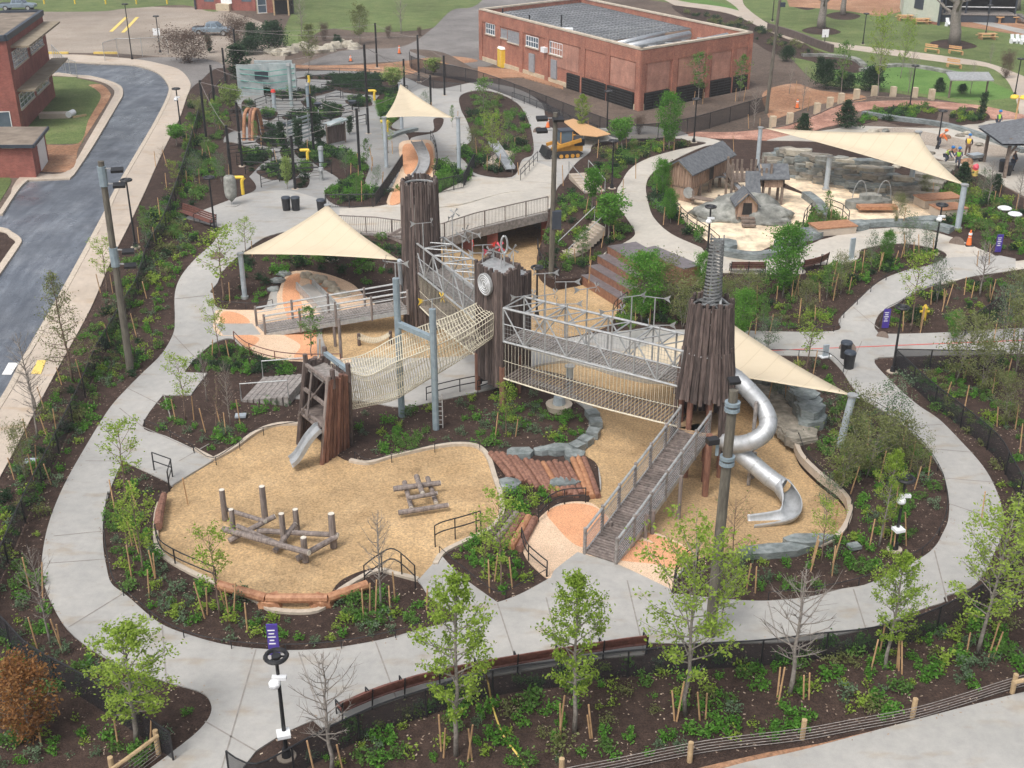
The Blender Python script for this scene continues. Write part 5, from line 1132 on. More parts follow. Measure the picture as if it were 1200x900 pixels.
for (x, y, w, d, lb) in ((598, 572, 1.1, 1.2, 'dark slate block at the left end of the log slope'), (608, 535, 1.6, .9, 'slate slab above the left logs of the log slope'), (655, 530, 1.6, .9, 'wide slate slab at the top middle of the log slope'), (672, 537, 1.2, .9, 'small slate slab at the top right of the log slope'), (635, 532, 1.0, .6, 'slate slab at the top left of the log slope'), (660, 570, 1.5, .9, 'slate slab at the foot of the log slope'), (947, 637, 2.2, .8, 'flat slate slab at the lower right edge of the right wood chips'), (905, 650, 3.0, .8, 'long slate slab at the lower edge of the right wood chips')):
    m = MB(); slab(m, x, y, w, d, .3, 0, .1); tag(m.build('stone_slab', 'slate'), lb, 'stone')
# log slopes
q = random.Random(8)
for i in range(17):
    s = i / 16; x0, y0 = lerp(575, 684, s), lerp(531, 536, s) + q.uniform(-1, 3) + (6 if 4 < i < 14 else 0); x1, y1 = x0 + lerp(24, 17, s), y0 + lerp(27, 44, min(1, s * 2)) + q.uniform(-2, 3) - (6 if 4 < i < 14 else 0)
    a, b_ = G(x0, y0, .16), G(x1, y1, .08); tag(MB().tube([a, lerp(a, b_, .5) + V3((0, 0, .05)), b_], [.14, .155, .14], 9).build('log', q.choice(['red_log', 'red_log', 'orange_log'])), 'reddish log in the log slope, %s from its left end' % ORD[i], 'log', 'logs of the log slope')
for i in range(5):
    a = G(598 + i * 7.2, 600 + i * 2, .2); b_ = G(572 + i * 9, 632 + i * 3, .14); tag(MB().tube([a, b_], .17, 10).build('log', ['bark_log', 'grey_log', 'red_log', 'orange_log', 'red_log'][i]), 'thick log in the short row by the orange paving, %s from the left' % ORD[i], 'log', 'logs beside the rubber paving')
tag(MB().prism([G(x, y, .5) for x, y in ((590, 590), (600, 596), (585, 608), (577, 600))], .0).build('x', 'slate'), 'x') if False else None
# wooden bleachers
t = thing('timber_terraces', G(720, 330), 'wide dark red timber terrace steps between the upper plaza and the wood chips', 'steps')
for k, (xa, ya, xb, yb) in enumerate(((681, 323, 731, 354), (690, 312, 738, 340), (700, 300, 745, 326), (712, 289, 752, 312))):
    z = pitz(*G(xa, ya).xy) ; zz = .55 + k * .5; a, b_ = gp(xa, ya, zz), gp(xb, yb, zz); w = vz(b_ - a, 0).normalized(); n = V3((-w.y, w.x, 0)) * 2.2
    MB().prism([a, b_, b_ + n, a + n], .5 if k else .9).build('bench_step', 'terrace_wood', t); MB().prism([p + V3((0, 0, .05)) for p in (a, b_, b_ + n, a + n)], .045).build('tread', 'terrace_top', t)
t = thing('timber_block', G(775, 305), 'long dark timber planter block right of the timber terrace steps', 'block'); a, b_ = gp(748, 293, 2.9), gp(801, 316, 2.9); w = vz(b_ - a, 0).normalized(); n = V3((-w.y, w.x, 0)) * 1.4
MB().prism([a, b_, b_ + n, a + n], 1.2).build('body', 'terrace_wood', t); MB().prism([p + V3((0, 0, .05)) for p in (a, b_, b_ + n, a + n)], .045).build('top', 'terrace_top', t)
# concrete stairs beside the bridge, left stairs
def stairs(a, b_, w, n, label, mat='concrete_tan', rail=True):
    t = thing('stairs', vz(a, min(a.z, b_.z)), label, 'stairs'); u = vz(b_ - a, 0).normalized(); v = V3((-u.y, u.x, 0)); m = MB(); L = vz(b_ - a, 0).length; rz = math.atan2(u.y, u.x)
    for k in range(n): p = lerp(a, b_, (k + .5) / n); p.z = max(p.z, T(p.x, p.y) + .08); m.box(p + V3((0, 0, -.25)), (L / n * (1.02 if mat != 'deck_grey' else .78), w, .6), rz)
    m.build('steps', mat, t)
    if rail:
        for s in (-1, 1):
            m = MB(); o = v * w / 2 * s; m.tube([a + o + V3((0, 0, .0)), a + o + V3((0, 0, 1)), b_ + o + V3((0, 0, 1)), b_ + o], .035, 6); m.build('handrail', 'galv', t)
    return t
stairs(gp(660, 303, .3), gp(703, 262, 2.5), 1.7, 13, 'flight of grey concrete steps with handrails between planting and the upper plaza')
stairs(gp(697, 226, 2.5), gp(678, 203, 2.9), 1.6, 7, 'short flight of steps with handrails near the tracked loader')
stairs(G(296, 456, .06), G(350, 452, .5), 3.0, 8, 'wide grey plank steps behind the low log tower', 'deck_grey')
stairs(gp(596, 178, 2.5), gp(575, 192, 2.7), 1.5, 5, 'small steps beside the back path', 'concrete_tan', False)
# back slide on the mound
sm = thing('mound_slide', G(478, 200), 'wide steel slide curving down the pale rubber mound under the small back sail', 'slide')
ps = [G(x, y, .25 + h) for x, y, h in ((488, 166, 1.0), (493, 175, .7), (497, 186, .4), (495, 198, .15), (486, 210, 0))]; slide_chute(curve(ps, 6), .9, 'chute', sm, 'steel_slide', .15)
def sheet(name, s, z, mat, label=None, cat=None, k=4, th=.1, kind=None):
    o = MB().prism([G(x, y, z) for x, y in pts(s, k)], th).build(name, mat); tag(o, label, cat, kind=kind); return o
sheet('rubber_paving', '468,168 490,164 506,166 510,185 512,215 500,228 455,240 462,215 470,195', .10, 'rubber_pale', kind='structure')
sheet('rubber_paving', '472,172 484,170 490,186 484,200 474,202', .13, 'rubber', kind='structure'); sheet('rubber_paving', '498,170 506,172 508,195 500,205', .13, 'rubber', kind='structure')
sheet('rubber_paving', '462,222 476,218 470,236 457,239', .13, 'rubber', kind='structure')
tag(MB().ribbon(GL('455,163 470,157 488,153', 4), .6, .3).build('seat_wall', 'slate'), 'slate edging round the top of the mound slide', 'wall')
m = MB(); p, q = G(578, 168, 1.2), G(598, 198, .3); slide_chute(curve([p, lerp(p, q, .4), q], 5), .8, 'chute', thing('slide', q, 'silver slide half hidden by trees right of the back sail', 'slide'))
# left rubber court: trough, balance bench, rope hammock
t = thing('water_trough', G(366, 350), 'long grey concrete trough with tall sides on the left rubber paving', 'trough'); a, b_ = G(357, 336, .2), G(388, 366, .1)
MB().beam(a, b_, 1.0, .12).build('base', 'concrete', t); u = (b_ - a).normalized(); v = V3((-u.y, u.x, 0)).normalized()
for s in (-1, 1): MB().beam(a + v * .55 * s + V3((0, 0, .2)), b_ + v * .55 * s + V3((0, 0, .1)), .1, .5).build('side_wall', 'galv', t)
for i, (x, y, w, d, h) in enumerate(((321, 339, 1.0, .7, .4), (326, 329, 1.2, .8, .45), (333, 321, 1.1, .7, .45), (359, 323, 1.0, .8, .5), (369, 326, .9, .7, .5), (377, 329, 1.1, .8, .6), (385, 334, 1.2, .8, .6), (392, 340, 1.0, .8, .5), (400, 345, 1.3, .9, .5))):
    m = MB(); m.blob(G(x, y, .08), (w * .42, d * .40, h * .55), 9, 6, .22, i); tag(m.build('boulder', 'boulder' if i > 2 else 'slate'), 'grey-tan boulder on the edge of the left rubber court behind the narrow ramp' if i > 2 else 'pale flat boulder at the left end of the left rubber court', 'boulder', 'boulders round the rubber court')
t = thing('rope_hammock', GP(440, 402), 'low rope hammock net hung between two short posts on the left wood chips', 'hammock'); a, b_ = GP(421, 404) + V3((0, 0, .55)), GP(458, 402) + V3((0, 0, .6))
for p in (a, b_): MB().tube([vz(p, pitz(p.x, p.y) - .1), p + V3((0, 0, .15))], .1, 8).build('post', 'bark_log', t)
m = MB(); n = 14; v = V3((0, .8, 0))
for i in range(n + 1):
    for j in range(7): m.v.append(lerp(a, b_, i / n) + v * (j / 6 - .5) - V3((0, 0, .35 * math.sin(math.pi * i / n))))
for i in range(n):
    for j in range(6): k = i * 7 + j; m.f.append((k, k + 1, k + 8, k + 7))
o = m.build('net', 'rope', t); w_ = o.modifiers.new('w', 'WIREFRAME'); w_.thickness = .03
# log edging of the front chips
t = thing('log_edging', G(300, 705), 'thick polished orange logs laid along the front left edge of the front wood chips', 'log edging')
for (a, b_) in (((255, 685), (312, 701)), ((312, 701), (384, 701)), ((384, 701), (430, 685))): MB().tube([G(*a, .35), G(*b_, .35)], .2, 10).build('log', 'orange_log', t)
for x, y in ((318, 708), (378, 708)): MB().blob(G(x, y), (.5, .35, .45), 8, 6, .2, x).build('stump', 'orange_log', t)
t = thing('log_edging', G(188, 600), 'weathered log edging on the left side of the front wood chips beside the path entrance', 'log edging'); MB().tube([G(192, 580, .3), G(187, 600, .35), G(185, 617, .3)], [.15, .19, .19], 9).build('log', 'red_log', t)
# kerbs
for s, lb in (('187,590 183,610 184,640 195,655 225,672 262,688 300,704 322,716 372,716 400,692 440,670 462,673 490,680*', 'front left'), ('510,662 520,648 545,635 575,620 587,605 588,585 580,560 572,536 560,524 540,521 510,524 460,535 432,543 410,540', 'right and top'), ('352,497 325,498 300,507 275,525 250,539* 227,527', 'top left'), ('932,517 940,535 962,557 985,575 995,590 994,610 980,630 960,640', 'far right')):
    tag(MB().ribbon(GL(s, 5), .22, .10).build('kerb', 'kerb' if lb != 'far right' else 'concrete_tan'), None, kind='structure')
for s in ('62,72* 87,73 125,75 160,77 185,85 197,97 199,110 185,140 162,180 136,225 122,255 75,342 32,417 15,450 0,475 -60,570', '67,86* 90,89 105,90 125,95 140,102 142,112 135,125 105,175 82,209* 32,211* 20,222 0,252*'):
    tag(MB().ribbon(GL(s, 4), .35, .09).build('kerb', 'kerb'), None, kind='structure')
# score lines across the paths
def jl(mb, x0, y0, x1, y1):
    a, b_ = G(x0, y0, .058), G(x1, y1, .058); n = max(2, int((b_ - a).length)); u = (b_ - a).normalized(); v = V3((-u.y, u.x, 0)) * .028
    for i in range(n):
        p, q = lerp(a, b_, i / n), lerp(a, b_, (i + 1) / n); p, q = vz(p, T(p.x, p.y) + .058), vz(q, T(q.x, q.y) + .058); mb.poly([p - v, q - v, q + v, p + v])
m = MB()
for l in ((167, 500, 140, 478), (100, 540, 142, 540), (63, 628, 122, 622), (55, 660, 124, 655), (80, 735, 145, 695), (195, 800, 190, 733), (300, 761, 260, 900), (440, 752, 465, 820), (583, 707, 610, 790), (735, 680, 755, 765), (240, 845, 300, 880), (1000, 690, 1015, 738), (1095, 645, 1110, 705), (1112, 590, 1178, 612), (1105, 560, 1165, 565), (1085, 525, 1140, 530), (1060, 500, 1105, 497), (203, 392, 230, 420), (205, 350, 253, 345), (167, 500, 227, 527), (200, 490, 192, 462), (640, 700, 660, 780), (820, 703, 835, 755), (900, 705, 912, 752), (945, 412, 950, 392), (1010, 400, 990, 440), (1120, 392, 1122, 417), (1000, 360, 1030, 385), (900, 388, 902, 414), (210, 540, 245, 520), (545, 680, 500, 705), (640, 170, 600, 175), (650, 215, 600, 211), (150, 455, 200, 480), (350, 764, 380, 850), (520, 731, 540, 800)): jl(m, *l)
tag(m.build('path_joints', 'joint', origin=(0, 0, 0)), None, kind='structure')
m = MB()
for (x0, y0, x1, y1) in ((130, 37, 148, 20), (144, 38, 161, 20)):
    a, b_ = G(x0, y0, .05), G(x1, y1, .05); v = V3((.25, 0, 0)); m.poly([a - v, a + v, b_ + v, b_ - v])
a, b_ = G(36, 438, .09), G(46, 424, .09); m.poly([a, G(48, 438, .09), G(54, 422, .09), G(44, 422, .09)]); tag(m.build('road_marking', 'line_yellow', origin=(0, 0, 0)), None, kind='structure')
m = MB(); m.poly([G(2, 439, -.03), G(13, 439, -.03), G(22, 425, -.03), G(10, 425, -.03)]); tag(m.build('road_marking', 'line_white', origin=(0, 0, 0)), None, kind='structure')
m = MB(); m.poly([vz(p, T(p.x, p.y) + .062) for p in (G(870, 412.9), G(1200, 399.4), G(1200, 400.1), G(870, 413.5))]); 
tag(m.build('red_line', 'red', origin=(0, 0, 0)), None, kind='structure')
# ---------------------------------------------------------------- fences and rails
m_ = bpy.data.materials.new('netting'); m_.use_nodes = True; nt_ = m_.node_tree; bs_ = nt_.nodes['Principled BSDF']; bs_.inputs['Base Color'].default_value = (.014, .015, .02, 1); bs_.inputs['Roughness'].default_value = .8
tr2 = nt_.nodes.new('ShaderNodeBsdfTransparent'); mx2 = nt_.nodes.new('ShaderNodeMixShader'); mx2.inputs[0].default_value = .66
nt_.links.new(tr2.outputs[0], mx2.inputs[1]); nt_.links.new(bs_.outputs[0], mx2.inputs[2]); nt_.links.new(mx2.outputs[0], nt_.nodes['Material Output'].inputs[0]); M['netting'] = m_
m_ = m_.copy(); m_.name = 'chain_mesh'; M['chain_mesh'] = m_; m_.node_tree.nodes['Principled BSDF'].inputs['Base Color'].default_value = (.10, .11, .12, 1)
[n for n in m_.node_tree.nodes if n.type == 'MIX_SHADER'][0].inputs[0].default_value = .2
def fence(s, label, h=1.2, sp=2.4, net='netting', top=True, mat='black', closed=False, name='mesh_fence'):
    ps = [p - V3((0, 0, h)) for p in ([G(x, y, h) for x, y in pts(s, 4, False)] if top else [G(x, y, h) for x, y in pts(s, 4, False)])]
    t = railing(ps, name, label, 'fence', h, sp, 0, mat, .03, None, 1)
    m = MB()
    for i in range(len(ps) - 1): m.poly([ps[i] + V3((0, 0, .06)), ps[i + 1] + V3((0, 0, .06)), ps[i + 1] + V3((0, 0, h)), ps[i] + V3((0, 0, h))])
    m.build('mesh_panel', net, t); return t
fence('235,118 222,165 203,222 190,255 172,287 160,325 145,350 130,375 110,410 95,445 72,492 57,522 27,580 0,640 -25,690 -20,712 0,722 27,750 55,768 87,785 130,812 165,835 198,858', 'long black mesh fence running down the left side between the road and the path', sp=3.2)
fence('265,880* 300,895 360,865 400,845 445,825 500,807 550,792 600,781 650,775 712,765 755,761 800,756 840,753 895,750 962,742 1012,737 1060,727 1100,712 1150,686 1185,660 1203,625 1207,590 1200,562 1187,537 1170,510 1131,477 1092,447 1062,420 1050,409*', 'long black mesh fence curving round the bottom and right of the loop path')
fence('1050,409* 1100,410 1178,411*', 'short black mesh fence beside the horizontal path at the right'); fence('1134,372* 1155,360 1177,345 1200,336 1230,330*', 'black mesh fence in the far right bed above the horizontal path')
fence('178,225* 180,262*', 'x') if False else None
fence('480,60* 487,68 545,80 580,90 655,118 700,135 740,146 800,140 860,124 900,112*', 'dark chain link fence round the brick building', 1.5, 3.5, 'netting')
fence('600,108 640,122 670,136 700,147', 'low dark fence along the bank in front of the brick building', .8, 2.5, 'chain_mesh')
fence('120,50* 137,45* 158,45 195,43*', 'grey chain link fence panel beside the gravel lot', 2.2, 3.0, 'chain_mesh', mat='galv'); fence('60,52* 76,68* 88,72*', 'short chain link gate beside the brick building at the left', 1.8, 2.0, 'chain_mesh', mat='galv')
fence('245,110 262,90 285,82 330,80 400,80 470,84 510,95 540,98', 'thin dark fence along the far edge of the back garden', .9, 3.5, 'chain_mesh')
def low(s, label, h=.4, sp=2.0, rails=1, mat='black', dz=0): return railing(GL(s, 4, dz), 'edging_rail', label, 'railing', h, sp, 0, mat, .018 if rails == 1 else .028, None, rails)
low('128,585 124,610 124,640 129,668 136,690 155,707 192,737 226,752 262,760 300,764 350,765 400,761 450,752 487,742 522,731', 'low black edging rail along the outside of the front left planting bed')
low('1008,470 1035,485 1058,502 1082,528 1094,545 1104,565 1109,590 1107,612 1100,627 1090,642 1070,657 1020,682 985,692 945,699 900,704', 'low black edging rail along the right inner bed beside the loop path')
low('515,650 545,676 583,703 610,693 640,677', 'low black edging rail round the small bed at the front centre')
low('416,538 432,547 460,541 510,529 545,525 562,527', 'low black edging rail behind the top edge of the front wood chips'); low('170,500 197,512 227,530', 'low black edging rail on the left triangular bed'); low('228,532 250,545 276,530 300,512 350,502', 'low black edging rail between the triangular bed and the front wood chips')
low('935,515 945,540 968,563 990,582 999,600 993,622', 'low black edging rail on the far right edge of the right wood chips'); low('860,388 900,389 975,390 985,377 1002,360 1032,333 1060,320 1092,313', 'low black edging rail along the bed above the horizontal path')
low('900,417 940,418 970,421 988,437', 'low black edging rail below the horizontal path behind the sail'); low('1030,383 1036,368 1052,359 1072,347 1102,335', 'low dark edging along the right wedge shaped bed', .3)
low('181,552* 203,560* 199,575*', 'short black two bar handrail at the path entrance to the front wood chips', 1.0, 1.5, 2); low('184,633 190,652 210,665 232,675 254,684', 'curved black two bar rail on the left edge of the front wood chips', .8, 2, 2)
low('428,690 445,677 463,670 487,690', 'black two bar handrail at the front edge of the front wood chips', 1.1, 1.2, 2); low('510,640 520,635 545,628 563,622* 564,634', 'black two bar handrail right of the front wood chips entrance', 1.0, 1.2, 2); low('531,666 522,658 512,650', 'x') if False else None
low('631,612 643,600 660,592 686,590', 'black rail round the top of the right orange paving', .8, 1.0, 2); low('611,637 617,655 630,668 641,677', 'curved black rail at the left edge of the right orange paving', .8, 1.5, 2); low('789,697 795,676 817,660', 'short black rail at the right edge of the right orange paving', .9, 1.0, 2)
low('275,403 290,416 320,426 353,430 400,430', 'dark red bar rail round the left rubber court', .8, 1.8, 2, 'bench_wood'); low('560,462 590,452', 'black rail beside the path behind the net bridge', .8, 1.5, 2); low('500,470 530,462 560,456 580,453', 'black rail along the gravel path under the rope net', .8, 2, 2)
low('717,387 720,370 735,358', 'curved black rail at the end of the upper wood chip corridor', .9, 1.2, 2); low('792,248 800,258 812,268 830,280 842,290', 'black two bar rail on the left edge of the playhouse sand', .8, 1.6, 2); low('940,272 942,262 950,252', 'black rail at the right edge of the playhouse sand', .9, 1.4, 2); low('972,248 985,253 994,262', 'curved black rail on the small round bed', .9, 1.4, 2)
low('630,290 632,305 640,318 655,326', 'black rail at the corner of the upper corridor', .7, 1.6, 2); low('508,212 513,195 510,175 505,165', 'black curved rail on the right side of the pale slide mound', .9, 1.5, 2); low('610,212 630,190', 'black rail on the plaza corner', .9, 1.5, 2); low('618,445* 640,449 662,454*', 'black rail on the chips under the long truss bridge', .7, 1.6, 2)
low('255,360 265,372 280,378 300,385', 'x') if False else None
for s in ('258,362 275,363 300,364 320,360',): low(s, 'black edging rail beside the left end of the narrow ramp', .5)
# post and wire fence, bottom right
def wirefence(s, label, h=.75, n=5, rail=False):
    ps = [p - V3((0, 0, h)) for p in [G(x, y, h) for x, y in pts(s, 3, False)]]; t = thing('post_and_wire_fence', ps[0], label, 'fence'); m = MB()
    for k in range(n): m.tube([p + V3((0, 0, h * (.12 + .8 * k / n))) for p in ps], .014, 4)
    m.build('wire', 'galv' if False else 'deck_grey', t)
    if rail: MB().tube([p + V3((0, 0, h)) for p in ps], .07, 7).build('top_rail', 'fence_wood', t)
    return t, h
def wposts(t, pxs, h, r=.09):
    for x, y in pxs: p = G(x, y); MB().tube([p - V3((0, 0, .1)), p + V3((0, 0, h + .06))], r, 9).build('post', 'fence_wood', t)
t, h = wirefence('600,915 660,896 720,884 808,866 870,857 940,849 1000,838 1070,825 1130,808 1187,790 1230,780', 'post and wire fence with round wooden posts beside the bottom right pavement')
wposts(t, [(658, 912), (808, 893), (940, 866), (1069, 841), (1186, 812)], h)
t, h = wirefence('1187,790* 1230,780*', 'x', rail=True) if False else (t, h)
t2_ = thing('timber_rail', G(1190, 800), 'short wooden rail at the right end of the post and wire fence', 'fence'); MB().tube([G(1187, 800, .9) + V3((0, 0, 0)), G(1230, 790, .9)], .08, 7).build('rail', 'fence_wood', t2_)
t, h = wirefence('130,902 150,888 185,862', 'short wooden rail fence with wires at the bottom left by the path mouth', .9, 5, True); wposts(t, [(134, 915), (186, 883)], h)
# low brick red rail on the flagstone path side: stone posts and rails
pl_ = [(905, 150), (925, 146), (957, 134), (972, 127), (985, 122), (1003, 117), (1024, 113), (1046, 114), (1071, 115), (1091, 117)]
t = thing('stone_post_fence', G(1000, 118), 'rustic rail fence with pale stone posts curving along the red flagstone path', 'fence')
for x, y in pl_: MB().box(G(x, y) + V3((0, 0, .55)), (.5, .5, 1.1), .2).build('stone_post', 'limestone', t)
m = MB()
for a, b_ in zip(pl_, pl_[1:]):
    for z in (.5, .85): m.beam(G(*a, z), G(*b_, z), .1)
m.build('rail', 'old_wood', t)
# ---------------------------------------------------------------- lamps and poles
def lamp(px, py, yt, label, box=False, camera_=False):
    p = G(px, py); h = hgt(p, yt); h = min(max(h, 3.2), 6.5); t = thing('street_lamp', p, label, 'lamp', 'black park lamps')
    MB().tube([p, p + V3((0, 0, h))], [.075, .055], 8).build('pole', 'black', t); MB().tube([p, p + V3((0, 0, .35))], [.17, .13], 10).build('base', 'black', t)
    m = MB(); m.tube([p + V3((math.cos(a / 9 * math.pi) * .33, math.sin(a / 9 * math.pi) * .33, h)) for a in range(19)], .075, 6, False); m.build('ring_head', 'black', t)
    MB().tube([p + V3((0, 0, h - .06)), p + V3((0, 0, h + .04))], .15, 10).build('hub', 'black', t); m = MB()
    for k in range(3): a = k * 2.1; m.beam(p + V3((0, 0, h)), p + V3((math.cos(a) * .33, math.sin(a) * .33, h)), .05)
    m.build('spoke', 'black', t)
    if camera_: MB().blob(p + V3((-.1, -.15, h - .95)), (.2, .2, .16), 10, 7, 0).build('camera_dome', 'white', t); MB().box(p + V3((.05, -.1, h - .75)), (.45, .15, .12)).build('camera_bracket', 'white', t)
    if box: MB().box(p + V3((0, -.1, 1.05)), (.42, .4, .12), .3).build('collar_box', 'white', t)
    tag(MB().tube([p - V3((0, 0, .1)), p + V3((0, 0, .05))], .32, 14).build('footing', 'concrete_tan', t), None)
for a in ((336, 887, 769, 'black ring headed lamp with white camera domes at the bottom left of the curved bench', True, True), (1048, 644, 561, 'black ring headed lamp with a white camera in the right inner bed', True, True), (1046, 436, 360, 'black ring headed lamp at the right path junction'), (1095, 297, 240, 'black ring headed lamp beside the right seat wall', False, True),
          (829, 297, 253, 'black lamp beside the playhouse sand edge', False, True), (212, 152, 104, 'black lamp on the pavement by the road bend', False, True), (159, 290, 211, 'black lamp beside the long left fence, behind the utility pole'), (252, 272, 208, 'black lamp at the end of the left bench'), (711, 159, 107, 'black lamp left of the brick building corner'), (717, 221, 165, 'black lamp in the bed above the curved path'),
          (813, 167, 116, 'black lamp in front of the long brick facade'), (1189, 112, 69, 'dark lamp with arms beside the far right walk'), (1098, 175, 130, 'black lamp among the workers'), (1066, 125, 77, 'black lamp on the red flagstone path'), (1011, 52, 16, 'black lamp on the far lawn'), (629, 372, 331, 'black lamp on the wood chips behind the disc tower'), (188, 62, 19, 'black lamp on the gravel lot edge'), (155, 70, 4, 'tall grey street light beside the pavement bend'), (1155, 40, 6, 'black lamp in front of the porch'), (905, 25, -20, 'dark lamp at the top of the far lawn')):
    lamp(*a)
poles = [(242, 165, 94), (251, 120, 76), (265, 102, 56), (278, 80, 34), (284, 195, 120), (272, 217, 147), (346, 222, 159), (368, 180, 110), (422, 204, 127), (432, 157, 52), (442, 79, 27), (474, 102, 69), (491, 96, 41), (505, 125, 88), (521, 112, 65)]
PT = []
PL9 = ['black pole %s' % a for a in ('at the far left of the garden, nearest the long fence', 'left of the climbing house, nearer one', 'left of the climbing house, farther one', 'at the dark egg shaped evergreen', 'in front of the orange arches', 'left of the orange arches, lowest there', 'beside the lower yellow pipe in the garden', 'in the middle of the garden by the three columnar trees', 'left of the small back sail', 'tallest one, behind and left of the small back sail', 'standing alone at the back edge by the service road', 'right behind the peak of the small back sail', 'farther behind the small back sail, by the road fence', 'short one right of the small back sail', 'rightmost one by the island bed')]
for i, (x, y, yt) in enumerate(poles):
    p = G(x, y); h = hgt(p, yt); t = thing('garden_pole', p, PL9[i], 'pole', 'black poles over the back garden'); PT.append(p + V3((0, 0, h)))
    MB().tube([p, p + V3((0, 0, h))], .11, 8).build('shaft', 'black', t); MB().tube([p - V3((0, 0, .1)), p + V3((0, 0, .06))], .3, 10).build('footing', 'concrete_tan', t)
def wire(a, b_, sag, label, r=.018, mat='deck_grey', group='wires between the garden poles'):
    ps = [lerp(a, b_, i / 10) - V3((0, 0, sag * 4 * (i / 10) * (1 - i / 10))) for i in range(11)]; tag(MB().tube(ps, r, 4).build('wire', mat), label, 'wire', group)
for a, b_ in ((0, 7), (1, 9), (2, 9), (3, 10), (4, 8), (5, 6), (7, 8), (9, 13), (10, 12), (9, 11), (6, 8), (1, 7), (12, 14), (3, 12), (8, 13), (0, 5), (4, 7)):
    wire(PT[a] - V3((0, 0, .15)), PT[b_] - V3((0, 0, .15)), .35, 'thin wire strung between black poles over the back garden')
def upole(px, py, top, label, r=.17, lights=()):
    p = G(px, py); q = at(top[0], top[1], p.y); t = thing('utility_pole', p, label, 'pole'); MB().tube([p, lerp(p, q, .5), q], [r * 1.15, r, r * .85], 10).build('shaft', 'utility', t)
    for f in lights:
        c = lerp(p, q, f); m = MB()
        for dz in (0, -.8): MB().beam(c + V3((0, 0, dz)), c + V3((.55, -.1, dz)), .06).build('bracket', 'galv', t)
        for dz in (0, -.8): MB().box(c + V3((.85, -.2, dz - .05)), (.62, .4, .14), .2, .25).build('floodlight', 'black', t)
        MB().tube([c + V3((0, 0, -.95)), c + V3((0, 0, .1))], r * 1.25, 10, True).build('clamp_band', 'pipe_blue', t)
    return t
upole(153, 435, (118, 189), 'tall leaning wooden utility pole with black floodlights beside the left fence', .19, (.97, .60))
tt = upole(832, 745, (860, 457), 'thick dark wooden pole with blue clamp bands at the right end of the curved bench', .19)
c0, c1 = G(832, 745), at(860, 457, G(832, 745).y)
for f in (.945, .74): c = lerp(c0, c1, f); [MB().tube([c + V3((0, 0, dz)), c + V3((0, 0, dz + .12))], .27, 12).build('clamp_band', 'pipe_blue', tt) for dz in (-.22, 0)]
m = MB().beam(lerp(c0, c1, .74) + V3((-.4, -.1, .2)), lerp(c0, c1, .80) + V3((-.4, -.1, .2)), .1); m.build('bracket', 'pipe_blue', tt); MB().box(lerp(c0, c1, .81) + V3((-.6, -.2, .1)), (.4, .3, .2), .3).build('floodlight', 'black', tt)
c = c1 + V3((0, 0, .2)); MB().box(c + V3((.0, .1, .1)), (.4, .3, .12), .2, .3).build('floodlight', 'black', tt)
t = upole(646, 323, (651, 132), 'wooden utility pole with black floodlights beside the back plaza', .17)
p, q = G(646, 323), at(651, 132, G(646, 323).y)
for f, dx in ((.97, -1), (.90, -1), (.965, .2)): c = lerp(p, q, f); MB().beam(c, c + V3((dx * .5, -.1, 0)), .06).build('bracket', 'galv', t); MB().box(c + V3((dx * .85, -.2, 0)), (.7, .45, .16), .2, .3).build('floodlight', 'black', t)
c = lerp(p, q, .36); MB().box(c + V3((.25, -.1, 0)), (.6, .4, 1.2)).build('cabinet', 'trim_navy', t); MB().beam(c + V3((-.1, 0, .5)), c + V3((-.1, 0, 1.6)), .1).build('conduit', 'pipe_blue', t)
t = upole(898, 133, (914, 0), 'tall thin wooden utility pole at the corner of the brick building', .16); c = at(913, 8, G(898, 133).y); MB().box(c + V3((.3, 0, .2)), (.5, .3, .4)).build('lamp_head', 'trim_navy', t)
# small yellow inlets, posts and play instruments in the garden
for i, (x, y, yt) in enumerate(((363, 120, 92), (439, 118, 108), (454, 155, 147), (361, 190, 177), (285, 228, 205))):
    p = G(x, y); h = max(1.0, hgt(p, yt) - .2); s = -1 if i in (3, 4) else 1; t = thing('bent_pipe', p, 'yellow bent speaking tube standing in the back garden', 'pipe', 'yellow bent pipes in the garden')
    MB().tube(curve([p, p + V3((0, 0, h * .8)), p + V3((-.15 * s if i in (3, 4) else .1, 0, h)), p + V3((-.6 if i else .05, 0, h + (.0 if i else .5)))], 4), .13, 8).build('tube', 'yellow', t)
for i, (x, y, yt, c, l) in enumerate(((377, 195, 175, 'post_grey', 'grey round bollard post beside the yellow pipe in the back garden'), (322, 130, 108, 'post_grey', 'pale post with a red cap in the back garden'), (342, 125, 77, 'panel_art', 'tall narrow pale panel in the back garden'), (362, 128, 100, 'pipe_blue', 'blue grey post in the back garden'), (377, 212, 200, 'galv', 'short steel bollard at the edge of the back garden'))):
    p = G(x, y); t = thing('garden_post', p, l, 'post'); h = hgt(p, yt); MB().tube([p, p + V3((0, 0, h))], .2 if i != 4 else .14, 10).build('shaft', c, t); MB().tube([p + V3((0, 0, h)), p + V3((0, 0, h + .25))], [.26, .2], 10).build('cap', 'red' if i == 1 else 'galv', t)
t = thing('maze_house', G(318, 112), 'pale grey panelled climbing house with a window and teal ropes in the back garden', 'playhouse'); p = G(318, 112)
for dx, dy, w, rz in ((-2.1, 0, 2.6, .15), (1.3, .4, 2.8, -.1), (0, 2.4, 4, 0)): MB().box(p + V3((dx, dy, 1.6)), (w, .25, 3.2), rz).build('panel', 'panel_art', t)
MB().box(p + V3((-.8, -.22, 2.1)), (1.4, .08, .8), .05).build('window', 'trim_navy', t); m = MB()
for z in (.9, 1.6, 2.3, 2.8): m.tube([p + V3((-3, -.3, z)), p + V3((0, -.5, z - .25)), p + V3((2.6, .1, z))], .04, 5)
m.build('rope', 'teal', t)
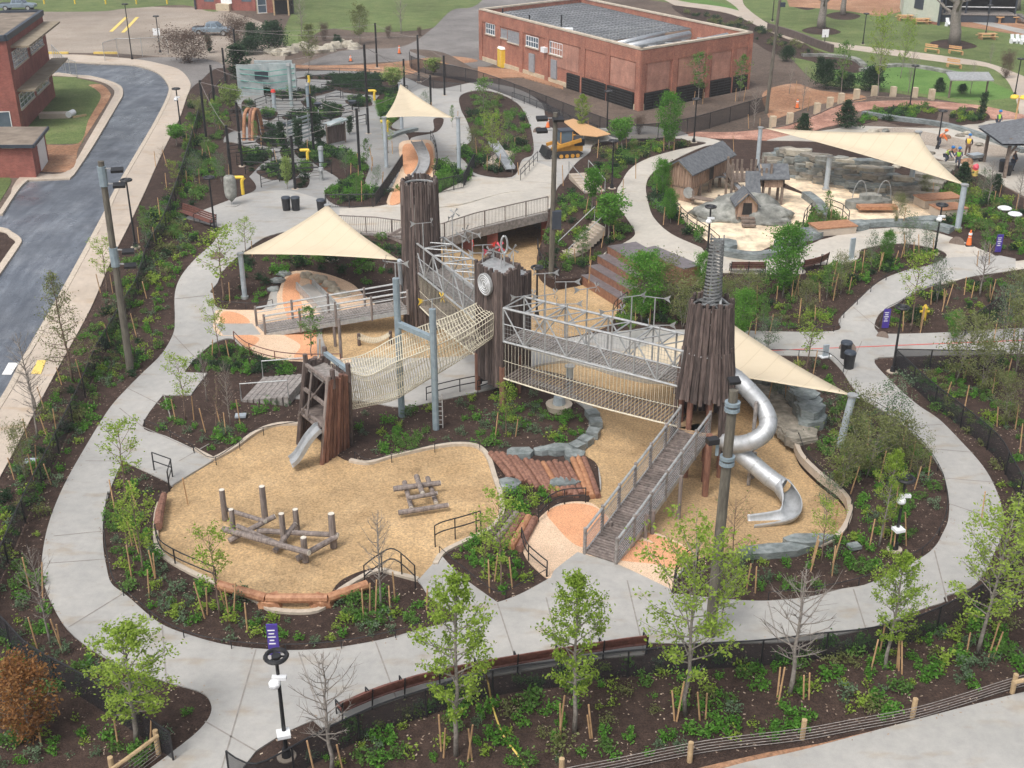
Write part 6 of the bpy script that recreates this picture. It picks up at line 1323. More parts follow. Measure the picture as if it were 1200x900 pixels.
t = thing('slatted_panel', G(357, 165), 'ladder like pale slatted panel in the middle of the back garden', 'panel'); p = G(338, 172); q = G(375, 160)
for k in range(6): MB().beam(p + V3((0, 0, .4 + k * .35)), q + V3((0, 0, .4 + k * .35)), .06, .16).build('slat', 'panel_art', t)
for s in (0, .33, .66, 1): MB().beam(lerp(p, q, s), lerp(p, q, s) + V3((0, 0, 2.4)), .1).build('post', 'galv', t)
t = thing('slatted_panel', G(395, 170), 'dark wooden shelter frame with a pale slatted top right of the garden', 'panel'); p, q = G(384, 172), G(405, 167)
MB().beam(p + V3((0, 0, 1.9)), q + V3((0, 0, 2.1)), 1.0, .12).build('top', 'panel_art', t); MB().beam(p + V3((0, .3, .9)), q + V3((0, .3, .9)), .1, 1.5).build('back', 'bark_log', t)
for s in (0, 1): MB().beam(lerp(p, q, s), lerp(p, q, s) + V3((0, 0, 2)), .12).build('post', 'old_wood', t)
t = thing('arch_climber', G(296, 162), 'orange and red curved arch climber in the back garden', 'climber')
for i, (a, b_, c) in enumerate(((286, 296, 'orange_log'), (296, 305, 'orange_log'), (293, 300, 'red_log'))):
    p, q = G(a, 165), G(b_ + 4, 159); MB().tube(curve([p, lerp(p, q, .25) + V3((0, 0, 2.2)), lerp(p, q, .7) + V3((0, 0, 2.4)), q], 5), .16, 8).build('arch', c, t)
for i, (x, y, s) in enumerate(((337, 130, 0), (320, 150, .4), (345, 148, -.3), (302, 175, .2), (330, 120, .5), (395, 110, 0), (420, 115, .3), (400, 125, -.2), (460, 112, .1), (290, 140, .3), (340, 190, .6), (310, 205, -.2), (415, 150, .9), (395, 145, .4), (300, 190, .5), (365, 205, .1), (310, 125, 1.2), (355, 140, 1.0), (380, 150, -.9), (325, 165, .1), (345, 172, 1.3), (300, 150, .9), (410, 135, 1.1), (430, 105, .2), (375, 100, -.3), (350, 118, .2), (308, 160, -.8), (335, 183, -.3), (352, 212, .2), (325, 215, .9), (288, 182, .6), (385, 118, .8))):
    p = G(x, y); t = thing('maze_rail', p, 'low dark metal handrail panel among the beds of the back garden', 'railing', 'handrail panels in the back garden'); u = V3((math.cos(s), math.sin(s), 0)) * 1.6
    m = MB(); m.tube([p - u, p - u + V3((0, 0, 1)), p + u + V3((0, 0, 1)), p + u], .045, 5); m.build('hoop', 'black', t); m = MB()
    for z in (.35, .65): m.beam(p - u + V3((0, 0, z)), p + u + V3((0, 0, z)), .03)
    m.build('bar', 'black', t)
for x, y in ((337, 157), (373, 133), (345, 105), (413, 130)):
    p = G(x, y); t = thing('planter_bowl', p, 'small dark bowl on a post in the back garden', 'bowl', 'dark bowls in the garden'); MB().tube([p, p + V3((0, 0, .7))], .06, 6).build('stem', 'black', t); MB().tube([p + V3((0, 0, .7)), p + V3((0, 0, 1.0))], [.2, .42], 12).build('bowl', 'trim_navy', t)
m = MB(); p = G(272, 241); t = thing('stone_sculpture', p, 'mottled grey bulb shaped stone sculpture at the left end of the upper plaza', 'sculpture'); MB().tube(curve([p + V3((0, 0, .3)), p + V3((0, 0, .7)), p + V3((0, 0, 1.4)), p + V3((0, 0, 2.1)), p + V3((0, 0, 2.3))], 4), [.06, .1, .2, .3, .4, .44, .46, .47, .47, .47, .46, .44, .42, .38, .3, .2, .05], 14).build('body', 'rock', t, True); MB().tube([p, p + V3((0, 0, .1))], .55, 16).build('plinth', 'concrete', t); MB().tube([p, p + V3((0, 0, .4))], .05, 6).build('stem', 'galv', t)
# ---------------------------------------------------------------- benches
def bench_run(ps, label, name='bench', seat='bench_wood', side=1):
    t = thing(name, ps[0], label, 'bench'); m1, m2 = MB(), MB(); n = len(ps)
    def off(k, o, z):
        d = ps[min(k + 1, n - 1)] - ps[max(k - 1, 0)]; d.z = 0; d.normalize(); return ps[k] + V3((-d.y, d.x, 0)) * o * side + V3((0, 0, z))
    for o in (0, .13, .26, .39): [m1.beam(off(k, o, .45 - .0 * o), off(k + 1, o, .45), .11, .04) for k in range(n - 1)]
    for o, z in ((-.05, .58), (-.09, .72), (-.13, .86)): [m2.beam(off(k, o, z), off(k + 1, o, z), .04, .11) for k in range(n - 1)]
    m1.build('seat', seat, t); m2.build('backrest', seat, t); L = 0
    for k in range(n):
        if k % 2 == 0 or k == n - 1:
            m = MB(); a, b_, c = off(k, .42, 0), off(k, .42, .65), off(k, -.02, .68); m.tube([a, b_, c], .03, 5); m.beam(off(k, -.02, 0), off(k, -.15, .95), .05); m.beam(off(k, .4, .4), off(k, 0, .4), .05); m.build('arm_frame', 'black', t)
    return t
bench_run([G(x, y) for x, y in ((401, 846), (418, 839), (436, 831), (455, 824), (474, 818), (494, 812), (515, 807), (537, 802), (560, 797), (583, 793), (606, 789), (630, 785), (655, 781), (680, 777), (706, 773), (731, 769), (757, 766))], 'very long curved dark red slatted bench with black iron arms beside the path', 'curved_bench', side=1)
bench_run([G(x, y) for x, y in ((214, 253), (224, 256), (234, 260), (244, 264), (253, 267))], 'dark slatted bench in the bed corner left of the stone bulb sculpture', side=-1)
bench_run([G(x, y) for x, y in ((856, 322), (866, 322), (876, 322), (886, 322), (896, 322))], 'dark metal bench on its pad right of the spiral spire', side=1); bench_run([G(x, y) for x, y in ((940, 320), (950, 318), (960, 315), (968, 311))], 'dark bench half hidden by shrubs right of the spiral tower', side=1)
for i, (x, y) in enumerate(((1092, 62), (1120, 64), (1118, 80))):
    a = G(x - 7, y - 1); t = thing('bench', a, ['light wooden bench on the far lawn path, left one of the pair', 'light wooden bench on the far lawn path, right one of the pair', 'light wooden bench alone above the low stone wall on the lawn'][i], 'bench'); b_ = G(x + 8, y + 1)
    for k in range(3): MB().beam(a + V3((0, k * .18, .45)), b_ + V3((0, k * .18, .45)), .15, .06).build('seat_slat', 'bench_tan', t)
    for k in range(2): MB().beam(a + V3((0, .6, .7 + k * .2)), b_ + V3((0, .6, .7 + k * .2)), .05, .15).build('back_slat', 'bench_tan', t)
    for p in (a, b_): MB().box(p + V3((0, .25, .22)), (.12, .6, .44)).build('leg', 'bench_tan', t)
for i, (x, y, l) in enumerate(((1060, 24, 'tan wooden picnic table left of the pale green house foot'), (1079, 28, 'tan wooden picnic table right under the pale green house wall'), (1156, 46, 'tan wooden picnic table beyond the big bare tree'))):
    p = G(x, y); t = thing('picnic_table', p, l, 'table'); MB().box(p + V3((0, 0, .75)), (2.4, .9, .07)).build('tabletop', 'bench_tan', t)
    for s in (-1, 1): MB().box(p + V3((0, s * .85, .45)), (2.4, .3, .06)).build('bench_seat', 'bench_tan', t); MB().box(p + V3((s * .85, 0, .38)), (.12, 1.6, .7), taper=.6).build('leg', 'bench_tan', t)
def adirondack(p, rz, label):
    t = thing('garden_chair', p, label, 'chair', 'pale garden chairs on the lawn'); t.rotation_euler = (0, 0, rz)
    MB().box(p + V3((0, 0, .35)), (.55, .55, .06), 0, .15).build('seat', 'white', t); MB().box(p + V3((0, .3, .75)), (.55, .06, .85), 0, -.35).build('backrest', 'white', t)
    for s in (-1, 1): MB().box(p + V3((s * .33, 0, .3)), (.08, .6, .6)).build('arm', 'white', t)
for i, (x, y) in enumerate(((1187, 51), (1193, 51), (1199, 52), (1111, 31))): adirondack(G(x, y), .3, 'pale blue grey garden chair in the row at the right edge of the lawn' if i < 3 else 'pale garden chair under the pale green house')
for i, (x, y) in enumerate(((1171, 27), (1180, 26), (1190, 27))): p = G(x, y); t = thing('stool', p, 'tan wooden stool on the patio beside the porch', 'stool', 'stools on the patio'); MB().tube([p + V3((0, 0, .8)), p + V3((0, 0, .9))], .6, 12).build('top', 'bench_tan', t); MB().tube([p, p + V3((0, 0, .8))], .2, 8).build('leg', 'bench_tan', t)
# ---------------------------------------------------------------- bins, signs, cones, covers
def bin_(x, y, label, group=None):
    p = G(x, y); t = thing('litter_bin', p, label, 'bin', group); MB().tube([p, p + V3((0, 0, .95))], [.27, .33], 14).build('body', 'black', t); MB().tube([p + V3((0, 0, .95)), p + V3((0, 0, 1.05))], [.35, .30], 14).build('lid', 'trim_navy', t)
bin_(336, 247, 'left one of two black bins on the upper plaza'); bin_(347, 247, 'right one of two black bins on the upper plaza'); bin_(377, 250, 'dark bin hidden behind the left sail peak'); bin_(990, 420, 'rear black bin at the path junction right of the sail'); bin_(994, 432, 'front black bin at the path junction right of the sail'); bin_(1174, 202, 'black bin left of the pair beside the pavilion'); bin_(1180, 206, 'black bin right of the pair beside the pavilion')
for (x, y, yt, l, tall) in ((322, 768, 733, 'purple information sign with white lettering beside the loop path in the front bed', 1), (1037, 385, 371, 'purple information sign beside the horizontal path', 1), (1169, 296, 277, 'purple sign leaning at the foot of the right stairs', 1)):
    p = G(x, y); h = max(1.2, hgt(p, yt)); t = thing('park_sign', p, l, 'sign'); MB().box(p + V3((0, 0, h / 2 + .05)), (.4, .07, h), .05).build('panel', 'purple', t); m = MB()
    for k, w in enumerate((.26, .2, .28, .16, .24)): m.box(p + V3((-.03, -.045, h * (.86 - k * .11))), (w, .012, .045), .05)
    m.build('lettering', 'white', t)
for x, y, l in ((935, 413, 'blank silver post sign beside the horizontal path'),):
    pass
for (x, y, yt, l) in ((967, 418, 404, 'pale grey marker board at the path junction left of the bins'), (997, 304, 279, 'pale grey leaning marker post on the right plaza')): p = G(x, y); t = thing('marker_post', p, l, 'post'); h = hgt(p, yt); MB().box(p + V3((0, 0, h / 2)), (.35, .12, h), .4).build('panel', 'post_grey', t); MB().box(p + V3((0, 0, .03)), (.7, .4, .06), .4).build('base', 'white', t)
def cone(x, y, h, label, mat='orange', barrel=False):
    p = G(x, y); t = thing('traffic_cone', p, label, 'traffic cone'); MB().tube([p, p + V3((0, 0, h))], [.2 if not barrel else .14, .05 if not barrel else .12], 12).build('body', mat, t); MB().box(p + V3((0, 0, .04)), (.5, .5, .08)).build('base', 'black', t)
    for f in (.45, .7): MB().tube([p + V3((0, 0, h * f)), p + V3((0, 0, h * (f + .12)))], [.13 if not barrel else .142, .115 if not barrel else .138], 12).build('white_band', 'white', t)
cone(1135, 288, 1.1, 'orange and white channeliser cone on the right plaza'); cone(468, 63, 1.0, 'orange cone on the service road near the top'); cone(411, 72, .7, 'small orange cone lying on the red clay strip'); cone(934, 127, .9, 'orange cone on the bare soil left of the rail fence'); cone(642, 150, .9, 'orange cone beside the plaza edge, left of the loader')
for x, y, r in ((255, 303, .45), (1034, 395, .35), (1121, 286, .5), (631, 155, .5), (1056, 273, .0), (993, 410, .5), (660, 465, .0)):
    if r: tag(MB().tube([G(x, y, .04), G(x, y, .066)], r, 20).build('manhole_cover', 'manhole'), 'round brown manhole cover set in the path', 'manhole cover', 'manhole covers in the paths')
for x, y in ((282, 487), (36, 540)): tag(MB().box(G(x, y, .12), (.55, .4, .1), .1).build('valve_box', 'post_grey'), 'pale grey utility box lid lying in the mulch', 'box lid', 'utility lids in the mulch')
tag(MB().box(G(1001, 640, .15), (.5, .4, .15), .3).build('stone_block', 'slate'), 'flat grey stone block in the right inner bed', 'stone')
t = thing('fire_hydrant', G(1082, 375), 'small yellow hydrant standing in the right wedge shaped bed', 'hydrant'); p = G(1082, 375); MB().tube([p, p + V3((0, 0, .8))], .15, 10).build('body', 'yellow', t); MB().tube([p + V3((0, 0, .8)), p + V3((0, 0, 1.0))], [.18, .05], 10).build('bonnet', 'yellow', t); MB().tube([p + V3((-.28, 0, .55)), p + V3((.28, 0, .55))], .08, 8).build('outlet', 'yellow', t)
t = thing('garden_hose', G(590, 850), 'yellow hose trailing over the bench and through the bottom bed', 'hose'); hp = [G(x, y, z) for x, y, z in ((560, 782, .9), (568, 788, .95), (572, 800, .1), (578, 830, .06), (590, 862, .06), (606, 884, .06), (618, 903, .06), (640, 930, .06))]; MB().tube(curve(hp, 6), .035, 6).build('hose', 'line_yellow', t)
for x, y, l in ((1176, 252, 'left white mushroom stool in the far right bed'), (1188, 259, 'right white mushroom stool in the far right bed')): p = G(x, y); t = thing('mushroom_seat', p, l, 'seat'); MB().tube([p, p + V3((0, 0, .45))], .12, 10).build('stem', 'coping', t); MB().blob(p + V3((0, 0, .5)), (.5, .5, .16), 14, 8, 0).build('cap', 'white', t, True)
for x, y, l, s in ((655, 480, 'round grey fountain bowl in the centre bed under the truss bridge', 1.0), (452, 204, 'x', 0), (1023, 560, 'x', 0)):
    if s: p = G(x, y); t = thing('round_planter', p, l, 'bowl'); MB().tube([p, p + V3((0, 0, .35))], [.6, .7], 18).build('bowl', 'coping', t); MB().tube([p + V3((0, 0, .3)), p + V3((0, 0, .75))], [.35, .28], 12).build('column', 'post_grey', t)
t = thing('toy_flower', G(1189, 130), 'tall yellow flower sculpture above the red flagstones at the right edge', 'sculpture'); p = G(1189, 145); MB().tube([p, p + V3((0, 0, 2.4))], .08, 6).build('stem', 'bench_tan', t)
for a in range(4): MB().blob(p + V3((math.cos(a * 1.57 + .4) * .6, math.sin(a * 1.57 + .4) * .5, 2.5)), (.42, .3, .14), 10, 6, 0).build('petal', 'yellow', t, True)
t = thing('tarp', G(700, 140), 'tan sheet spread over stacked blocks behind the loader', 'tarp'); MB().prism([G(*a, 1.0) for a in ((660, 142), (672, 139), (700, 150), (716, 157), (700, 160), (680, 158))], .05).build('sheet', 'bench_tan', t); MB().box(G(697, 163) + V3((0, 0, .45)), (2.2, 1.2, .8), .1).build('blocks', 'rock', t)
for i in range(26):
    x, y = rng.uniform(1000, 1180), rng.uniform(152, 182); x, y = (x, y) if i < 16 else (rng.uniform(1030, 1200), rng.uniform(183, 200))
    m = MB(); s = rng.uniform(.3, .7); m.blob(G(x, y, .1), (s, s * .8, s * .5), 8, 5, .25, i); tag(m.build('loose_rock', rng.choice(['boulder', 'slate_tan', 'clay', 'rock'])), 'loose rock lying among the workers on the unfinished stone paving', 'rock', 'loose rocks by the workers')
for i in range(14):
    x, y = 318 + i * 7.5, 61 + 3 * math.sin(i) - i * .5; m = MB(); m.blob(G(x, y, .2), (.9, .7, .7), 8, 5, .25, i); tag(m.build('boulder', 'boulder'), 'brown boulder in the row edging the service road at the top', 'boulder', 'boulders along the service road')
tag(MB().ribbon(GL('1010,84 1050,78 1090,82 1120,88 1155,92', 4), .9, .35).build('stone_wall', 'rock'), 'low dry stone wall across the far lawn', 'wall')
tag(MB().ribbon(GL('940,66 970,66 1000,70 1012,78', 4), .8, .3).build('stone_wall', 'rock'), 'low stone edging left of the lawn wall', 'wall')
p = G(966, 52); t = thing('signboard', p, 'blank white board on a dark post beside the far walk', 'sign'); MB().box(p + V3((0, 0, 1.4)), (.9, .08, 1.0), .2).build('board', 'white', t); MB().beam(p, p + V3((0, 0, 1.2)), .1).build('post', 'black', t)
t = thing('retaining_wall', G(940, 50), 'dark timber planter wall beside the far walk', 'wall'); MB().ribbon(GL('900,36 930,45 955,55 975,62', 3), .4, 1.0).build('body', 'bark_log', t)
for x in range(52, 250, 36): p = G(x, 5); t = thing('yellow_bollard', p, 'tall yellow post at the far edge of the gravel lot', 'bollard', 'yellow posts along the grass'); MB().tube([p, p + V3((0, 0, 2.2))], .12, 8).build('shaft', 'yellow', t)
for x, y, l in ((124, 62, 'yellow concrete wheel stop at the edge of the gravel lot'), (66, 62, 'yellow wheel stop beside the brick school building')): tag(MB().box(G(x, y, .12), (3.0, .3, .25)).build('wheel_stop', 'line_yellow'), l, 'wheel stop')
p = G(185, 52); t = thing('lot_sign', p, 'white notice board on the chain link fence by the gravel lot', 'sign'); MB().box(p + V3((0, 0, 1.6)), (.9, .05, .9)).build('board', 'white', t)
# ---------------------------------------------------------------- vehicles
def pickup(x, y, rz, label):
    p = G(x, y); t = thing('pickup_truck', p, label, 'pickup truck'); t.rotation_euler = (0, 0, rz)
    def B(name, c, d, mat, tp=1, par=t): o = MB().box(p + V3(c), d, taper=tp).build(name, mat, t); o.parent = par; return o
    m = MB(); prof = [(-2.7, .45), (-2.7, 1.05), (-.85, 1.1), (-.75, 1.08), (1.1, 1.12), (2.45, 1.0), (2.65, .85), (2.7, .5)]; n = len(prof)
    for s in (-.92, .92): m.v += [p + V3((a, s, b_)) for a, b_ in prof]
    m.f += [tuple(range(n - 1, -1, -1)), tuple(range(n, 2 * n))] + [(i, (i + 1) % n, n + (i + 1) % n, n + i) for i in range(n)]
    bo = m.build('body', 'paint_truck', t); bv = bo.modifiers.new('b', 'BEVEL'); bv.width = .06; bv.segments = 2
    m = MB(); pr2 = [(-.85, 1.08), (-.6, 1.72), (.55, 1.75), (1.25, 1.1)]; 
    for s, k in ((-1, .84), (1, .84)): m.v += [p + V3((a, s * (.88 if b_ < 1.2 else .72), b_)) for a, b_ in pr2]
    m.f += [(3, 2, 1, 0), (4, 5, 6, 7)] + [(i, (i + 1) % 4, 4 + (i + 1) % 4, 4 + i) for i in range(4)]; cb = m.build('cab', 'paint_truck', t)
    for s in (-1, 1):
        m = MB()
        for a, b_, c, d_ in ((-.62, -.52, .0, .0), (.1, .08, .62, 1.02)): m.poly([p + V3((q, s * (.885 - .16 * (z - 1.08) / .67), z)) for q, z in ((a, 1.16), (b_ if a < 0 else .1, 1.62), (c if a < 0 else .55, 1.65), (d_ + .02, 1.16))])
        m.build('side_window', 'glass', t)
        MB().box(p + V3((.95, s * 1.02, 1.2)), (.12, .2, .16)).build('mirror', 'paint_truck', t)
    m = MB().poly([p + V3((1.24, -.78, 1.14)), p + V3((1.24, .78, 1.14)), p + V3((.62, .68, 1.72)), p + V3((.62, -.68, 1.72))]); m.v = [v + V3((.03, 0, .03)) for v in m.v]; m.build('windscreen', 'glass', t)
    B('bed', (-1.78, 0, 1.09), (1.7, 1.5, .06), 'black')
    for sx in (-1.7, 1.75):
        for sy in (-1, 1): w = MB().tube([p + V3((sx, sy * .75, .4)), p + V3((sx, sy * .96, .4))], .4, 18).build('wheel', 'tyre', t); r = MB().tube([p + V3((sx, sy * .955, .4)), p + V3((sx, sy * .975, .4))], .24, 14).build('rim', 'galv', t); r.parent = w
    for s in (-1, 1): B('headlight', (2.6, s * .7, .82), (.12, .3, .16), 'white'); B('taillight', (-2.7, s * .82, .9), (.06, .16, .3), 'red')
    return t
pickup(250, 41, -.1, 'grey blue pickup truck parked behind the brown bush at the top left'); pickup(22, 12, .05, 'dark pickup truck partly hidden behind the brick school roof')
p = G(663, 183); t = thing('track_loader', p, 'yellow and black compact track loader working beside the utility pole on the upper path', 'loader'); t.rotation_euler = (0, 0, .25)
for s in (-1, 1):
    m = MB(); pr3 = [(-1.2, .35), (-.9, .05), (.8, .05), (1.25, .4), (.9, .6), (-.9, .62)]; n = 6
    for w in (s * .65, s * 1.0): m.v += [p + V3((a, w, b_)) for a, b_ in pr3]
    m.f += [tuple(range(n)), tuple(range(2 * n - 1, n - 1, -1))] + [(i, (i + 1) % n, n + (i + 1) % n, n + i) for i in range(n)]; m.build('track', 'tyre', t)
    for a in (-.7, -.2, .3, .75): MB().tube([p + V3((a, s * 1.0, .25)), p + V3((a, s * 1.03, .25))], .17, 10).build('track_wheel', 'loader_yellow', t)
    MB().beam(p + V3((1.1, s * .8, 1.5)), p + V3((-1.5, s * .8, .9)), .16, .28).build('lift_arm', 'loader_yellow', t)
MB().box(p + V3((.2, 0, .85)), (2.2, 1.25, .7)).build('chassis', 'loader_yellow', t); MB().box(p + V3((1.0, 0, 1.25)), (.9, 1.3, .55)).build('engine_hood', 'black', t)
MB().box(p + V3((-.1, 0, 1.65)), (1.15, 1.1, 1.1), taper=.92).build('cab', 'glass', t); MB().box(p + V3((-.1, 0, 2.25)), (1.2, 1.15, .1)).build('cab_roof', 'trim_navy', t); m = MB()
for a in (-.62, .42):
    for s in (-.52, .52): MB().beam(p + V3((a, s, 1.1)), p + V3((a, s * .95, 2.2)), .08).build('cab_post', 'loader_yellow', t)
m = MB(); m.box(p + V3((-1.75, 0, .5)), (.5, 1.9, .7), 0, 0, .4); m.build('bucket', 'black', t)
# ---------------------------------------------------------------- people
def person(x, y, label, top, legs, hat, pose='stand', rz=0, h=1.72):
    p = G(x, y, .02); t = thing('person', p, label, 'person', None); t.rotation_euler = (0, 0, rz); k = h / 1.72; bend = {'stand': 0, 'bend': .75, 'reach': .3}[pose]
    hipz = .92 if pose != 'bend' else .80; sh = V3((0, -.48 * math.sin(bend), hipz + .50 * math.cos(bend))); nk = sh + V3((0, -.08 * math.sin(bend), .08)); hd = nk + V3((0, -.08 - .05 * bend, .17))
    J = [(V3((0, 0, hipz)), .15), (sh * .5 + V3((0, 0, hipz * .5)), .14), (sh, .16), (nk, .06), (hd, .10), (hd + V3((0, 0, .08)), .09)]; E = [(0, 1), (1, 2), (2, 3), (3, 4), (4, 5)]
    fw = .25 if pose == 'stand' else .5
    for s in (-1, 1):
        b0 = len(J); J += [(V3((s * .1, 0, hipz - .05)), .10), (V3((s * .13, -.06 if pose == 'stand' else -.18, .48)), .075), (V3((s * .14, .04 + .06 * s, .08)), .05), (V3((s * .15, -.12 + .06 * s, .05)), .045)]; E += [(0, b0), (b0, b0 + 1), (b0 + 1, b0 + 2), (b0 + 2, b0 + 3)]
        b0 = len(J); el = sh + V3((s * .27, -.05 - fw * .2, -.27)); ha = sh + V3((s * .24, -.10 - fw * .5, -.50 if pose != 'reach' else -.3)); J += [(sh + V3((s * .19, 0, .0)), .07), (el, .05), (ha, .04), (ha + V3((0, -.06, -.08)), .035)]; E += [(2, b0), (b0, b0 + 1), (b0 + 1, b0 + 2), (b0 + 2, b0 + 3)]
    def skin(name, js, es, mat, mul):
        me = bpy.data.meshes.new(name); me.from_pydata([j * k for j, r in js], [], []) if False else me.from_pydata([tuple(j * k) for j, r in js], es, [])
        o = bpy.data.objects.new(name, me); COL.objects.link(o); o.parent = t; o['_w'] = tuple(p); md = o.modifiers.new('skin', 'SKIN'); sv = me.skin_vertices[0].data if me.skin_vertices else None
        if sv is None:
            bm = bmesh.new(); bm.from_mesh(me); bm.verts.layers.skin.verify(); bm.to_mesh(me); bm.free(); sv = me.skin_vertices[0].data
        for i, (j, r) in enumerate(js): sv[i].radius = (r * mul * k, r * mul * k)
        sv[0].use_root = True; sb_ = o.modifiers.new('s', 'SUBSURF'); sb_.levels = sb_.render_levels = 1; me.materials.append(M[mat]); return o
    skin('body', J, E, 'skin', 1.0)
    skin('shirt', [J[0], J[1], J[2], J[10], J[11], J[14 + 0] if False else J[14], J[15]], [(0, 1), (1, 2), (2, 3), (3, 4), (2, 5), (5, 6)], 'brown_cloth' if top != 'lime' else 'blue', 1.10) if False else None
    ix = {'l1': 6, 'a1': 10, 'l2': 14, 'a2': 18}
    skin('vest', [J[0], J[1], J[2], J[10], J[18]], [(0, 1), (1, 2), (2, 3), (2, 4)], top, 1.2)
    skin('sleeve', [J[10], J[11], J[12]], [(0, 1), (1, 2)], 'jeans' if top != 'orange' else 'orange', 1.25); skin('sleeve', [J[18], J[19], J[20]], [(0, 1), (1, 2)], 'jeans' if top != 'orange' else 'orange', 1.25)
    skin('trousers', [J[0], J[6], J[7], J[8], J[14], J[15], J[16]], [(0, 1), (1, 2), (2, 3), (0, 4), (4, 5), (5, 6)], legs, 1.22)
    skin('shoe', [J[8], J[9]], [(0, 1)], 'tyre', 1.3); skin('shoe', [J[16], J[17]], [(0, 1)], 'tyre', 1.3)
    c = p + hd * k; MB().blob(c + V3((0, -.01, .075)), (.145, .165, .125), 12, 7, 0).build('helmet', hat, t, True); MB().tube([c + V3((0, -.02, .04)), c + V3((0, -.02, .06))], .175, 12).build('helmet_brim', hat, t)
    m = MB()
    for s in (-1, 1): m.blob(c + V3((s * .035, -.095, .0)), .014, 6, 4, 0)
    m.build('eyes', 'black', t); MB().blob(c + V3((0, -.11, -.03)), (.016, .025, .02), 6, 4, 0).build('nose', 'skin', t)
for a in ((1099, 172, 'worker in an orange shirt standing beside the black lamp', 'orange', 'jeans', 'orange', 'bend', 1.2), (1107, 192, 'worker in a lime vest bending at the stones, left of the pair', 'lime', 'jeans', 'blue', 'bend', .8), (1121, 197, 'worker in a lime vest leaning forward with arms out, right of the pair', 'lime', 'jeans', 'blue', 'reach', -.3), (1133, 182, 'worker in a yellow vest standing upright on the stone paving', 'yellow', 'brown_cloth', 'blue', 'stand', 2.6), (1168, 152, 'worker in a lime jacket standing beside the far bed', 'lime', 'jeans', 'blue', 'stand', .5), (1186, 200, 'worker with a white helmet standing under the pavilion', 'brown_cloth', 'jeans', 'white', 'stand', 1.0)): person(*a)
p = G(1142, 206); t = thing('tool_bucket', p, 'small red and yellow bucket on the paving below the workers', 'bucket'); MB().tube([p, p + V3((0, 0, .45))], [.22, .27], 12).build('body', 'line_yellow', t); MB().blob(p + V3((0, 0, .7)), (.25, .25, .28), 10, 6, .1).build('load', 'pink', t)
p = G(1142, 190); t = thing('wheelbarrow', p, 'grey wheelbarrow on the stone paving right of the workers', 'wheelbarrow'); MB().box(p + V3((0, 0, .55)), (.9, .6, .3), .4, taper=1.35).build('tray', 'post_grey', t); MB().tube([p + V3((.5, -.05, .2)), p + V3((.5, .05, .2))], .2, 12).build('wheel', 'tyre', t); m = MB()
for s in (-.2, .2): m.beam(p + V3((.5, s * .4, .25)), p + V3((-.9, s, .6)), .05)
m.build('handle', 'old_wood', t)
# ---------------------------------------------------------------- trees
def leafq(mb, p, s, q, droop=0.0):
    d = V3((q.gauss(0, 1), q.gauss(0, 1), q.gauss(0, .7))); d.normalize(); e = d.cross(V3((q.gauss(0, 1), q.gauss(0, 1), q.gauss(0, 1)))).normalized()
    a, b_ = d * s * q.uniform(.7, 1.3), e * s * q.uniform(.45, .8); i = len(mb.v)
    mb.v += [p - a, p + b_ * .9 + V3((0, 0, s * .15)), p + a, p - b_ * .9]; mb.f.append((i, i + 1, i + 2, i + 3))
def crown_shape(t, kind):
    if kind == 'oval': return math.sin(math.pi * min(1, .12 + t * .9)) ** .7
    if kind == 'cone': return (1 - t) ** .8 * .95 + .06
    if kind == 'vase': return .45 + .6 * math.sin(math.pi * (.15 + t * .75))
    if kind == 'round': return math.sqrt(max(0.02, 1 - (2 * t - 1) ** 2))
    if kind == 'column': return .55 + .45 * math.sin(math.pi * (.1 + .85 * t))
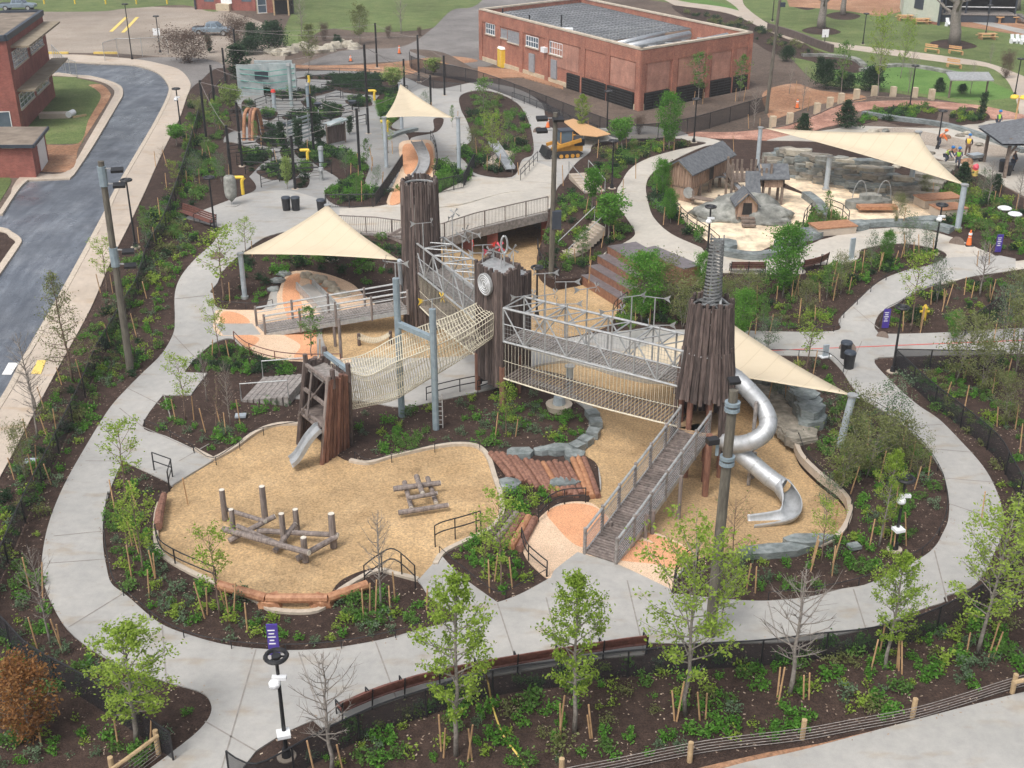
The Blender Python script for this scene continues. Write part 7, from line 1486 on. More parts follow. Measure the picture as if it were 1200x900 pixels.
def tree_mesh(seed, H=6, cb=.25, Rw=1.4, shape='oval', limbs=34, leaves=2200, ls=.085, up=.6, leafmat='leaf_bright', trunkmat='trunk', tr=.075, twigs=5, clump=.22, multi=1, fill=0.0, hollow=.25):
    q = random.Random(seed); tb, lb = MB(), MB(); tips = []
    for mi in range(multi):
        ang = q.uniform(0, 6.3); sp_ = .0 if multi == 1 else .28
        base = V3((0, 0, 0)); top = V3((math.cos(ang) * sp_ * H * .5 + q.gauss(0, .08), math.sin(ang) * sp_ * H * .5 + q.gauss(0, .08), H * (.97 if multi == 1 else q.uniform(.75, .97))))
        stem = [base + (top - base) * (k / 8) + V3((q.gauss(0, .03), q.gauss(0, .03), 0)) * (k > 0) * H / 6 for k in range(9)]; k_ = 1 / multi ** .5
        tb.tube(stem, [tr * k_ * (1 - .86 * k / 8) for k in range(9)], 7)
        n = max(4, limbs // multi)
        for i in range(n):
            t = ((i + q.uniform(0, .8)) / n); z = cb + (1 - cb) * t * .97; p = stem[int(z * 8)].lerp(stem[min(8, int(z * 8) + 1)], z * 8 - int(z * 8))
            a = i * 2.4 + q.uniform(-.4, .4); L = Rw * crown_shape(t, shape) * q.uniform(.65, 1.12); u_ = up * q.uniform(.6, 1.3) + .35 * t
            d = V3((math.cos(a), math.sin(a), u_)).normalized(); e = p + d * L * (1 + .15 * u_) + V3((0, 0, q.uniform(-.05, .12) * L)); m = p.lerp(e, .5) + V3((0, 0, -.06 * L)) + V3((q.gauss(0, .04), q.gauss(0, .04), 0))
            r0 = tr * .38 * (1 - .75 * z) * k_ + .006; tb.tube([p, m, e], [r0, r0 * .6, r0 * .25], 5, False)
            for w in range(twigs):
                s = q.uniform(.3, 1); b0 = p.lerp(m, s * 2) if s < .5 else m.lerp(e, s * 2 - 1); dd = (d + V3((q.gauss(0, .7), q.gauss(0, .7), q.gauss(.25, .45)))).normalized(); te = b0 + dd * L * q.uniform(.2, .45)
                tb.tube([b0, te], [r0 * .35, r0 * .15], 4, False); tips.append((b0, te, L))
            tips.append((m, e, L))
    if leaves:
        for i in range(leaves):
            b0, te, L = q.choice(tips); s = q.uniform(hollow, 1.08); p = b0.lerp(te, s) + V3((q.gauss(0, 1), q.gauss(0, 1), q.gauss(0, .8))) * clump * (.35 + L * .25); leafq(lb, p, ls, q)
    return tb, lb
TMPL = {}
def tmpl(key, **k):
    var = []
    for s in range(k.pop('n', 2)):
        tb, lb = tree_mesh(100 + s * 17 + len(key) * 7, **k); lm, tm = k.get('leafmat', 'leaf_bright'), k.get('trunkmat', 'trunk'); ms = []
        for mb, nm, mt in ((tb, 'trunk', tm), (lb, 'crown', lm)):
            if not mb.v: continue
            me = bpy.data.meshes.new(nm); me.from_pydata(mb.v, [], mb.f); me.materials.append(M[mt]); ms.append((nm, me))
            if nm == 'trunk':
                for p_ in me.polygons: p_.use_smooth = True
        var.append(ms)
    TMPL[key] = (k.get('H', 6), var)
tmpl('bright', n=3, H=6, cb=.24, Rw=1.15, shape='oval', limbs=40, leaves=4600, ls=.056, leafmat='leaf_bright', tr=.085, clump=.16, twigs=6)
tmpl('bright2', n=2, H=6, cb=.28, Rw=1.6, shape='vase', limbs=36, leaves=3600, ls=.055, leafmat='leaf_bright', tr=.07, up=.8, clump=.15, twigs=6)
tmpl('lush', n=3, H=5, cb=.16, Rw=1.5, shape='round', limbs=40, leaves=6500, ls=.075, leafmat='leaf_lush', clump=.36, tr=.07)
tmpl('sparse', n=3, H=4, cb=.35, Rw=.95, shape='vase', limbs=16, leaves=850, ls=.058, leafmat='leaf_bright', trunkmat='trunk_brown', tr=.045, up=.9, twigs=3)
tmpl('sapling', n=3, H=4, cb=.25, Rw=.75, shape='oval', limbs=20, leaves=900, ls=.065, leafmat='leaf_green', tr=.04, up=.8, twigs=3)
tmpl('olive', n=3, H=3.6, cb=.14, Rw=1.4, shape='round', limbs=34, leaves=2600, ls=.058, leafmat='leaf_olive', tr=.05, up=.8, multi=3, clump=.32)
tmpl('palebush', n=2, H=3.6, cb=.2, Rw=1.1, shape='vase', limbs=26, leaves=1300, ls=.055, leafmat='leaf_teal', tr=.045, up=.9, multi=2, clump=.3)
tmpl('bare', n=3, H=5, cb=.25, Rw=1.25, shape='oval', limbs=36, leaves=0, tr=.08, up=.65, twigs=8, trunkmat='trunk')
tmpl('barebrown', n=2, H=4, cb=.12, Rw=1.1, shape='vase', limbs=20, leaves=60, ls=.05, tr=.045, up=1.1, twigs=6, trunkmat='trunk_brown', multi=2, leafmat='leaf_olive')
tmpl('feather', n=2, H=7, cb=.12, Rw=2.0, shape='cone', limbs=46, leaves=2600, ls=.06, leafmat='leaf_olive', tr=.085, up=.25, twigs=7, clump=.3, trunkmat='trunk_brown')
tmpl('cone', n=2, H=2.6, cb=.02, Rw=.95, shape='cone', limbs=60, leaves=3800, ls=.07, leafmat='leaf_dark', tr=.06, up=.3, clump=.22, hollow=.0)
tmpl('column', n=2, H=3.2, cb=.1, Rw=.48, shape='column', limbs=50, leaves=2200, ls=.07, leafmat='leaf_dark', tr=.05, up=.9, clump=.2, hollow=0)
tmpl('ball', n=2, H=2.6, cb=.45, Rw=.85, shape='round', limbs=36, leaves=2400, ls=.07, leafmat='leaf_lush', tr=.045, clump=.22, hollow=.1)
tmpl('yellow', n=2, H=2.4, cb=.25, Rw=.95, shape='round', limbs=34, leaves=2200, ls=.075, leafmat='leaf_yellow', tr=.045, clump=.25)
tmpl('rust', n=2, H=3.4, cb=.08, Rw=1.25, shape='oval', limbs=46, leaves=5200, ls=.065, leafmat='leaf_rust', tr=.06, clump=.3, hollow=0)
tmpl('brown', n=2, H=3, cb=.04, Rw=2.2, shape='round', limbs=46, leaves=4200, ls=.075, leafmat='leaf_brown', tr=.06, clump=.5, hollow=0, multi=3, trunkmat='trunk_brown')
tmpl('juniper', n=2, H=3.4, cb=.03, Rw=1.7, shape='cone', limbs=46, leaves=4600, ls=.09, leafmat='leaf_dark', tr=.08, clump=.45, hollow=0, multi=2)
tmpl('bigbare', n=2, H=12, cb=.25, Rw=5.5, shape='vase', limbs=16, leaves=0, tr=.75, up=.7, twigs=8, trunkmat='trunk')
tmpl('bigloose', n=2, H=7, cb=.2, Rw=2.1, shape='oval', limbs=40, leaves=3000, ls=.11, leafmat='leaf_olive', tr=.09, clump=.4)
for k_, (n0, lm) in {'rustbare': ('rust', 0)}.items(): pass
NT = [0]
def tree(kind, x, y, yt, label, group=None, wide=1.0, stakes=0, hmax=None, nm=None):
    p = G(x, y); h = hgt(p, yt) if yt is not None else 4; H, var = TMPL[kind]; s = h / H; i = NT[0]; NT[0] += 1; ms = var[i % len(var)]
    name = nm or {'cone': 'conifer', 'column': 'columnar_tree', 'juniper': 'juniper', 'bare': 'bare_tree', 'barebrown': 'bare_shrub', 'bigbare': 'bare_tree', 'olive': 'bushy_tree', 'brown': 'brown_bush', 'rust': 'russet_tree', 'ball': 'round_tree', 'palebush': 'leafy_shrub'}.get(kind, 'young_tree')
    t = thing(name, p, label, 'tree', group); t.rotation_euler = (rng.uniform(-.05, .05), rng.uniform(-.05, .05), rng.uniform(0, 6.28)); t.scale = (s * wide, s * wide, s)
    for nm_, me in ms: o = bpy.data.objects.new(nm_, me); COL.objects.link(o); o.parent = t
    for k in range(stakes): STK.append((p + V3(((-1) ** k * rng.uniform(.38, .55), rng.uniform(-.35, .1), 0)), rng.uniform(1.0, 1.6)))
    return t
STK = []
TT = '''bright 160 872 722 1.35 2|bushy bright green tree in the lower left bed by the path bend
rust 34 868 776 1.0 1|russet and olive bushy tree in the bottom left corner
bare 388 905 758 1.0 2|bare tree at the left end of the long curved bench
bright 534 885 668 .9 2|tall light green tree behind the left half of the curved bench
bright 673 858 664 .9 2|light green tree behind the middle of the curved bench
bright2 803 838 628 1.0 2|wide leaning light green tree by the thick pole with blue bands
bare 925 815 668 1.15 2|bare grey tree behind the black fence at the bottom right
bright 1037 785 640 .95 3|bright green tree behind the black fence at the bottom right
bright2 1145 768 600 1.15 3|large light green tree at the lower right edge
bare 60 758 636 .6 3|thin bare tree in the lower left bed inside the fence
sparse 169 672 580 1.0 3|thin leafy tree in the front left bed beside the log edging
sparse 148 592 498 1.1 1|small spreading leafy tree at the tip of the front left bed
sparse 150 650 590 .9 1|bright sapling in the middle of the front left bed
sparse 258 722 622 1.0 3|sapling with new leaves beside the curved rail of the front wood chips
bare 446 714 592 .7 2|small bare tree at the front edge of the wood chips
sparse 588 690 580 .9 2|sapling in the small bed between the wood chips and the orange paving
sparse 567 676 610 .7 1|small leafy sapling at the left of the small front bed
barebrown 858 655 565 1.0 0|reddish bare shrub in front of the tube slide
bright2 845 738 655 1.0 0|leafy tree crowding the foot of the thick dark pole
sparse 962 660 590 1.0 3|leafy sapling at the lower edge of the right wood chips
olive 985 575 500 1.0 1|olive bushy tree left in the right inner bed clump
olive 1015 560 493 1.3 1|olive bushy tree in the middle of the right inner bed clump
olive 1052 548 492 1.2 1|olive bushy tree at the right of the right inner bed clump
olive 1075 560 515 .9 1|small olive tree nearest the path in the right inner bed
bright 1030 640 520 .7 3|yellow green tree in the right inner bed left of the lamp
palebush 1045 525 448 .9 1|pale twiggy tree overlapping the path above the right inner bed
olive 1002 520 455 .8 2|olive sapling behind the grey sail post
palebush 965 610 560 .8 1|small pale shrub below the slate ledge
sparse 944 438 366 1.1 2|leafy sapling below the horizontal path right of the sail
palebush 898 415 372 1.2 0|pale bush on the horizontal path behind the spiral tower
palebush 908 470 430 .8 2|thin pale sapling above the slate ledge
sparse 930 470 425 .8 2|young sapling in the bed under the right sail tip
sparse 1067 388 300 1.0 2|spreading leafy tree at the left of the right wedge shaped bed
bare 1148 348 280 1.0 2|bare grey tree on the right wedge shaped bed
palebush 1098 355 300 .7 3|thin pale sapling in the right wedge shaped bed
palebush 1085 300 262 .9 2|thin tree in the leaf shaped bed beside the black lamp
palebush 1062 300 250 .8 2|pale sapling in the leaf shaped bed below the slate ledge
lush 1037 312 272 .8 2|small conical bright green tree in the leaf shaped bed
palebush 1020 315 272 .6 1|thin sapling left of the small conical tree
lush 917 350 268 .95 2|bright green tree right of the spiral spire
sapling 926 345 256 .8 1|tall slender green tree by the playhouse sand bench
lush 752 378 298 1.05 2|large bright green tree beside the timber terrace steps
ball 712 284 232 1.15 2|round headed green tree by the concrete steps
sapling 682 308 265 1.4 2|small green tree in the middle of the stairs bed
ball 693 252 200 .7 2|narrow green tree at the top of the stairs bed
lush 786 262 222 .75 2|dense small green tree in the bed left of the playhouse sand
lush 777 232 188 .85 2|bright green tree in front of the long playhouse gable
lush 822 344 298 .8 1|bright green tree just left of the spiral spire
olive 780 362 300 1.1 1|olive tree between the large green tree and the spiral spire
olive 800 385 330 1.2 1|olive bush left of the spiral tower top
olive 878 362 318 1.3 1|olive tree right of the spiral tower top
lush 866 402 340 .8 1|bright green tree rising behind the spiral tower
olive 850 372 330 .9 0|olive shrub hidden behind the spiral tower
sapling 968 352 308 1.2 2|olive green sapling in the bed above the horizontal path
olive 945 375 330 .9 2|small olive tree in the bed above the horizontal path, left
olive 985 345 300 .7 2|small olive tree near the curve of the upper path
sapling 893 390 345 .9 2|green sapling above the horizontal path right of the tower
sparse 593 512 452 1.0 2|leafy sapling in the centre bed in front of the truss bridge
sapling 365 418 357 1.2 1|yellow green sapling in front of the narrow left ramp
sparse 262 354 272 1.4 2|spreading sapling beside the left path bend
sparse 288 300 258 1.2 1|small leafy tree behind the left sail post
sparse 258 418 352 .9 2|slender sapling by the left path above the grey steps
sparse 218 492 418 1.0 2|leafy sapling at the edge of the left triangular bed
barebrown 253 505 440 .8 2|bare multi stemmed sapling in the left triangular bed
bare 270 498 420 .5 2|thin bare sapling in the left triangular bed
bare 243 470 405 .6 0|bare twiggy sapling beside the left path
feather 86 448 312 .85 2|large feathery tree between the road and the long left fence
bare 42 480 385 .9 1|bare tree beside the road near the yellow kerb mark
sparse 126 342 284 1.2 2|spreading sapling between the pavement and the left fence
bare 44 512 430 .9 2|bare thin tree between the pavement and the left fence, lower
olive 30 562 500 .6 2|thin olive sapling near the left edge
sparse 205 222 190 1.0 2|sapling by the top of the left fence
sapling 172 285 240 .8 2|small green sapling along the left fence near the lamp
barebrown 190 195 168 1.0 2|bare brown sapling beside the road bend
ball 207 172 148 1.6 0|pale green round shrub tree beside the road lamp
yellow 272 132 103 1.2 0|yellow green round tree at the left of the back garden
sapling 254 158 120 1.8 1|dark green bushy tree left of the orange arches
column 283 100 52 2.0 0|large dense egg shaped evergreen behind the back garden
column 246 62 42 1.6 0|dark evergreen beside the brown bush
brown 222 73 40 1.35 0|large brown twiggy bush by the service road
brown 278 55 25 .9 0|brown leaved bush right of the pickup truck
juniper 300 60 22 .8 0|dark spreading juniper right of the pickup truck
juniper 318 62 18 1.0 0|tall dark juniper behind the boulder row
juniper 290 64 40 1.4 0|low dark juniper near the pickup truck
bigloose 362 78 28 .8 0|light green tree behind the climbing house
bigloose 422 52 5 .9 0|yellowish green tree on the grass at the top
brown 380 48 30 .5 0|purple brown bush on the grass slope
brown 328 52 32 .6 0|reddish bush beside the boulder row
juniper 396 55 38 .8 0|grey green bush below the yellowish tree
brown 455 45 32 .5 0|rusty bush near the service road
brown 492 42 33 .5 0|russet bush at the roadside by the top lawn
bare 470 40 -10 .8 0|tall pale bare tree at the top centre
bare 354 45 -10 .8 0|bare trunked tree at the top left grass
yellow 461 106 82 1.5 0|pale green round tree right of the back garden
yellow 508 88 70 1.5 0|pale yellow green tree near the back path
column 331 172 143 1.3 0|dark columnar tree, left of the row of three in the garden
column 350 176 140 1.3 0|dark columnar tree, middle of the row of three in the garden
column 372 172 130 1.1 0|dark columnar tree beside the tall garden pole
column 388 142 125 1.2 0|dark columnar tree by the teal rails
column 410 158 136 1.3 0|dark columnar tree beside the dark wooden shelter frame
yellow 337 222 188 .6 0|slim yellow green sapling in front of the garden beds
sapling 568 152 88 1.1 1|tall light green tree in the island bed of the back path
bright2 578 200 135 1.0 2|light green tree beside the silver slide behind the plaza
olive 553 182 150 .7 1|grey green sapling at the left of the island bed
lush 446 140 118 .9 0|green shrub tree left of the small back sail
sapling 340 120 96 1.1 0|small light tree in front of the climbing house
bright 681 158 108 1.1 1|light green tree behind the yellow loader
ball 729 180 143 1.2 2|round bright green tree left of the tall green tree
lush 784 176 110 .8 2|tall bright green tree in front of the brick building corner
brown 748 158 138 .5 0|brown leafless bush tree between two green trees
sapling 818 122 58 1.1 2|pale young tree against the long brick facade
sapling 866 118 62 1.1 2|pale young tree near the right end of the brick facade
bare 883 150 100 .6 2|thin bare tree beyond the long playhouse
cone 941 156 132 1.3 0|dark conifer left of the pair beyond the wide right sail
cone 992 150 117 1.3 0|larger dark conifer right of the pair beyond the wide right sail
cone 1101 108 91 1.4 0|dark round conifer beside the silver roofed shelter
cone 1128 216 190 1.3 0|dark conifer at the right tip of the wide right sail
column 1149 140 108 1.0 0|dark narrow conifer near the yellow flower sculpture
juniper 966 104 62 .8 0|dark evergreen mass left of the lawn edge
juniper 1018 106 72 1.2 0|dark pine cluster at the edge of the lawn
juniper 990 106 80 1.3 0|low dark pine left of the cluster
juniper 922 72 50 1.0 0|dark shrub mass along the far walk
juniper 1127 110 96 1.0 0|grey green bush behind the silver roofed shelter
bright2 1028 116 22 .7 0|tall pale green tree on the lawn edge, left of two
bright2 1055 92 25 .7 0|tall pale green tree on the lawn edge, right of two
sapling 985 112 45 .8 0|pale young tree in front of the far lawn
bare 1064 110 55 .6 0|thin bare tree near the red path lamp
bare 1137 110 70 .7 0|thin bare tree at the right of the low lawn wall
brown 1178 92 65 .5 0|grey leafless bush beside the far right walk
bare 1160 75 50 .7 0|bare shrub where the far walks meet
bare 940 130 75 .5 1|thin bare sapling on the bare soil left of the rail fence
bare 925 110 62 .5 1|thin sapling right of the tall utility pole
bigbare 962 33 -60 1.0 0|large bare tree on the far lawn, left of the two top ones
bigbare 988 17 -60 .8 0|large bare tree on the far lawn, right of the two top ones
bigbare 1118 52 -75 1.0 0|largest bare tree standing in front of the pale green house
bigbare 1190 12 -70 1.2 0|dark bare trunk at the top right corner
bare 1158 240 185 .9 1|bare tree in front of the pavilion
bare 1192 245 190 .8 1|bare twiggy tree at the right edge below the pavilion
olive 1120 448 370 1.1 1|large olive bushy tree in the fenced right bed
olive 1150 462 400 1.0 1|olive bushy tree right of the largest one in the fenced bed
lush 1117 400 365 .9 0|green shrubby tree at the horizontal path in the fenced bed
olive 1190 440 345 .8 2|olive tree at the right edge above the fenced bed
palebush 1175 400 330 .8 2|pale thin tree at the right edge on the horizontal path
olive 1188 365 318 1.0 2|olive tree at the far right bed edge
sapling 1150 310 255 .7 2|thin sapling on the right plaza edge
olive 1178 500 440 .8 2|olive sapling inside the right fence
bright2 1190 700 590 .8 2|light green tree at the right edge inside the fence
olive 1050 265 228 .7 1|small olive tree below the stone steps
sapling 967 262 222 1.0 1|small pale green tree in the round bed between the sand areas
sapling 738 400 352 .7 0|young tree behind the large green tree
olive 1085 230 205 1.0 1|olive shrub beside the stone steps
palebush 1150 232 200 1.0 1|thin pale shrub right of the front sail post
sapling 300 172 140 .7 1|thin green sapling beside the orange arches
sapling 318 195 165 .7 1|thin sapling in the lower small beds of the back garden
sapling 430 200 160 .8 2|sapling in the brown bed right of the garden posts
sparse 455 180 140 .9 1|thin tree left of the small back sail posts
palebush 405 205 175 .8 1|pale sapling near the plaza bins
sapling 243 190 155 .9 2|green sapling between the long fence and the garden
palebush 228 215 180 1.0 2|pale twiggy shrub along the upper part of the long fence
sapling 225 165 130 .9 2|green sapling beside the top of the long fence
palebush 260 215 180 .8 1|pale sapling above the stone bulb sculpture
olive 235 140 112 1.0 1|olive shrub near the road bend end of the fence
sapling 595 175 130 .9 1|sapling at the upper right of the island bed
sapling 600 205 165 .8 1|sapling at the lower corner of the island bed
palebush 440 225 195 .8 1|pale sapling left of the pale slide mound
sapling 418 235 205 .8 1|green sapling in the brown bed above the plaza bins
sapling 530 150 122 .7 1|thin sapling behind the small back sail
palebush 500 135 108 .8 1|pale sapling along the curved back path
juniper 1165 225 200 .8 0|dark shrub left of the bins by the pavilion'''
for ln in TT.split('\n'):
    a, lb = ln.split('|'); k, x, y, yt, w, st = a.split(); tree(k, float(x), float(y), float(yt), lb, None, float(w), int(st))
# ---------------------------------------------------------------- wooden stakes
BEDS = [('front left bed', 'leafy green shrub in the front left bed inside the loop path', '130,690 122,610 145,545 200,580 185,650 320,715 440,690 525,728 400,758 260,755 150,700', 75, (0, 1, 2, 3, 7, 4, 2)),
        ('bottom bed', 'green shrub in the wide mulch bed behind the curved bench', '330,905 420,850 560,805 760,775 900,760 1060,740 1180,700 1210,790 1060,835 930,860 800,885 680,900', 150, (0, 1, 2, 3, 0, 5, 4, 9, 6)),
        ('bottom left bed', 'green shrub in the bottom left bed by the path bend', '0,640 40,670 60,745 100,775 240,820 240,860 175,900 0,900', 60, (0, 1, 3, 4, 6, 7)),
        ('left fence bed', 'green shrub along the long left fence', '0,640 0,570 40,500 80,430 110,370 150,305 200,225 215,262 245,280 210,320 200,370 195,400 160,440 120,475 70,560 45,640', 230, (0, 1, 2, 4, 5, 6, 7, 8, 9, 3)),
        ('triangle bed', 'small green shrub in the left triangular bed', '175,500 195,470 340,468 350,495 250,530', 22, (0, 1, 7, 4)),
        ('centre bed', 'green shrub in the centre bed under the bridges', '415,530 420,485 520,475 600,455 660,470 690,495 680,525 560,525 460,533', 70, (0, 2, 4, 7, 9, 1, 3)),
        ('small front bed', 'green shrub in the small bed left of the orange paving', '520,645 570,615 600,590 650,588 615,640 635,675 583,700', 26, (0, 1, 2, 6)),
        ('log bed', 'green shrub below the log slope', '590,580 650,575 650,590 610,600', 8, (0, 2)),
        ('right inner bed', 'green shrub in the right inner bed beside the tube slide', '870,700 830,650 930,650 1000,620 1000,585 950,530 900,440 970,425 1005,475 1060,505 1105,565 1105,620 1065,655 980,690', 120, (0, 1, 3, 2, 7, 4, 9)),
        ('tower bed', 'green shrub in the bed behind the spiral tower', '745,380 770,335 830,325 940,325 1010,300 1095,297 1000,340 970,385 860,385', 120, (0, 3, 5, 2, 6, 8, 1)),
        ('right bed', 'green shrub in the fenced bed at the right edge', '1035,430 1060,430 1190,420 1200,560 1205,640 1180,600 1140,520 1080,465', 70, (0, 5, 3, 2, 7)),
        ('wedge bed', 'green shrub in the right wedge shaped bed', '1032,385 1060,355 1120,332 1195,322 1200,380', 45, (0, 7, 2, 5, 8)),
        ('left sail bed', 'dark green shrub in the bed round the left sail', '262,350 260,320 300,290 350,278 470,280 480,320 430,335 390,318 330,320 300,362', 50, (0, 3, 8, 9)),
        ('court bed', 'dark green shrub in the bed below the left rubber court', '222,435 250,408 280,412 345,432 350,440', 34, (8, 3, 0)),
        ('stairs bed', 'green shrub in the bed beside the concrete steps', '635,320 645,240 665,225 740,275 690,315', 50, (0, 3, 8, 2)),
        ('curve bed', 'green shrub in the bed above the curved path', '700,215 695,182 740,168 820,170 760,182 725,215', 70, (3, 2, 8, 5, 0)),
        ('playhouse bed', 'green shrub round the playhouse sand', '765,245 765,210 790,195 795,250 845,292 820,285', 60, (0, 4, 8, 3)),
        ('stone terrace bed', 'green shrub in the bed right of the stone terraces', '1080,225 1120,215 1195,240 1200,300 1135,280 1100,262', 90, (5, 3, 8, 2, 0)),
        ('upper bed', 'green shrub in the bed beyond the wide right sail', '1005,148 1012,136 1040,127 1085,126 1098,132 1088,145 1150,142 1155,132 1120,130', 60, (3, 2, 8, 0)),
        ('round bed', 'green shrub in the round bed between the sand areas', '942,272 950,255 970,250 988,262', 22, (0, 3, 5)),
        ('island bed', 'green shrub in the island bed behind the plaza', '545,115 585,112 618,140 620,180 600,205 565,203 548,190 556,165', 62, (8, 3, 0, 5)),
        ('back bed', 'dark green shrub in the beds of the back garden', '455,112 478,118 478,150 462,152 470,170 470,225 400,240 380,225 410,212 436,205 380,180 445,170 445,140', 130, (8, 3, 0)),
        ('back left bed', 'shrub along the fence left of the back garden', '225,120 260,115 270,150 250,170 262,205 240,240 215,245 200,230 215,180', 90, (5, 3, 8, 2, 0)),
        ('hedge bed', 'clipped dark shrub in the far beds of the back garden', '325,95 420,88 470,92 440,98 330,100', 60, (8,)), ('maze bed', 'clipped dark shrub among the small beds of the back garden', '284,112 440,112 440,130 400,165 365,222 300,215 284,180', 170, (8, 8, 3)), ('hedge bed', 'clipped dark shrub in the far beds of the back garden', '300,108 392,106 340,115', 30, (8,)),
        ('hedge bed', 'clipped dark shrub in the far beds of the back garden', '385,100 430,99 478,107 440,112', 36, (8,)), ('far bed', 'dark shrub along the far lawn walk', '800,15 890,25 955,62 1000,80 940,66 860,38', 50, (8, 5)),
        ('plaza bed', 'green shrub in the bed at the corner of the upper plaza', '380,206 400,212 390,222 372,214', 14, (8, 3)), ('mound bed', 'green shrub in the bed right of the pale slide mound', '512,160 540,165 560,200 545,215 512,225', 50, (8, 3, 0)), ('ledge bed', 'green shrub behind the truss bridge by the wood chips', '722,385 730,360 745,350 745,385', 12, (0, 2))]
def bedof(p):
    for nm, lb, s_, n_, kk in BEDS:
        if inside(p, [G(float(a.split(',')[0]), float(a.split(',')[1])) for a in s_.split()]): return nm if nm != 'triangle bed' else 'left triangular bed'
    return 'outer planting beds'
rs = random.Random(77)
extra = [(x, y) for x, y in ((135, 600), (155, 640), (175, 700), (440, 720), (500, 715), (426, 725), (463, 705), (517, 880), (553, 890), (657, 865), (694, 865), (793, 845), (827, 842), (912, 825), (948, 820), (1030, 770), (1057, 790), (1062, 640), (1072, 573), (1050, 600), (1035, 630), (950, 670), (975, 675), (885, 695), (875, 690), (60, 568), (66, 505), (43, 552), (130, 405), (160, 395), (172, 350), (188, 258), (660, 218), (700, 185), (860, 180), (975, 335), (1000, 325), (1104, 365), (1130, 345), (1160, 355), (1078, 385), (1108, 470), (1130, 480), (1195, 530), (1150, 610), (960, 350), (930, 350), (420, 210), (437, 195), (360, 187), (1010, 320), (1060, 300), (1190, 250), (1170, 235), (220, 590), (35, 690), (50, 700), (290, 740), (240, 725), (265, 715), (690, 330), (705, 235), (730, 230), (745, 210))]
for x, y in extra: STK.append((G(x, y), rs.uniform(1.1, 1.7)))
sk = bpy.data.meshes.new('stake'); mb = MB().tube([(0, 0, -.1), (0, 0, 1.0)], [.033, .03], 6); sk.from_pydata(mb.v, [], mb.f); sk.materials.append(M['stake'])
for p, h in STK:
    o = bpy.data.objects.new('wooden_stake', sk); COL.objects.link(o); o.location = vz(p, T(p.x, p.y)); o.scale = (1, 1, h); o.rotation_euler = (rs.uniform(-.09, .09), rs.uniform(-.14, .14), 0)
    tag(o, 'thin tan wooden stake in the ' + bedof(p), 'stake', 'wooden stakes of the ' + bedof(p))
# ---------------------------------------------------------------- shrubs
def shrub_mesh(seed, mat, n, w, h, ls):
    q = random.Random(seed); mb = MB(); cl = [V3((q.uniform(-.6, .6) * w, q.uniform(-.6, .6) * w, q.uniform(.15, .8) * h)) for _ in range(9)]
    for i in range(n):
        c = q.choice(cl); leafq(mb, c + V3((q.gauss(0, .22) * w, q.gauss(0, .22) * w, q.gauss(0, .2) * h)), ls, q)
    for v in mb.v: v.z = max(v.z, .01)
    me = bpy.data.meshes.new('shrub'); me.from_pydata(mb.v, [], mb.f); me.materials.append(M[mat]); return me
SH = [shrub_mesh(1, 'leaf_lush', 170, .34, .42, .055), shrub_mesh(2, 'leaf_lush', 130, .30, .38, .055), shrub_mesh(3, 'leaf_bright', 110, .36, .40, .055), shrub_mesh(4, 'leaf_green', 190, .40, .45, .055), shrub_mesh(5, 'leaf_teal', 150, .36, .42, .05),
      shrub_mesh(6, 'leaf_olive', 160, .45, .5, .05), shrub_mesh(7, 'leaf_bright', 46, .34, .5, .06), shrub_mesh(8, 'leaf_teal', 60, .28, .3, .05), shrub_mesh(9, 'leaf_dark', 240, .40, .45, .055), shrub_mesh(10, 'leaf_lush', 60, .40, .22, .05)]
def rowof(p): # photo row/col of a ground point
    x, y, z = p.x, p.y, p.z - CAMH; d = y * cp - z * sp; return 600 + FPX * x / d, 450 - FPX * (y * sp + z * cp) / d
q = random.Random(21); CAND = []
for nm, lb, s, n, kinds in BEDS:
    pg = [G(float(a.split(',')[0]), float(a.split(',')[1])) for a in s.split()]; bb_ = (min(p.x for p in pg), max(p.x for p in pg), min(p.y for p in pg), max(p.y for p in pg)); k = tries = 0; n = int(n * 1.3)
    while k < n and tries < n * 40:
        tries += 1; x, y = q.uniform(bb_[0], bb_[1]), q.uniform(bb_[2], bb_[3])
        if not inside((x, y), pg) or kind_at(x, y) != 'mulch': continue
        if any((x - a[0]) ** 2 + (y - a[1]) ** 2 < .16 for a in CAND[-k:] if k): continue
        if pnoise(V3((x * .42, y * .42, 7.3))) < .02 and q.random() < .75: continue
        if any(kind_at(x + dx, y + dy) != 'mulch' for dx, dy in ((.35, 0), (-.35, 0), (0, .35), (0, -.35))): continue
        s_ = q.uniform(.55, 1.2) * (1.25 if y > 70 else 1) * (1.15 if q.random() < .15 else 1); CAND.append((x, y, q.choice(kinds), s_, lb, nm)); k += 1
CAND.sort(key=lambda c: -c[3] * FPX / c[1]); NTHING = 290
ADJ = ['rounded rich green ', 'full rich green ', 'light yellow green ', 'dense mid green ', 'blue green ', 'olive twiggy ', 'thin yellow green ', 'sparse blue green ', 'dark green ', 'low spreading green ']
for i, (x, y, k, s_, lb, nm) in enumerate(CAND[:NTHING]):
    o = bpy.data.objects.new('shrub', SH[k]); COL.objects.link(o); o.location = (x, y, T(x, y)); o.rotation_euler = (0, 0, q.uniform(0, 6.28)); o.scale = (s_, s_, s_ * q.uniform(.85, 1.2)); tag(o, ADJ[k] + lb.replace('dark green shrub', 'shrub').replace('small green', 'small').replace('leafy green', '').replace('green ', '').strip().join(('', '')), 'shrub', ADJ[k] + 'shrubs of the ' + nm)
vs, fs, mi = [], [], []; mats = []
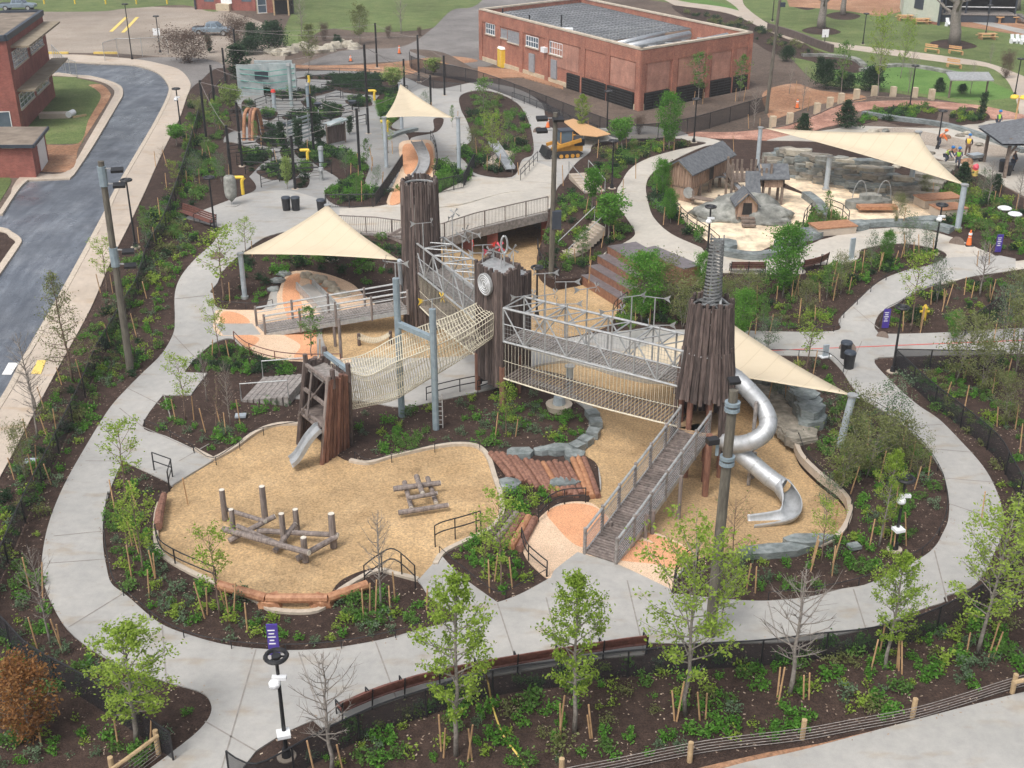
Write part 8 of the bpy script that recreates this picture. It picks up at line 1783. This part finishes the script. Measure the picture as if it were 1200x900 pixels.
for (x, y, k, s_, lb, nm) in CAND[NTHING:]:
    me = SH[k]; mt = me.materials[0]
    if mt not in mats: mats.append(mt)
    a = q.uniform(0, 6.28); c, s1 = math.cos(a) * s_, math.sin(a) * s_; b0 = len(vs); z0 = T(x, y); step = 1 if y < 75 else 1
    vs += [(x + v.co.x * c - v.co.y * s1, y + v.co.x * s1 + v.co.y * c, z0 + v.co.z * s_) for v in me.vertices]; fs += [tuple(b0 + i for i in p.vertices) for p in me.polygons]; mi += [mats.index(mt)] * len(me.polygons)
me = bpy.data.meshes.new('ground_cover'); me.from_pydata(vs, [], fs); [me.materials.append(m_) for m_ in mats]; me.polygons.foreach_set('material_index', mi)
o = bpy.data.objects.new('ground_cover', me); COL.objects.link(o); tag(o, 'low green ground cover and small shrubs filling the planting beds', 'ground cover', kind='stuff')
# scattered wood chips and pale stones on the mulch
vs, fs = [], []; 
for i in range(15000):
    x, y = q.uniform(-26, 28), q.uniform(29, 75); kk = kind_at(x, y)
    if kk != 'mulch':
        if kk != 'concrete' or all(kind_at(x + d[0] * .35, y + d[1] * .35) != 'mulch' for d in ((1, 0), (-1, 0), (0, 1), (0, -1))) or q.random() < .2: continue
    z = T(x, y) + (.05 * pnoise(V3((x * .5, y * .5, 0))) + .02 if kk == 'mulch' else .066); a = q.uniform(0, 6.28); w, l = q.uniform(.01, .026), q.uniform(.02, .05); u = V3((math.cos(a), math.sin(a), q.uniform(-.2, .2))); v = V3((-u.y, u.x, 0)); p = V3((x, y, z)); b0 = len(vs)
    vs += [p - u * l - v * w, p + u * l - v * w, p + u * l + v * w, p - u * l + v * w]; fs.append((b0, b0 + 1, b0 + 2, b0 + 3))
P('chip', (.16, .10, .07), (.50, .40, .31), .9, .9)
me = bpy.data.meshes.new('mulch_chips'); me.from_pydata(vs, [], fs); me.materials.append(M['chip']); o = bpy.data.objects.new('mulch_chips', me); COL.objects.link(o); tag(o, 'pale bark chips and leaf litter scattered over the dark mulch', 'bark chips', kind='stuff')
# ---------------------------------------------------------------- damp spring air
m_ = bpy.data.materials.new('haze'); m_.use_nodes = True; nt_ = m_.node_tree; nt_.nodes.remove(nt_.nodes['Principled BSDF']); v_ = nt_.nodes.new('ShaderNodeVolumePrincipled'); v_.inputs['Color'].default_value = (.86, .90, .95, 1); v_.inputs['Density'].default_value = .0005; v_.inputs['Anisotropy'].default_value = .2
nt_.links.new(v_.outputs[0], nt_.nodes['Material Output'].inputs['Volume']); M['haze'] = m_
o = MB().box((0, 2000, 14), (5300, 4900, 34)).build('haze', 'haze'); tag(o, 'thin pale damp air over the whole park', 'haze', kind='stuff')
